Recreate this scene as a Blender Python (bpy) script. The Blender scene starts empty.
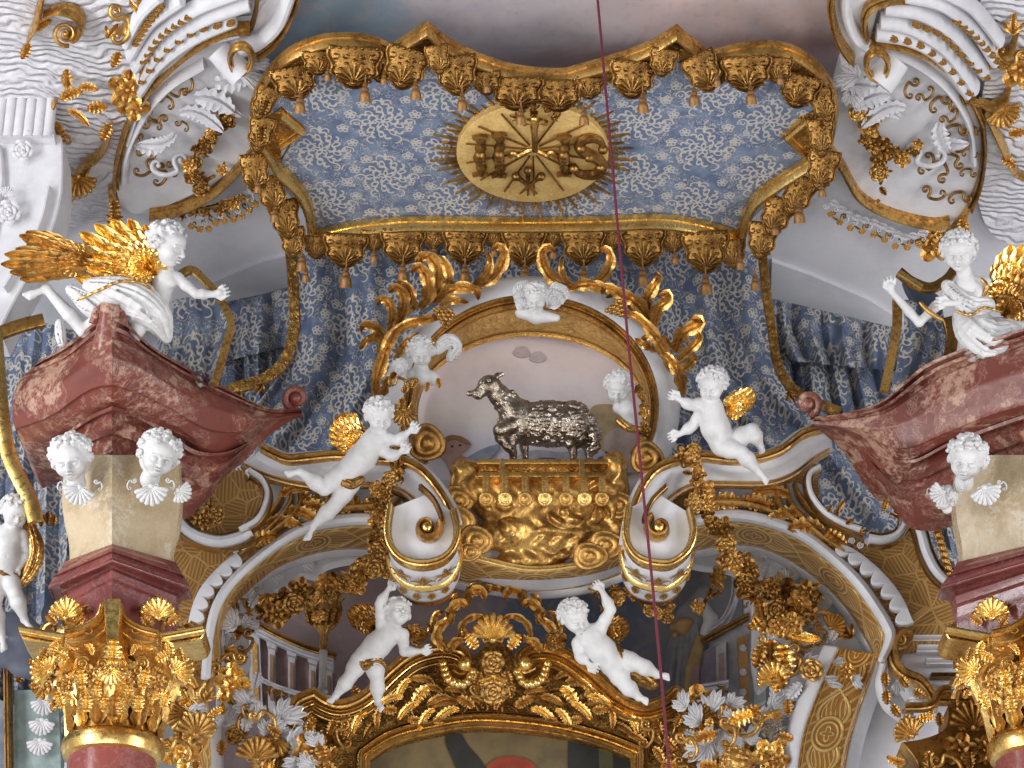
import bpy, math, random
import numpy as np
from mathutils import Vector, Matrix
from mathutils.geometry import tessellate_polygon
random.seed(7)
PI = math.pi
SC = bpy.context.scene
COL = SC.collection
# ---------------------------------------------------------------- camera and the places seen through it
PITCH = math.radians(28)
CAM = Vector((0, -20, 1.6))
FPX = 2446.0
FWD = Vector((0, math.cos(PITCH), math.sin(PITCH)))
RGT = Vector((1, 0, 0))
UP = Vector((0, -math.sin(PITCH), math.cos(PITCH)))
cam = bpy.data.cameras.new('camera')
cam.lens = FPX * 36 / 1024
cam.sensor_width = 36
cam.clip_end = 200
co = bpy.data.objects.new('camera', cam)
COL.objects.link(co)
co.location = CAM
co.rotation_euler = (PI / 2 + PITCH, 0, 0)
SC.camera = co

def ray(px, py):
    return FWD + RGT * ((px - 512) / FPX) + UP * ((384 - py) / FPX)

class Pl:
    """a plane of the building: points on it are found from where the photograph shows them"""
    def __init__(s, p, n, up=None):
        s.p = Vector(p); s.n = Vector(n).normalized()
        if s.n.dot(FWD) > 0: s.n = -s.n
        r = RGT - s.n * RGT.dot(s.n)
        s.r = r.normalized(); s.u = s.n.cross(s.r).normalized()
    def at(s, px, py, h=0.0):
        d = ray(px, py)
        t = (s.p - CAM).dot(s.n) / d.dot(s.n)
        return CAM + d * t + s.n * h
    def uv(s, v):
        return ((v - s.p).dot(s.r), (v - s.p).dot(s.u))

def VP(Y):
    return Pl((0, Y, 0), (0, -1, 0))
def PT(px, py, Y):
    return VP(Y).at(px, py)
def tilt(xa, pya, Ya, pyb, Yb):
    a = PT(xa, pya, Ya); b = PT(xa, pyb, Yb)
    return Pl(a, (b - a).cross(RGT))
def SP(Y, px=512, py=384):
    return (PT(px, py, Y) - CAM).dot(FWD) / FPX

class Fr:
    """a figure's own frame: sculpted in picture units around a point of the building, leaning forward like the carved figures do"""
    def __init__(s, px, py, Y):
        s.px, s.py, s.Y = px, py, Y
        s.o = PT(px, py, Y); s.s = (s.o - CAM).dot(FWD) / FPX
        d = (s.o - CAM).normalized()
        s.b = -d; s.r = d.cross(Vector((0, 0, 1))).normalized(); s.u = s.r.cross(d).normalized()
    def at(s, x, y, w=0.0):
        return s.o + s.r * ((x - s.px) * s.s) + s.u * ((s.py - y) * s.s) + s.b * (w * s.s)
    def mat(s):
        return Matrix(((s.r.x, s.u.x, s.b.x, s.o.x), (s.r.y, s.u.y, s.b.y, s.o.y), (s.r.z, s.u.z, s.b.z, s.o.z), (0, 0, 0, 1)))

# ---------------------------------------------------------------- curves
def cr(pts, n=8, closed=False):
    """Catmull-Rom through the points; a point given twice is a corner"""
    P = [tuple(float(c) for c in p) for p in pts]
    segs = []
    runs = [[P[0]]]
    for p in P[1:]:
        if p == runs[-1][-1]: runs.append([p])
        else: runs[-1].append(p)
    if closed:
        if len(runs) == 1:
            Q = runs[0]; m = len(Q); out = []
            for i in range(m):
                out += _cr4(Q[i - 1], Q[i], Q[(i + 1) % m], Q[(i + 2) % m], n)
            return out
        runs[-1] = runs[-1] + [runs[0][0]] if runs[-1][-1] != runs[0][0] else runs[-1]
    out = []
    for Q in runs:
        if len(Q) < 2: continue
        for i in range(len(Q) - 1):
            a = Q[i - 1] if i else tuple(2 * x - y for x, y in zip(Q[0], Q[1]))
            d = Q[i + 2] if i + 2 < len(Q) else tuple(2 * x - y for x, y in zip(Q[-1], Q[-2]))
            out += _cr4(a, Q[i], Q[i + 1], d, n)
    if not closed: out.append(P[-1])
    return out

def _cr4(a, b, c, d, n):
    r = []
    for k in range(n):
        t = k / n; t2 = t * t; t3 = t2 * t
        r.append(tuple(.5 * (2 * q + (s - p) * t + (2 * p - 5 * q + 4 * s - v) * t2 + (3 * q - p - 3 * s + v) * t3) for p, q, s, v in zip(a, b, c, d)))
    return r

def resamp(pts, n):
    P = np.array([tuple(p) for p in pts], float)
    d = np.r_[0, np.cumsum(np.linalg.norm(np.diff(P, axis=0), axis=1))]
    t = np.linspace(0, d[-1], n)
    return np.stack([np.interp(t, d, P[:, k]) for k in range(P.shape[1])], 1)

def spiral(cx, cy, r0, r1, a0, turns, n=40, sq=1.0):
    return [(cx + (r0 + (r1 - r0) * (k / n) ** .8) * math.cos(a0 + turns * 2 * PI * k / n),
             cy - sq * (r0 + (r1 - r0) * (k / n) ** .8) * math.sin(a0 + turns * 2 * PI * k / n)) for k in range(n + 1)]

# ---------------------------------------------------------------- objects
WM = {}
def finish_props(o, label, cat, group, kind):
    if label: o['label'] = label
    if cat: o['category'] = cat
    if group: o['group'] = group
    if kind: o['kind'] = kind

def thing(name, label, cat, loc, group=None, kind=None):
    o = bpy.data.objects.new(name, None)
    COL.objects.link(o)
    o.empty_display_size = .1
    o.location = loc
    WM[o] = Matrix.Translation(loc)
    finish_props(o, label, cat, group, kind)
    return o

class M:
    def __init__(s):
        s.v = []; s.f = []; s.uv = []
    def add(s, verts, faces, uvs=None):
        b = len(s.v)
        s.v += [tuple(v) for v in verts]
        s.uv += list(uvs) if uvs is not None else [(0, 0)] * len(verts)
        s.f += [tuple(i + b for i in f) for f in faces]
    def grid(s, G, uvs=None, closed_u=False, flip=False):
        """G[i][j] points"""
        nu = len(G); nv = len(G[0])
        vs = [p for row in G for p in row]
        fs = []
        for i in range(nu - (0 if closed_u else 1)):
            i2 = (i + 1) % nu
            for j in range(nv - 1):
                q = (i * nv + j, i2 * nv + j, i2 * nv + j + 1, i * nv + j + 1)
                fs.append(q[::-1] if flip else q)
        s.add(vs, fs, uvs)
    def mesh(s, name, org=(0, 0, 0), smooth=True, mat=None):
        me = bpy.data.meshes.new(name)
        ox, oy, oz = org
        me.from_pydata([(x - ox, y - oy, z - oz) for x, y, z in s.v], [], s.f)
        uvl = me.uv_layers.new(name='UVMap')
        vi = np.empty(len(me.loops), np.int32); me.loops.foreach_get('vertex_index', vi)
        U = np.array(s.uv, np.float32)[vi]
        uvl.data.foreach_set('uv', U.ravel())
        if smooth:
            me.polygons.foreach_set('use_smooth', [True] * len(me.polygons))
            try: me.set_sharp_from_angle(angle=math.radians(smooth if smooth > 1 else 42))
            except Exception: pass
        if mat: me.materials.append(mat)
        me.update()
        return me
    def obj(s, name, mat, parent=None, label=None, cat=None, group=None, kind=None, smooth=True):
        if parent is not None:
            W = WM[parent]
            loc = W.translation.copy()
            me = s.mesh(name, loc, smooth, mat)
            o = bpy.data.objects.new(name, me); COL.objects.link(o)
            o.parent = parent
            o.matrix_basis = W.inverted() @ Matrix.Translation(loc)
            WM[o] = Matrix.Translation(loc)
        else:
            A = np.array(s.v); lo = A.min(0); hi = A.max(0)
            loc = Vector(((lo[0] + hi[0]) / 2, (lo[1] + hi[1]) / 2, lo[2]))
            me = s.mesh(name, loc, smooth, mat)
            o = bpy.data.objects.new(name, me); COL.objects.link(o)
            o.location = loc
            WM[o] = Matrix.Translation(loc)
        finish_props(o, label, cat, group, kind)
        return o

def place(name, mesh, W, parent=None, label=None, cat=None, group=None, kind=None):
    o = bpy.data.objects.new(name, mesh); COL.objects.link(o)
    if parent is not None:
        o.parent = parent; o.matrix_basis = WM[parent].inverted() @ W
    else: o.matrix_basis = W
    WM[o] = W
    finish_props(o, label, cat, group, kind)
    return o

# ---------------------------------------------------------------- shapes
def offset2(path, d, closed):
    n = len(path); out = []
    for i in range(n):
        a = path[i - 1] if (i or closed) else path[0]
        b = path[(i + 1) % n] if (i < n - 1 or closed) else path[-1]
        if a == path[i] and i == 0: a = path[0]
        tx, ty = b[0] - a[0], b[1] - a[1]
        L = math.hypot(tx, ty) or 1
        out.append((path[i][0] - ty / L * d, path[i][1] + tx / L * d))
    return out

def slab(m, outline, pl, thick, bev=0, dome=0):
    """solid with this outline: its face on the plane, its sides going back by thick (metres)"""
    o = [tuple(p[:2]) for p in outline]
    A = sum(o[i - 1][0] * o[i][1] - o[i][0] * o[i - 1][1] for i in range(len(o)))
    if A > 0: o = o[::-1]
    tri = tessellate_polygon([[Vector((x, y, 0)) for x, y in o]])
    n = len(o)
    front = [pl.at(x, y) for x, y in o]
    if bev:
        inn = offset2(o, -bev, True)
        fr2 = [pl.at(x, y, 0) for x, y in inn]
        rim = [pl.at(x, y, -abs(bev) * .008) for x, y in o]
        back = [v - pl.n * thick for v in front]
        vs = fr2 + rim + back
        uv = [pl.uv(v) for v in vs]
        fs = []
        for t in tri:
            a, b, c = (fr2[i] for i in t)
            fs.append(t if (b - a).cross(c - a).dot(pl.n) > 0 else t[::-1])
        for i in range(n):
            j = (i + 1) % n
            fs.append((i, n + i, n + j, j)); fs.append((n + i, 2 * n + i, 2 * n + j, n + j))
    else:
        back = [v - pl.n * thick for v in front]
        vs = front + back
        uv = [pl.uv(v) for v in vs]
        fs = []
        for t in tri:
            a, b, c = (front[i] for i in t)
            fs.append(t if (b - a).cross(c - a).dot(pl.n) > 0 else t[::-1])
        for i in range(n):
            j = (i + 1) % n
            fs.append((i, n + i, n + j, j))
    fs2 = []
    m.add(vs, fs, uv)

PROF = {
    'round': [(-1, -.25), (-1, 0), (-.8, .5), (-.35, .85), (.15, .9), (.6, .7), (.9, .35), (1, 0), (1, -.25)],
    'mould': [(-1, -.3), (-1, .25), (-.75, .25), (-.7, .6), (-.35, .95), (0, .95), (.3, .7), (.4, .35), (.6, .35), (.65, .55), (1, .5), (1, -.3)],
    'cove': [(-1, -.3), (-1, .9), (-.7, .95), (-.55, .6), (-.2, .3), (.3, .2), (.55, .35), (.7, .6), (1, .5), (1, -.3)],
    'flat': [(-1, -.5), (-1, .35), (-.85, .5), (.85, .5), (1, .35), (1, -.5)],
    'step': [(-1, -.3), (-1, .9), (-.6, 1), (-.5, .55), (-.1, .5), (0, .8), (.3, .8), (.4, .3), (1, .25), (1, -.3)],
}
def sweep(m, path, pl, width, height, prof='mould', closed=False, taper=None, hofs=0):
    """a moulding of half-width (px) and height (m) along the path on the plane"""
    pf = PROF[prof] if isinstance(prof, str) else prof
    path = [tuple(p[:2]) for p in path]
    if len(path) > 1 and path[0] == path[-1] and closed: path = path[:-1]
    n = len(path)
    G = []; uvs = []; L = 0
    tang = []
    for i in range(n):
        a = path[i - 1] if (i or closed) else path[0]
        b = path[(i + 1) % n] if (i < n - 1 or closed) else path[-1]
        tx, ty = b[0] - a[0], b[1] - a[1]; l = math.hypot(tx, ty) or 1
        # keep the width at corners
        k = 1.0
        if 0 < i < n - 1 or closed:
            c = path[i]
            t1 = (c[0] - a[0], c[1] - a[1]); l1 = math.hypot(*t1) or 1
            cs = abs((t1[0] * tx + t1[1] * ty) / (l1 * l))
            k = min(1 / max(cs, .45), 2.0)
        tang.append((-ty / l * k, tx / l * k))
    ua = []
    prev = None
    for i in range(n):
        x, y = path[i]; nx, ny = tang[i]
        w = width * (taper(i / (n - 1)) if taper else 1)
        h = height * (taper(i / (n - 1)) if taper else 1)
        c = pl.at(x, y)
        if prev is not None: L += (c - prev).length
        prev = c
        row = []
        for k, (o, z) in enumerate(pf):
            row.append(pl.at(x + nx * o * w, y + ny * o * w, z * h + hofs))
            uvs.append((L, k / (len(pf) - 1)))
        G.append(row)
    m.grid(G, uvs, closed_u=closed)
    if not closed:
        for row, fl in ((G[0], False), (G[-1], True)):
            idx = list(range(len(row)))
            m.add(row, [tuple(idx if fl else idx[::-1])])

def tube(m, pts, rad, seg=8, cap=True):
    P = [Vector(p) for p in pts]
    n = len(P); G = []
    ref = Vector((0, 0, 1))
    t0 = (P[1] - P[0]).normalized()
    if abs(t0.dot(ref)) > .9: ref = Vector((0, 1, 0))
    nrm = (ref - t0 * ref.dot(t0)).normalized()
    uvs = []; L = 0
    for i in range(n):
        t = (P[min(i + 1, n - 1)] - P[max(i - 1, 0)]).normalized()
        nrm = (nrm - t * nrm.dot(t)).normalized()
        b = t.cross(nrm)
        r = rad(i / (n - 1)) if callable(rad) else rad
        if i: L += (P[i] - P[i - 1]).length
        G.append([P[i] + (nrm * math.cos(a) + b * math.sin(a)) * r for a in [2 * PI * k / seg for k in range(seg + 1)]])
        uvs += [(L, k / seg) for k in range(seg + 1)]
    m.grid(G, uvs)
    if cap:
        m.add(G[0][:-1], [tuple(range(seg))[::-1]]); m.add(G[-1][:-1], [tuple(range(seg))])

def ball(m, c, r, sx=1, sy=1, sz=1, nu=10, nv=7, axes=None):
    ax = axes or (Vector((1, 0, 0)), Vector((0, 1, 0)), Vector((0, 0, 1)))
    c = Vector(c); G = []
    for i in range(nv + 1):
        ph = PI * i / nv
        G.append([c + (ax[0] * (sx * math.sin(ph) * math.cos(2 * PI * k / nu)) + ax[1] * (sy * math.sin(ph) * math.sin(2 * PI * k / nu)) + ax[2] * (sz * math.cos(ph))) * r for k in range(nu + 1)])
    m.grid(G)

def lathe(m, prof, T=None, seg=20, ribs=0, amp=0, sx=1, sy=1):
    """prof: (r, z); T: matrix"""
    G = []; uvs = []
    for i, (r, z) in enumerate(prof):
        row = []
        for k in range(seg + 1):
            a = 2 * PI * k / seg
            rr = r * (1 + amp * math.cos(ribs * a)) if ribs else r
            v = Vector((rr * math.cos(a) * sx, rr * math.sin(a) * sy, z))
            row.append(T @ v if T else v); uvs.append((a / (2 * PI), i / (len(prof) - 1)))
        G.append(row)
    m.grid(G, uvs)

def leafG(m, sp, W, lobes=5, thick=.08, nrm=Vector((0, 0, 1)), cup=.35, lob=.35, n=18, blunt=False):
    """an acanthus leaf along the 3D spine sp; W = half-width"""
    S = [Vector(p) for p in resamp(sp, n)]
    offs = (-1, -.66, -.3, 0, .3, .66, 1)
    G = []; B = []
    for i in range(n):
        t = i / (n - 1)
        T = (S[min(i + 1, n - 1)] - S[max(i - 1, 0)]).normalized()
        side = T.cross(nrm)
        if side.length < 1e-4: side = Vector((1, 0, 0))
        side.normalize(); out = side.cross(T).normalized()
        w = W * (.28 + .72 * math.sin(PI * min(1, t * 1.02 + .02) ** .85)) if t < .97 else W * .2
        if t > .6: w = W * ((1 - t) / .4) ** .6 * .98 + W * .04
        if blunt: w = W * min(1, .35 + t * 2.2) * math.sqrt(max(.02, 1 - max(0, (t - .72) / .28) ** 2))
        w *= (1 - lob) + lob * abs(math.sin(lobes * PI * t + .5)) * 1.15
        row = []; br = []
        for o in offs:
            h = cup * W * (.75 * abs(o) ** 1.5) + W * .30 * math.exp(-(o / .16) ** 2) + W * .1 * math.cos(o * 9.5) * (1 - abs(o)) - W * .2 * abs(o) * abs(math.sin(lobes * PI * t + .5))
            row.append(S[i] + side * o * w + out * h)
            br.append(S[i] + side * o * w * .94 + out * (h - thick * W - .02 * W))
        G.append(row + br[::-1] + [row[0]])
    m.grid(G)
    m.add(G[0][:-1], [tuple(range(len(G[0]) - 1))[::-1]]); m.add(G[-1][:-1], [tuple(range(len(G[0]) - 1))])

# ---------------------------------------------------------------- sculpting by distance field
class Clay:
    def __init__(s): s.p = []
    def cone(s, a, b, ra, rb, k=2.0, sub=False): s.p.append(('c', a, b, ra, rb, k, sub)); return s
    def ell(s, c, r, k=2.0, ax=None, sub=False): s.p.append(('e', c, r, ax, None, k, sub)); return s
    def chain(s, pts, rs, k=2.0):
        for i in range(len(pts) - 1): s.cone(pts[i], pts[i + 1], rs[i], rs[i + 1], k)
        return s
    def mesh(s, h):
        """-> verts (n,3), quads"""
        lo = np.full(3, 1e9); hi = -lo
        for p in s.p:
            if p[6]: continue
            if p[0] == 'c':
                for q, r in ((p[1], p[3]), (p[2], p[4])):
                    lo = np.minimum(lo, np.array(q) - r); hi = np.maximum(hi, np.array(q) + r)
            else:
                r = max(p[2]) if p[3] is not None else np.array(p[2])
                lo = np.minimum(lo, np.array(p[1]) - r); hi = np.maximum(hi, np.array(p[1]) + r)
        lo -= 4 * h; hi += 4 * h
        n = np.ceil((hi - lo) / h).astype(int) + 1
        F = np.full(n, 50.0, np.float32)
        axs = [lo[i] + h * np.arange(n[i]) for i in range(3)]
        for p in s.p:
            k = p[5]; mg = k + 3 * h
            if p[0] == 'c':
                a = np.array(p[1], float); b = np.array(p[2], float)
                l2 = np.minimum(a - p[3], b - p[4]) - mg; h2 = np.maximum(a + p[3], b + p[4]) + mg
            else:
                c = np.array(p[1], float); R = max(p[2]) if p[3] is not None else np.array(p[2])
                l2 = c - R - mg; h2 = c + R + mg
            i0 = np.clip(((l2 - lo) / h).astype(int), 0, n - 1); i1 = np.clip(((h2 - lo) / h).astype(int) + 2, 1, n)
            if (i1 <= i0).any(): continue
            X = axs[0][i0[0]:i1[0], None, None]; Y = axs[1][None, i0[1]:i1[1], None]; Z = axs[2][None, None, i0[2]:i1[2]]
            if p[0] == 'c':
                ab = b - a; L = max((ab * ab).sum(), 1e-9)
                dx, dy, dz = X - a[0], Y - a[1], Z - a[2]
                t = np.clip((dx * ab[0] + dy * ab[1] + dz * ab[2]) / L, 0, 1)
                d = np.sqrt((dx - t * ab[0]) ** 2 + (dy - t * ab[1]) ** 2 + (dz - t * ab[2]) ** 2) - (p[3] + (p[4] - p[3]) * t)
            else:
                dx, dy, dz = X - c[0], Y - c[1], Z - c[2]
                if p[3] is not None:
                    A = p[3]
                    dx, dy, dz = (dx * A[0][0] + dy * A[0][1] + dz * A[0][2], dx * A[1][0] + dy * A[1][1] + dz * A[1][2], dx * A[2][0] + dy * A[2][1] + dz * A[2][2])
                rx, ry, rz = p[2]
                k0 = np.sqrt((dx / rx) ** 2 + (dy / ry) ** 2 + (dz / rz) ** 2)
                k1 = np.sqrt((dx / rx ** 2) ** 2 + (dy / ry ** 2) ** 2 + (dz / rz ** 2) ** 2) + 1e-6
                d = k0 * (k0 - 1) / k1
            sl = (slice(i0[0], i1[0]), slice(i0[1], i1[1]), slice(i0[2], i1[2]))
            f = F[sl]
            if p[6]:
                hh = np.clip(.5 - .5 * (f + d) / k, 0, 1)
                F[sl] = f + (-d - f) * hh + k * hh * (1 - hh)
            else:
                hh = np.clip(.5 + .5 * (f - d) / k, 0, 1)
                F[sl] = f + (d - f) * hh - k * hh * (1 - hh)
        return nets(F, lo, h)
    def build(s, fr, h, name, mat, parent=None, fn=None, **kw):
        V, Q = s.mesh(h)
        if fn: V = fn(V)
        o, sc = np.array(fr.o), fr.s
        W = o + ((V[:, 0] - fr.px) * sc)[:, None] * np.array(fr.r) + ((fr.py - V[:, 1]) * sc)[:, None] * np.array(fr.u) + (V[:, 2] * sc)[:, None] * np.array(fr.b)
        m = M(); m.v = W.tolist(); m.f = Q[:, ::-1].tolist(); m.uv = [(0, 0)] * len(W)
        kw.setdefault('smooth', 180)
        return m.obj(name, mat, parent, **kw)

def nets(F, lo, h):
    S = F < 0
    nx, ny, nz = F.shape
    cnt = np.zeros((nx - 1, ny - 1, nz - 1), np.int8)
    for dx in (0, 1):
        for dy in (0, 1):
            for dz in (0, 1):
                cnt += S[dx:nx - 1 + dx, dy:ny - 1 + dy, dz:nz - 1 + dz]
    act = (cnt > 0) & (cnt < 8)
    I, J, K = np.nonzero(act)
    idx = np.full(act.shape, -1, np.int64); idx[I, J, K] = np.arange(len(I))
    acc = np.zeros((len(I), 3)); num = np.zeros(len(I))
    for ax in range(3):
        o1, o2 = [a for a in range(3) if a != ax]
        for a in (0, 1):
            for b in (0, 1):
                d0 = [0, 0, 0]; d0[o1] = a; d0[o2] = b
                d1 = list(d0); d1[ax] = 1
                f0 = F[I + d0[0], J + d0[1], K + d0[2]]; f1 = F[I + d1[0], J + d1[1], K + d1[2]]
                c = (f0 < 0) != (f1 < 0)
                t = np.where(c, f0 / np.where(c, f0 - f1, 1), 0)
                p = np.array(d0, float)[None, :].repeat(len(I), 0); p[:, ax] = t
                acc += p * c[:, None]; num += c
    V = acc / num[:, None] + np.stack([I, J, K], 1)
    V = V * h + lo
    Q = []
    for ax in range(3):
        o1, o2 = [(1, 2), (2, 0), (0, 1)][ax]
        sl0 = [slice(None)] * 3; sl1 = [slice(None)] * 3
        sl0[ax] = slice(0, -1); sl1[ax] = slice(1, None)
        c = S[tuple(sl0)] != S[tuple(sl1)]
        E = np.argwhere(c)
        E = E[(E[:, o1] > 0) & (E[:, o2] > 0) & (E[:, o1] < F.shape[o1] - 1) & (E[:, o2] < F.shape[o2] - 1)]
        ins = S[E[:, 0], E[:, 1], E[:, 2]]
        q = []
        for a, b in ((1, 1), (0, 1), (0, 0), (1, 0)):
            C = E.copy(); C[:, o1] -= a; C[:, o2] -= b
            q.append(idx[C[:, 0], C[:, 1], C[:, 2]])
        q = np.stack(q, 1)
        q[~ins] = q[~ins][:, ::-1]
        Q.append(q)
    return V, np.concatenate(Q)
# ---------------------------------------------------------------- materials
class X:
    """a number that runs through a node tree"""
    nt = None
    def __init__(s, k): s.k = k
    @staticmethod
    def op(o, *a, clamp=False):
        n = X.nt.nodes.new('ShaderNodeMath'); n.operation = o; n.use_clamp = clamp
        for i, v in enumerate(a):
            if isinstance(v, X): X.nt.links.new(v.k, n.inputs[i])
            else: n.inputs[i].default_value = v
        return X(n.outputs[0])
    def __add__(s, o): return X.op('ADD', s, o)
    __radd__ = __add__
    def __sub__(s, o): return X.op('SUBTRACT', s, o)
    def __rsub__(s, o): return X.op('SUBTRACT', o, s)
    def __mul__(s, o): return X.op('MULTIPLY', s, o)
    __rmul__ = __mul__
    def __truediv__(s, o): return X.op('DIVIDE', s, o)
    def __neg__(s): return s * -1
def sin(a): return X.op('SINE', a)
def cos(a): return X.op('COSINE', a)
def ab(a): return X.op('ABSOLUTE', a)
def mn(a, b): return X.op('MINIMUM', a, b)
def mx(a, b): return X.op('MAXIMUM', a, b)
def wrap(a, p): return X.op('WRAP', a, p / 2, -p / 2)
def sq(a): return X.op('SQRT', a)
def at2(a, b): return X.op('ARCTAN2', a, b)
def ss(a, lo, hi, t0=0., t1=1.):
    n = X.nt.nodes.new('ShaderNodeMapRange'); n.interpolation_type = 'SMOOTHSTEP'
    X.nt.links.new(a.k, n.inputs[0])
    if lo > hi: lo, hi, t0, t1 = hi, lo, t1, t0
    for i, v in zip((1, 2, 3, 4), (lo, hi, t0, t1)): n.inputs[i].default_value = v
    return X(n.outputs[0])
def line(d, w, soft=.5): return ss(ab(d), w * (1 - soft), w * (1 + soft), 1, 0)
def blob(x, y, rx, ry, soft=.15):
    return ss(sq((x / rx) * (x / rx) + (y / ry) * (y / ry)), 1 - soft, 1 + soft, 1, 0)

class Mat:
    def __init__(s, name):
        s.m = bpy.data.materials.new(name); s.m.use_nodes = True
        s.nt = s.m.node_tree; X.nt = s.nt
        s.b = s.nt.nodes['Principled BSDF']
    def coord(s, kind='UV', scale=None):
        t = s.nt.nodes.new('ShaderNodeTexCoord'); o = t.outputs[kind]
        return o
    def xyz(s, sock):
        n = s.nt.nodes.new('ShaderNodeSeparateXYZ'); s.nt.links.new(sock, n.inputs[0])
        return X(n.outputs[0]), X(n.outputs[1]), X(n.outputs[2])
    def vec(s, x, y, z=0.):
        n = s.nt.nodes.new('ShaderNodeCombineXYZ')
        for i, v in enumerate((x, y, z)):
            if isinstance(v, X): s.nt.links.new(v.k, n.inputs[i])
            else: n.inputs[i].default_value = v
        return n.outputs[0]
    def noise(s, sock, sc, det=4, rough=.55, dist=0):
        n = s.nt.nodes.new('ShaderNodeTexNoise'); s.nt.links.new(sock, n.inputs['Vector'])
        n.inputs['Scale'].default_value = sc; n.inputs['Detail'].default_value = det
        n.inputs['Roughness'].default_value = rough; n.inputs['Distortion'].default_value = dist
        return X(n.outputs['Fac'])
    def vor(s, sock, sc, feat='F1', rnd=1.):
        n = s.nt.nodes.new('ShaderNodeTexVoronoi'); s.nt.links.new(sock, n.inputs['Vector']); n.feature = feat
        n.inputs['Scale'].default_value = sc; n.inputs['Randomness'].default_value = rnd
        return X(n.outputs['Distance'])
    def col(s, c):
        n = s.nt.nodes.new('ShaderNodeRGB'); n.outputs[0].default_value = (*c, 1); return n.outputs[0]
    def mix(s, f, a, b):
        n = s.nt.nodes.new('ShaderNodeMix'); n.data_type = 'RGBA'
        if isinstance(f, X): s.nt.links.new(f.k, n.inputs[0])
        else: n.inputs[0].default_value = f
        for i, v in ((6, a), (7, b)):
            if isinstance(v, tuple): n.inputs[i].default_value = (*v, 1)
            else: s.nt.links.new(v, n.inputs[i])
        return n.outputs[2]
    def set(s, name, v):
        i = s.b.inputs[name]
        if isinstance(v, X): s.nt.links.new(v.k, i)
        elif isinstance(v, tuple): i.default_value = (*v, 1)
        elif isinstance(v, (int, float)): i.default_value = v
        else: s.nt.links.new(v, i)
    def bump(s, hgt, st=.5, dist=.02):
        n = s.nt.nodes.new('ShaderNodeBump'); n.inputs['Strength'].default_value = st; n.inputs['Distance'].default_value = dist
        s.nt.links.new(hgt.k, n.inputs['Height']); s.nt.links.new(n.outputs[0], s.b.inputs['Normal'])

def gold_mat(name, c1, c2, rough=.32, rel=0., patina=(.45, .62), metal=1.):
    a = Mat(name); o = a.coord('Object')
    n1 = a.noise(o, 3.2, 6, .65); n2 = a.noise(o, 26, 4, .6)
    f = ss(n1 * .55 + n2 * .45, patina[0], patina[1])
    a.set('Base Color', a.mix(f, c1, c2)); a.set('Metallic', metal)
    a.set('Roughness', ss(n2, .3, .7, rough - .07, rough + .16))
    if rel:
        v = a.vor(o, 13, 'SMOOTH_F1'); w = a.noise(o, 9, 3, .5, 1.5)
        a.bump(line(w - .5, .045, .9) * .6 + v * .9 + n2 * .25, rel, .035)
    else: a.bump(n2 * .6 + n1 * .4, .3, .012)
    return a.m
GOLD = gold_mat('gold_leaf', (.66, .385, .115), (.34, .17, .045), .31, 0, (.46, .58), .85)
GOLD_D = gold_mat('aged_gold_leaf', (.40, .215, .062), (.16, .075, .024), .38)
GOLD_R = gold_mat('tooled_gold_leaf', (.50, .28, .08), (.24, .12, .036), .38, .8)
GOLD_B = gold_mat('burnished_gold_leaf', (.95, .66, .24), (.66, .38, .11), .26)
GOLD_M = gold_mat('matte_gilding', (.55, .32, .10), (.38, .20, .06), .48, .25, (.42, .6), .4)
FRINGE = gold_mat('gold_thread', (.45, .24, .09), (.26, .13, .05), .55, 0, (.4, .6), .7)

def stucco(name, c, c2, sc=1.0, b=.25, rough=.55):
    a = Mat(name); o = a.coord('Object')
    n = a.noise(o, 1.7 * sc, 6, .7); n2 = a.noise(o, 30 * sc, 5, .6)
    a.set('Base Color', a.mix(ss(n, .4, .68), c, c2)); a.set('Roughness', rough)
    a.bump(n2 * .5 + n * .5, b, .01)
    return a.m
WHITE = stucco('white_stucco', (.66, .65, .67), (.54, .52, .545))
PLASTER = stucco('plaster', (.66, .65, .68), (.55, .54, .58), .6, .15)
FIGW = stucco('carved_white', (.66, .65, .65), (.54, .52, .52), 2.2, .15, .5)
a = Mat('rippled_stucco'); o = a.coord('Object'); x, y, z = a.xyz(o)
n = a.noise(o, 1.6, 3, .5); n2 = a.noise(o, 14, 4, .6)
r = sin((z * 1.2 - y * .55 + x * .12 + n * .5) * 95 + n2 * 1.8)
a.set('Base Color', a.mix(ss(n2, .35, .7), (.72, .70, .73), (.60, .58, .62))); a.set('Roughness', .6)
a.bump(r * .7 + n2 * .3, .9, .022); RIPPLE = a.m

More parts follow.
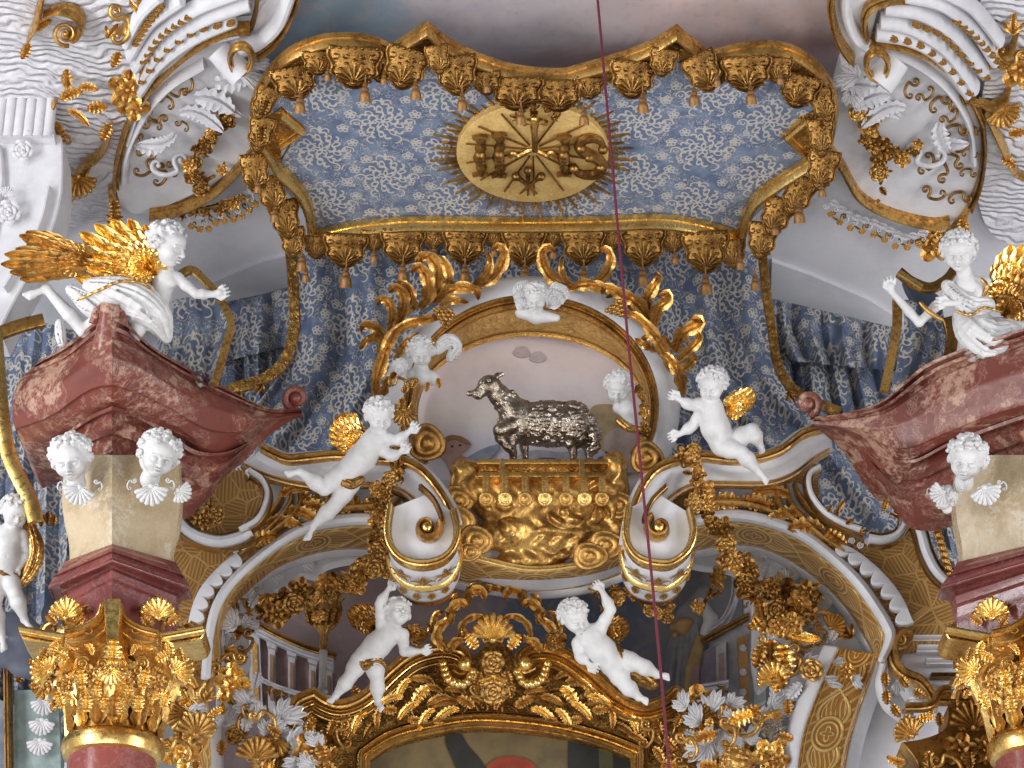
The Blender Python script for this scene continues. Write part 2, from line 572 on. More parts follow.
def damask_pat(a, u, v):
    """the woven flowers: lace medallions on a half-drop lattice, curling vines and small blossoms between"""
    nt = a.vec(u, v)
    wx = (a.noise(nt, 7, 1) - .5) * .035; wy = (a.noise(a.vec(v, u), 7, 1) - .5) * .035
    def curls(r, th, n, r0, rad, w, ph=0.):
        """n small rings on a circle of radius r0"""
        t = wrap(th + ph, 2 * PI / n)
        dx_ = r * cos(t) - r0; dy_ = r * sin(t)
        return line(sq(dx_ * dx_ + dy_ * dy_) - rad, w)
    def med(ox, oy):
        x = wrap(u + wx - ox, 1.20); y = wrap(v + wy - oy, .78)
        yy = y * .9
        r = sq(x * x + yy * yy); th = at2(x, yy)
        def petals(n, r0, lr, lt, w, ph=0.):
            t = wrap(th + ph, 2 * PI / n)
            dx_ = (r * cos(t) - r0) / lr; dy_ = r * sin(t) / lt
            return line(sq(dx_ * dx_ + dy_ * dy_) - 1, w)
        def arcs_(n, r0, rad, w, ph=0.):
            t = wrap(th + ph, 2 * PI / n)
            dx_ = r * cos(t) - r0; dy_ = r * sin(t)
            return line(sq(dx_ * dx_ + dy_ * dy_) - rad, w) * ss(dx_ * .6 + dy_, -.012, .0)
        p = mx(petals(5, .040, .032, .018, .36), ss(r, .010, .016, 1, 0))
        p = mx(p, arcs_(7, .098, .036, .011, .3)); p = mx(p, ss(ab(r - .098 - sin(th * 7 + 2) * .012), .004, .010, 1, 0) * ss(sin(th * 7), .2, .5))
        p = mx(p, petals(9, .158, .038, .023, .28, .2))
        p = mx(p, arcs_(9, .192, .030, .010, .55))
        tx = ab(x); t2 = sq((tx - .045) * (tx - .045) + (y - .255) * (y - .255))
        p = mx(p, mx(line(t2 - .04, .008) * ss(y, .23, .25), blob(x, y - .28, .018, .05)))
        t3 = sq((tx - .25) * (tx - .25) + (y + .02) * (y + .02))
        p = mx(p, mx(line(t3 - .050, .008) * ss(y, -.05, -.03), line(t3 - .022, .007) * ss(y, .0, -.02)))
        t4 = sq((tx - .11) * (tx - .11) + (y + .25) * (y + .25))
        p = mx(p, line(t4 - .05, .008) * ss(tx, .09, .11))
        return p, ss(r, .20, .24, 1, 0)
    def small(ox, oy, px_, py_):
        x = wrap(u + wx - ox, px_); y = wrap(v + wy - oy, py_)
        r = sq(x * x + y * y); th = at2(x, y)
        return mx(curls(r, th, 5, .034, .018, .0065), ss(r, .008, .014, 1, 0))
    p1, i1 = med(0, 0); p2, i2 = med(.60, .39)
    ins = mx(i1, i2)
    no = a.noise(nt, 8.5, 1, .5, 1.6); n2 = a.noise(a.vec(v, u), 9, 1, .5, 1.6)
    vine = mx(line(no - .5, .013, .6), line(n2 - .5, .011, .6)) * ss(a.noise(nt, 4, 1), .40, .46)
    vd = a.vor(nt, 13)
    ring = line(vd - .22, .05) * ss(a.noise(nt, 5, 1), .56, .58) * .8
    fl = mx(mx(small(.30, .10, .60, .39), small(.22, .3, .6, .39)), small(.42, .24, .6, .39))
    bg = mx(vine, ring) * (1 - ins)
    return mx(mx(p1, p2), mx(bg, fl * (1 - ins))), ins
def damask(name, blue, dark, cream, sc=1.0):
    a = Mat(name); u, v, _ = a.xyz(a.coord('UV')); u = u * sc; v = v * sc
    p, ins = damask_pat(a, u, v)
    n = a.noise(a.vec(u, v), 5, 4)
    halo = ss(n, .35, .6)
    base = a.mix(mx(halo, ins * .75), blue, dark)
    tex = a.noise(a.vec(u, v), 160, 2)
    a.set('Base Color', a.mix(p * ss(tex, .2, .5, .65, .95), base, cream)); a.set('Roughness', .62)
    a.set('Sheen Weight', .15)
    a.bump(p * .8 + tex * .25, .5, .012)
    return a.m
DAMASK = damask('blue_damask', (.145, .190, .285), (.075, .105, .185), (.56, .51, .44))
DAMASK_C = damask('blue_canopy_damask', (.195, .250, .355), (.110, .150, .250), (.60, .55, .50), 1.0)

def marble(name, cols, sc=1.5, rough=.25, pale=.5):
    a = Mat(name); o = a.coord('Object')
    n = a.noise(o, sc, 6, .6, .9); n2 = a.noise(o, sc * 1.8, 8, .72, .5); n3 = a.noise(o, sc * 16, 6, .75); n4 = a.noise(o, sc * 40, 4, .7)
    c = a.mix(ss(n, .42, .60), cols[0], cols[1])
    c = a.mix(ss(n3, .52, .66) * .55, c, cols[3])
    patch = ss(n2 + (n3 - .5) * .42, pale, pale + .10)
    c = a.mix(patch * ss(n4 * .5 + n3 * .5, .36, .56) * .85, c, cols[2])
    c = a.mix(line(n2 - .47, .006, .8) * .45, c, cols[2])
    a.set('Base Color', c); a.set('Roughness', ss(n3, .3, .7, rough, rough + .15)); a.bump(n3, .12, .01)
    return a.m
RED = marble('red_marble', [(.185, .044, .030), (.11, .027, .022), (.50, .31, .22), (.08, .024, .02)], .9, .30, .485)
RED_P = marble('red_polished_marble', [(.27, .075, .065), (.19, .05, .05), (.45, .27, .23), (.12, .035, .035)], 1.6, .12, .58)
BEIGE = marble('beige_marble', [(.58, .46, .30), (.46, .34, .20), (.66, .58, .46), (.36, .27, .17)], 1.5, .2, .52)

a = Mat('tarnished_silver'); o = a.coord('Object')
n = a.noise(o, 9, 5, .6); n2 = a.noise(o, 40, 3)
a.set('Base Color', a.mix(ss(n, .4, .6), (.46, .39, .32), (.28, .22, .17))); a.set('Metallic', 1.); a.set('Roughness', ss(n2, .3, .7, .2, .42))
a.bump(n * .5 + n2 * .6, .6, .02); SILVER = a.m

def band_mat(name, W=1.0):
    """strapwork carved in gold: u in metres along the band, v 0..1 across"""
    a = Mat(name); u, v, _ = a.xyz(a.coord('UV')); y = (v - .5)
    P = .82 * W
    ph = u * (2 * PI / P)
    x = wrap(u, P) / P
    s1 = line(y - sin(ph) * .34, .04); s2 = line(y + sin(ph) * .34, .04)
    e = sq(x * x * 14 + y * y * 5)
    ring = mx(line(e - .72, .07), line(e - .50, .05))
    ro = at2(x * 2.2, y)
    ros = line(e - (.22 + cos(ro * 4) * .09), .055)
    x2 = wrap(u + P / 2, P) / P
    e2 = sq(x2 * x2 * 20 + y * y * 4)
    fan = line(sin(at2(x2 * 3, ab(y) - .55) * 14), .3) * ss(ab(x2), .05, .09) * ss(e2, .95, 1.0, 1, 0)
    edge = ss(ab(y), .41, .43) * (1 - line(ab(y) - .465, .012))
    inside = ss(e, .78, .82)
    s3 = line(y - sin(ph) * .25, .016); s4 = line(y + sin(ph) * .25, .016)
    hat = ss(sin(v * 62 + sin(ph * 2) * 3), .1, .6) * ss(ab(y) - ab(sin(ph)) * .30, -.05, -.02, 1, 0) * ss(ab(y), .0, .02) * .75
    hat2 = ss(sin((u * 60 + v * 22) + sin(ph) * 2), .2, .6) * ss(ab(y) - ab(sin(ph)) * .36, .02, .05) * .6
    p = mx(mx(mx(mx(s1, s2), mx(s3, s4)) * inside, mx(ring, ros)), mx(mx(hat, hat2) * inside, edge))
    n = a.noise(a.coord('Object'), 20, 4)
    c = a.mix(p, (.44, .205, .045), (1.0, .70, .28))
    c = a.mix(ss(n, .55, .75) * .4, c, (.25, .13, .04))
    a.set('Base Color', c); a.set('Metallic', ss(p, 0, 1, .25, .6)); a.set('Roughness', .38)
    a.bump(p + n * .25, .8, .03)
    return a.m
BAND = band_mat('gold_strapwork')
a = Mat('gold_basketwork'); u, v, _ = a.xyz(a.coord('UV'))
nz = a.noise(a.vec(u, v), 2.6, 1)
vn = X.nt.nodes.new('ShaderNodeTexVoronoi'); vn.inputs['Scale'].default_value = 5.5; X.nt.links.new(a.vec(u, v), vn.inputs['Vector']); sc_ = a.xyz(vn.outputs['Color'])[0] * 6.283
ve = a.vor(a.vec(u, v), 5.5, 'DISTANCE_TO_EDGE')
p = ss(sin((u * cos(sc_) + v * sin(sc_)) * 190), -.2, .4) * .8
br = ss(ve, .03, .05, 1, 0)
n = a.noise(a.coord('Object'), 12, 4)
p = mx(p * .8, br)
a.set('Base Color', a.mix(p, (.36, .18, .05), (.62, .36, .12))); a.set('Metallic', .35); a.set('Roughness', .42)
a.bump(p + n * .4, .6, .02); BASKET = a.m

# painted surfaces
a = Mat('ceiling_fresco'); o = a.coord('UV'); u, v, _ = a.xyz(o)
n = a.noise(o, .55, 6, .6, .8); n2 = a.noise(o, 2.0, 6, .65, 1.2); n3 = a.noise(o, 9, 5, .6)
c = a.mix(ss(u + (n - .5) * 1.2, -1.35, -.75), (.35, .45, .53), (.50, .44, .46))
c = a.mix(ss(u + (n - .5) * 2, .2, 1.9), c, (.74, .54, .49))
c = a.mix(ss(n2, .42, .62) * .6, c, (.60, .51, .51))
c = a.mix(line(v - u * .10 - 1.0 + (n2 - .5) * .5, .16, .9) * ss(u, -.2, .5) * .6, c, (.34, .17, .15))
c = a.mix(ss(n3, .5, .7) * .2, c, (.22, .21, .23))
a.set('Base Color', c); a.set('Roughness', .8); CEILF = a.m

a = Mat('niche_sky_painting'); o = a.coord('UV'); u, v, _ = a.xyz(o)
n = a.noise(o, 2.4, 6, .6, .6); n2 = a.noise(o, 12, 4)
c = a.mix(ss(v + (n - .5) * .5, .0, .75), (.78, .75, .84), (.84, .70, .68))
c = a.mix(ss(v + (n - .5) * .3, -.1, .15) * ss(v + (n - .5) * .3, .2, .45, 1, 0) * .6, c, (.88, .80, .70))
c = a.mix(ss(n2, .45, .7) * .18, c, (.62, .55, .60))
c = a.mix(ss(u + n * .8, .75, 1.3) * ss(v, -.35, .1, 1, 0), c, (.52, .38, .22))
a.set('Base Color', c); a.set('Roughness', .75); LAMBP = a.m

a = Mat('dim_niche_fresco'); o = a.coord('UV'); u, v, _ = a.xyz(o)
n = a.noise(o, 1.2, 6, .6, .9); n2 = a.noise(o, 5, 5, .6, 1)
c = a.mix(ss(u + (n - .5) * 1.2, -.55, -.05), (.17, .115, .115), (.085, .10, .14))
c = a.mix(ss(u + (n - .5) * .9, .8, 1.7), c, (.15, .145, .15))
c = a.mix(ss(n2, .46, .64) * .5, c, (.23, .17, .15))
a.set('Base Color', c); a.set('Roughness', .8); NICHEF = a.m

a = Mat('apse_wall_fresco'); o = a.coord('UV')
n = a.noise(o, 1.4, 6, .6, .9); n2 = a.noise(o, 6, 5, .6, 1)
c = a.mix(ss(n, .4, .6), (.22, .24, .29), (.13, .15, .20)); c = a.mix(ss(n2, .5, .65) * .5, c, (.30, .27, .27))
a.set('Base Color', c); a.set('Roughness', .8); APSE = a.m

def plain(name, c, rough=.6, metal=0, c2=None, sc=8, b=.2):
    a = Mat(name); o = a.coord('Object'); n = a.noise(o, sc, 5, .6)
    a.set('Base Color', a.mix(ss(n, .38, .66), c, c2 or tuple(x * .75 for x in c))); a.set('Roughness', rough); a.set('Metallic', metal)
    a.bump(n, b, .01)
    return a.m
PINKP = plain('painted_column', (.30, .20, .19), .6)
GREYP = plain('painted_stone', (.52, .49, .51), .6)
ROPE = Mat('red_cord'); u, v, _ = ROPE.xyz(ROPE.coord('UV'))
p = ss(sin((u * 60 + v * 1) * 6.283), -.2, .4)
ROPE.set('Base Color', ROPE.mix(p, (.10, .012, .025), (.26, .03, .06))); ROPE.set('Roughness', .8); ROPE.bump(p, .8, .01); ROPE = ROPE.m
BLUEP = plain('painted_blue', (.06, .11, .30), .7)
PINKSK = plain('painted_flesh', (.55, .36, .30), .7)
OCHRE = plain('altar_canvas', (.22, .16, .075), .75, 0, (.13, .10, .055), 2.2)
DARKP = plain('altar_canvas_dark', (.035, .035, .03), .7)
REDP = plain('altar_canvas_red', (.34, .055, .025), .7)
GREENP = plain('greenish_ground', (.28, .36, .35), .7)
# ---------------------------------------------------------------- carved ornaments, each modelled once at unit size (x right, y up, z out)
UN = {}
def unit(key, fn, mat):
    m = M(); fn(m); UN[key] = (m, mat)
UM = {}
def umesh(key, mat=None):
    m, d = UN[key]; mat = mat or d
    k = (key, mat.name)
    if k not in UM: UM[k] = m.mesh(key, (0, 0, 0), 60, mat)
    return UM[k]
V3 = Vector
def u_leaf(bend=0., curl=.36, W=.34, lobes=5, S=0.):
    def f(m):
        sp = [(bend * t * t + S * math.sin(t * PI * 2) * .12, t - abs(bend) * .18 * t * t, curl * (.25 * math.sin(t * PI * .9) + .55 * t ** 4) + .04) for t in [k / 12 for k in range(13)]]
        leafG(m, sp, W, lobes, lob=.42)
    return f
unit('leaf', u_leaf(), GOLD)
unit('bent_leaf', u_leaf(.55, .4, .3, 6), GOLD)
unit('plume', u_leaf(.95, .4, .22, 8), GOLD)
def u_small(m):
    for a, l in ((0, 1), (.75, .72), (-.75, .72)):
        leafG(m, [(math.sin(a) * l * t, math.cos(a) * l * t, .05 + .18 * math.sin(t * PI)) for t in [k / 6 for k in range(7)]], .2 * l, 3, n=9)
unit('sprig', u_small, GOLD)
def u_scroll(m):
    # C-scroll: a curl at each end
    p = spiral(-.55, .1, .04, .34, 0, 1.25, 22)
    p = [(x, -y) for x, y in p][:]
    a = [(-.55 + (.05 + .30 * (k / 18)) * math.cos(-.4 + k / 18 * 2 * PI * 1.1), .0 + (.05 + .30 * (k / 18)) * math.sin(-.4 + k / 18 * 2 * PI * 1.1)) for k in range(19)]
    e = a[-1]
    b = cr([e, (-.25, .42), (.15, .5), (.55, .38), (.8, .1), (.78, -.15), (.6, -.25), (.48, -.15), (.52, -.02)], 4)
    pts = [(x, y, .1) for x, y in a + b[1:]]
    tube(m, pts, lambda t: .05 + .07 * math.sin(PI * min(1, t * 1.02)), 8)
    for x, y in (a[0], b[-1]): ball(m, (x, y, .12), .11)
unit('scroll', u_scroll, GOLD)
def u_volute(m):
    a = [( (.06 + .5 * (k / 34) ** .9) * math.cos(k / 34 * 2 * PI * 1.9), (.06 + .5 * (k / 34) ** .9) * math.sin(k / 34 * 2 * PI * 1.9), .16 - .1 * k / 34) for k in range(35)]
    tube(m, a, lambda t: .05 + .06 * t, 8); ball(m, (0, 0, .16), .12)
unit('volute', u_volute, GOLD)
def u_shell(m):
    n = 9
    for i in range(n):
        a = (i / (n - 1) - .5) * 2.5
        l = 1 - .12 * abs(a)
        d = V3((math.sin(a), math.cos(a), 0))
        pts = [d * (l * t) + V3((0, 0, .05 + .28 * math.sin(t * 2.3))) for t in [k / 6 for k in range(7)]]
        tube(m, pts, lambda t: .035 + .115 * t, 7)
        ball(m, pts[-1], .155, nu=8, nv=5)
    ball(m, (0, .02, .08), .2)
    for s in (-1, 1):
        tube(m, [(s * .12, 0, .1), (s * .35, -.08, .12), (s * .45, .08, .12), (s * .34, .16, .12)], .07, 6)
unit('shell', u_shell, GOLD)
def u_flower(m):
    for ring, n, r, z, w in ((0, 5, .98, 0, .40), (1, 5, .58, .10, .26)):
        for i in range(n):
            a = 2 * PI * (i + .5 * ring) / n
            c, s = math.cos(a), math.sin(a)
            leafG(m, [(c * r * t, s * r * t, z + .25 * math.sin(t * PI * .8)) for t in (.1, .3, .55, .8, 1)], w, 1, n=8, blunt=True, lob=.1, cup=.4)
    ball(m, (0, 0, .24), .16, nu=8, nv=5)
unit('flower', u_flower, GOLD)
def u_rosette(m):
    for ring, n, r, z, q in ((0, 6, .66, .05, .36), (1, 5, .40, .17, .30), (2, 3, .17, .28, .2)):
        for i in range(n):
            a = 2 * PI * i / n + ring * .6
            e = V3((math.cos(a), math.sin(a), .5)).normalized(); s = V3((-math.sin(a), math.cos(a), 0)); u = e.cross(s)
            ball(m, (math.cos(a) * r, math.sin(a) * r, z), q, .8, 1.15, .35, 8, 6, (e, s, u))
    ball(m, (0, 0, .33), .13, nu=8, nv=5)
unit('rosette', u_rosette, GOLD)
def u_disc(m):
    lathe(m, [(0, .3), (.25, .3), (.36, .22), (.42, .16), (.55, .16), (.62, .3), (.78, .34), (.92, .26), (1, .1), (1, -.1)], None, 32)
unit('disc', u_disc, GOLD)
def u_grapes(m):
    random.seed(3)
    for r in range(5):
        for k in range(5 - r if r else 4):
            ball(m, ((k - (4 - r) / 2) * .3 + random.uniform(-.04, .04), .5 - r * .27, .12 + .1 * random.random()), .19, nu=8, nv=5)
            ball(m, ((k - (3 - r) / 2) * .3, .4 - r * .27, .3), .17, nu=8, nv=5)
unit('grapes', u_grapes, GOLD)
def u_tassel(m):
    lathe(m, [(.03, 1), (.05, .55), (.12, .5), (.17, .38), (.1, .3), (.2, .24), (.24, .1), (.16, .04), (.24, 0), (.30, -.2), (.34, -.55), (.33, -.6), (0, -.58)], Matrix.Rotation(-PI / 2, 4, 'X') @ Matrix.Identity(4) if False else Matrix(((1, 0, 0, 0), (0, 0, 1, 0), (0, -1, 0, .1), (0, 0, 0, 1))), 16, 8, .04)
unit('tassel', u_tassel, FRINGE)
def outline_slab(m, o, t, dome=.0, z0=0):
    A = sum(o[i - 1][0] * o[i][1] - o[i][0] * o[i - 1][1] for i in range(len(o)))
    if A < 0: o = o[::-1]
    tri = tessellate_polygon([[V3((x, y, 0)) for x, y in o]]); n = len(o)
    vs = [(x, y, z0 + t) for x, y in offs_in(o, .04)] + [(x, y, z0 + t * .6) for x, y in o] + [(x, y, z0 - .02) for x, y in o]
    fs = list(tri)
    for i in range(n):
        j = (i + 1) % n
        fs += [(i, n + i, n + j, j), (n + i, 2 * n + i, 2 * n + j, n + j)]
    m.add(vs, fs, [(v[0], v[1]) for v in vs])
def offs_in(o, d): return offset2(o, d, True)
def u_tongue(m):
    """one flap of the hanging valance, hangs from y=0 to y=-1"""
    o = cr([(-.5, .06), (-.5, .06), (.5, .06), (.5, .06), (.52, -.2), (.42, -.42), (.45, -.62), (.30, -.74), (.2, -.9), (0, -.98), (-.2, -.9), (-.30, -.74), (-.45, -.62), (-.42, -.42), (-.52, -.2)], 4, True)
    outline_slab(m, o, .08)
    edge = cr([(-.5, -.05), (-.5, -.2), (-.41, -.42), (-.43, -.60), (-.28, -.73), (-.18, -.88), (0, -.95), (.18, -.88), (.28, -.73), (.43, -.60), (.41, -.42), (.5, -.2), (.5, -.05)], 4)
    tube(m, [(x, y, .1) for x, y in edge], .035, 6)
    for i in range(9):
        a = (i - 4) * .36; L = .52 - .05 * abs(i - 4)
        dx_, dy_ = math.sin(a), math.cos(a)
        tube(m, [(dx_ * .08, -.82 + dy_ * .08, .10), (dx_ * L * .6, -.82 + dy_ * L * .6, .14), (dx_ * L * .92, -.82 + dy_ * L, .10)], lambda t: .018 + .030 * t, 6)
        ball(m, (dx_ * L * .92, -.82 + dy_ * L, .11), .05, nu=6, nv=4)
    ball(m, (0, -.83, .12), .07, nu=8, nv=5)
    for s in (-1, 1):
        for cx, cy, r, a0 in ((.36, -.20, .085, 0), (.15, -.20, .075, 1.5), (.38, -.42, .06, 3)):
            tube(m, [(s * (cx + (r * (.25 + .75 * k / 12)) * math.cos(a0 + k / 12 * 5.2)), cy + (r * (.25 + .75 * k / 12)) * math.sin(a0 + k / 12 * 5.2), .1) for k in range(13)], .024, 5)
    for k in range(7): ball(m, (-.42 + .14 * k, 0, .1), .05, nu=6, nv=4)
unit('tongue', u_tongue, GOLD_D)
def u_fleur(m):
    leafG(m, [(0, -.5, .08), (0, 0, .14), (0, .8, .05)], .22, 1, lob=.1, n=10)
    for s in (-1, 1):
        leafG(m, [(0, -.4, .08), (s * .35, .15, .12), (s * .7, .3, .1), (s * .8, .0, .06)], .15, 1, lob=.1, n=10)
        leafG(m, [(0, -.4, .08), (s * .4, -.4, .1), (s * .6, -.65, .06)], .12, 1, lob=.1, n=8)
    ball(m, (0, -.3, .1), .14)
unit('fleur', u_fleur, GOLD)
def u_cloudpuff(m):
    lathe(m, [(0, .5), (.2, .52), (.3, .38), (.36, .34), (.5, .44), (.66, .4), (.74, .24), (.8, .2), (.93, .2), (1, 0)], None, 30, 3, .06)
unit('puff', u_cloudpuff, GOLD)
def u_rocaille(m):
    """a frilled shell-work plume, white"""
    for i in range(7):
        a = -1.0 + i * .33
        l = .75 + .3 * math.sin(i * 2.1) ** 2
        pts = [(math.sin(a) * l * t + .2 * t * t, math.cos(a) * l * t, .06 + .25 * math.sin(t * 2.6)) for t in [k / 7 for k in range(8)]]
        leafG(m, pts, .17, 3, n=9)
unit('rocaille', u_rocaille, WHITE)
def u_feather(m):
    leafG(m, [(0, 0, .03), (.02, .3, .09), (.06, .7, .1), (.16, 1, .02)], .17, 7, lob=.14, n=10, cup=.2)
unit('feather', u_feather, GOLD)

def put(key, x, y, Y, size, ang=0., parent=None, name=None, mat=None, mirror=False, sx=1., sy=1., h=0., tip=0., fr=None, **kw):
    """set an ornament on the building; Y: depth in metres or a plane; ang: degrees clockwise from upright"""
    if isinstance(Y, Pl):
        p = Y.at(x, y, h); F = Fr(x, y, p.y); r, u, n = F.r, F.u, F.b
        s = (p - CAM).dot(FWD) / FPX
    else:
        F = fr or Fr(x, y, Y); p = F.at(x, y, 0) if not fr else fr.at(x, y, Y)
        r, u, n = F.r, F.u, F.b; s = F.s; p = p + n * h
    a = -math.radians(ang); c, q = math.cos(a), math.sin(a)
    R = Matrix((r, u, n)).transposed().to_4x4()
    L = Matrix.Rotation(a, 4, 'Z') @ Matrix.Rotation(math.radians(tip), 4, 'X') @ Matrix.Diagonal((size * s * sx * (-1 if mirror else 1), size * s * sy, size * s, 1))
    return place(name or key, umesh(key, mat), Matrix.Translation(p) @ R @ L, parent, **kw)
# ---------------------------------------------------------------- the shell of the choir
def plank(name, quad, pl, mat, thick=.15, kind='structure', **kw):
    m = M(); slab(m, quad, pl, thick); return m.obj(name, mat, kind=kind, smooth=False, **kw)
WALLB = VP(2.9)
plank('wall_back', [(-160, -60), (1180, -60), (1180, 860), (-160, 860)], WALLB, PLASTER)
TLP = tilt(512, 262, 1.5, -20, -2.4)      # the coved vault that rises toward us on both sides of the canopy
CEIL = tilt(512, 125, .2, -20, -2.0)
plank('ceiling', [(235, 145), (235, -60), (870, -60), (870, 145)], CEIL, CEILF)

def arcs(*a, **k): return cr(a, **k)
# vault cove left and right (plain), rippled stucco, then moulded panels lying on it
plank('wall_left', [(-60, -60), (302, -60), (290, 10), (262, 50), (255, 100), (275, 180), (330, 240), (330, 300), (180, 330), (-60, 330)], TLP, PLASTER)
plank('wall_right', [(830, -60), (1090, -60), (1090, 330), (880, 335), (740, 300), (740, 230), (815, 160), (829, 110), (842, 60)], TLP, PLASTER)
m = M(); slab(m, cr([(-20, -30), (150, -20), (150, -20), (142, 60), (128, 120), (118, 180), (112, 220), (112, 220), (60, 235), (20, 300), (20, 300), (-20, 280), (-20, 120)], 6, True), Pl(TLP.p - TLP.n * -.12, TLP.n), .1)
m.obj('trim_1', RIPPLE, kind='structure', smooth=False)
m = M(); slab(m, cr([(1050, -20), (985, -20), (985, 80), (985, 80), (978, 130), (978, 200), (1000, 240), (1060, 250), (1060, 250)], 6, True), Pl(TLP.p + TLP.n * .12, TLP.n), .1)
m.obj('trim_2', RIPPLE, kind='structure', smooth=False)
PN = Pl(TLP.p + TLP.n * .16, TLP.n)

PW = Pl(TLP.p + TLP.n * .05, TLP.n)
plank('trim_12', [(772, 262), (812, 276), (868, 300), (904, 322), (904, 345), (770, 312)], PW, PLASTER)
plank('trim_13', [(196, 290), (228, 276), (262, 262), (286, 256), (288, 300), (190, 330)], PW, PLASTER)
# ---------------------------------------------------------------- the canopy
CP = tilt(512, 228, .5, 50, -2.0)
root = thing('canopy', 'blue damask canopy ceiling with scalloped gold edge and hanging gold valance', 'canopy', CP.at(512, 228))
oc = [(312, 233), (312, 233), (309, 206), (298, 184), (279, 166), (279, 166), (300, 128), (300, 128), (279, 114), (262, 137), (262, 137), (258, 122), (254, 106), (265, 81), (287, 56), (318, 42), (346, 39), (371, 42), (391, 51), (391, 51), (427, 28), (427, 28), (452, 47), (490, 64), (521, 72), (560, 75), (582, 70), (620, 59), (651, 47), (676, 32), (676, 32), (709, 58), (709, 58), (739, 50), (770, 47), (795, 53), (817, 69), (832, 91), (834, 112), (829, 140), (829, 140), (812, 117), (786, 134), (786, 134), (809, 159), (809, 159), (786, 173), (757, 194), (739, 234), (739, 234), (707, 224), (661, 217), (600, 219), (520, 220), (430, 219), (396, 220)]
co_ = cr(oc, 5, True)
m = M(); slab(m, co_, CP, .06); m.obj('damask_panel', DAMASK_C, root, smooth=False)
for q in ([(258, 130), (281, 108), (304, 128), (281, 150), (281, 172), (262, 150)], [(832, 130), (812, 112), (784, 134), (806, 152), (806, 164), (830, 150)]):
    m = M(); slab(m, q, Pl(CP.p + CP.n * .02, CP.n), .06); m.obj('gold_corner', GOLD_R, root, smooth=False)
def run(pts, n=6): return cr(pts, n)
m = M()
top = run([(262, 137), (258, 122), (254, 106), (265, 81), (287, 56), (318, 42), (346, 39), (371, 42), (391, 51), (391, 51), (427, 28), (427, 28), (452, 47), (490, 64), (521, 72), (560, 75), (582, 70), (620, 59), (651, 47), (676, 32), (676, 32), (709, 58), (709, 58), (739, 50), (770, 47), (795, 53), (817, 69), (832, 91), (834, 112), (829, 140)])
sweep(m, top, CP, 4.2, .12, 'mould'); m.obj('edge_moulding', GOLD, root)
m = M()
sweep(m, run([(262, 137), (262, 137), (279, 166), (279, 166), (298, 184), (309, 206), (313, 234), (313, 234), (350, 225), (396, 220), (430, 219), (520, 220), (600, 219), (661, 217), (707, 224), (740, 235), (740, 235), (745, 215), (757, 194), (786, 173), (810, 158)]), CP, 4.4, .12, 'mould', hofs=.05)
sweep(m, run([(281, 112), (281, 112), (301, 129), (301, 129), (281, 143)]), CP, 3.2, .09, 'mould')
sweep(m, run([(806, 117), (806, 117), (786, 134), (786, 134), (806, 153)]), CP, 3.2, .09, 'mould')
m.obj('rear_moulding', GOLD_B, root)
m = M(); sweep(m, offset2([tuple(p) for p in top[6:-4]], 8.5, False), CP, 8, .05, 'flat', hofs=.03); m.obj('valance_band', GOLD_R, root)
# fabric flaps and tassels
def flap(x, y, Y, w, h, ang=0):
    o = put('tongue', x, y, Y, w, ang, root, 'valance_flap', sy=h / w)
def tas(x, y, Y, s, ang=0): put('tassel', x, y, Y, s, ang, root, 'tassel')
TF = -1.95
def cY(px, py):  # depth of the canopy's underside here
    return CP.at(px, py).y
for x, y, w, h, a in [(292, 66, 46, 34, -14), (318, 50, 32, 24, -4), (355, 46, 54, 42, 0), (385, 55, 28, 27, 12), (410, 48, 44, 42, 14), (436, 44, 24, 30, -10), (455, 55, 42, 40, -6), (486, 70, 30, 24, -4), (517, 76, 52, 34, 0), (558, 79, 50, 32, 0), (590, 76, 30, 22, 6), (634, 60, 46, 38, 6), (665, 48, 28, 28, 12), (696, 54, 36, 40, -22), (717, 60, 24, 24, 0), (746, 55, 50, 36, 0), (778, 56, 30, 26, 6), (803, 74, 40, 34, 20)]:
    flap(x, y + 2, cY(x, y) - .08, w, h, a)
for x, y, s in [(300, 103, 17), (328, 74, 11), (365, 92, 17), (384, 78, 11), (416, 90, 16), (436, 60, 11), (462, 101, 16), (487, 86, 11), (521, 116, 15), (584, 116, 15), (643, 103, 17), (667, 69, 10), (694, 96, 16), (717, 80, 11), (751, 95, 16), (780, 78, 11)]:
    tas(x, y, cY(x, 60) - .12, s)
RF = .28
for i, (x, y, w, h) in enumerate([(317, 232, 26, 24), (346, 230, 44, 36), (374, 226, 26, 22), (403, 225, 44, 38), (434, 224, 26, 22), (465, 223, 44, 40), (494, 223, 26, 20), (524, 223, 44, 42), (553, 223, 26, 20), (583, 224, 44, 40), (613, 223, 26, 24), (643, 223, 44, 42), (673, 224, 26, 26), (705, 228, 46, 44), (733, 236, 24, 30)]):
    flap(x, y + 5, RF + .1, w, h * .95)
for x, y, s in [(306, 275, 12), (346, 277, 18), (374, 256, 11), (403, 272, 17), (434, 252, 11), (465, 273, 17), (494, 250, 11), (525, 273, 16), (553, 252, 11), (584, 275, 16), (613, 258, 11), (643, 276, 17), (675, 258, 11), (706, 284, 18), (740, 262, 13), (755, 282, 14)]:
    tas(x, y, RF - .05, s)
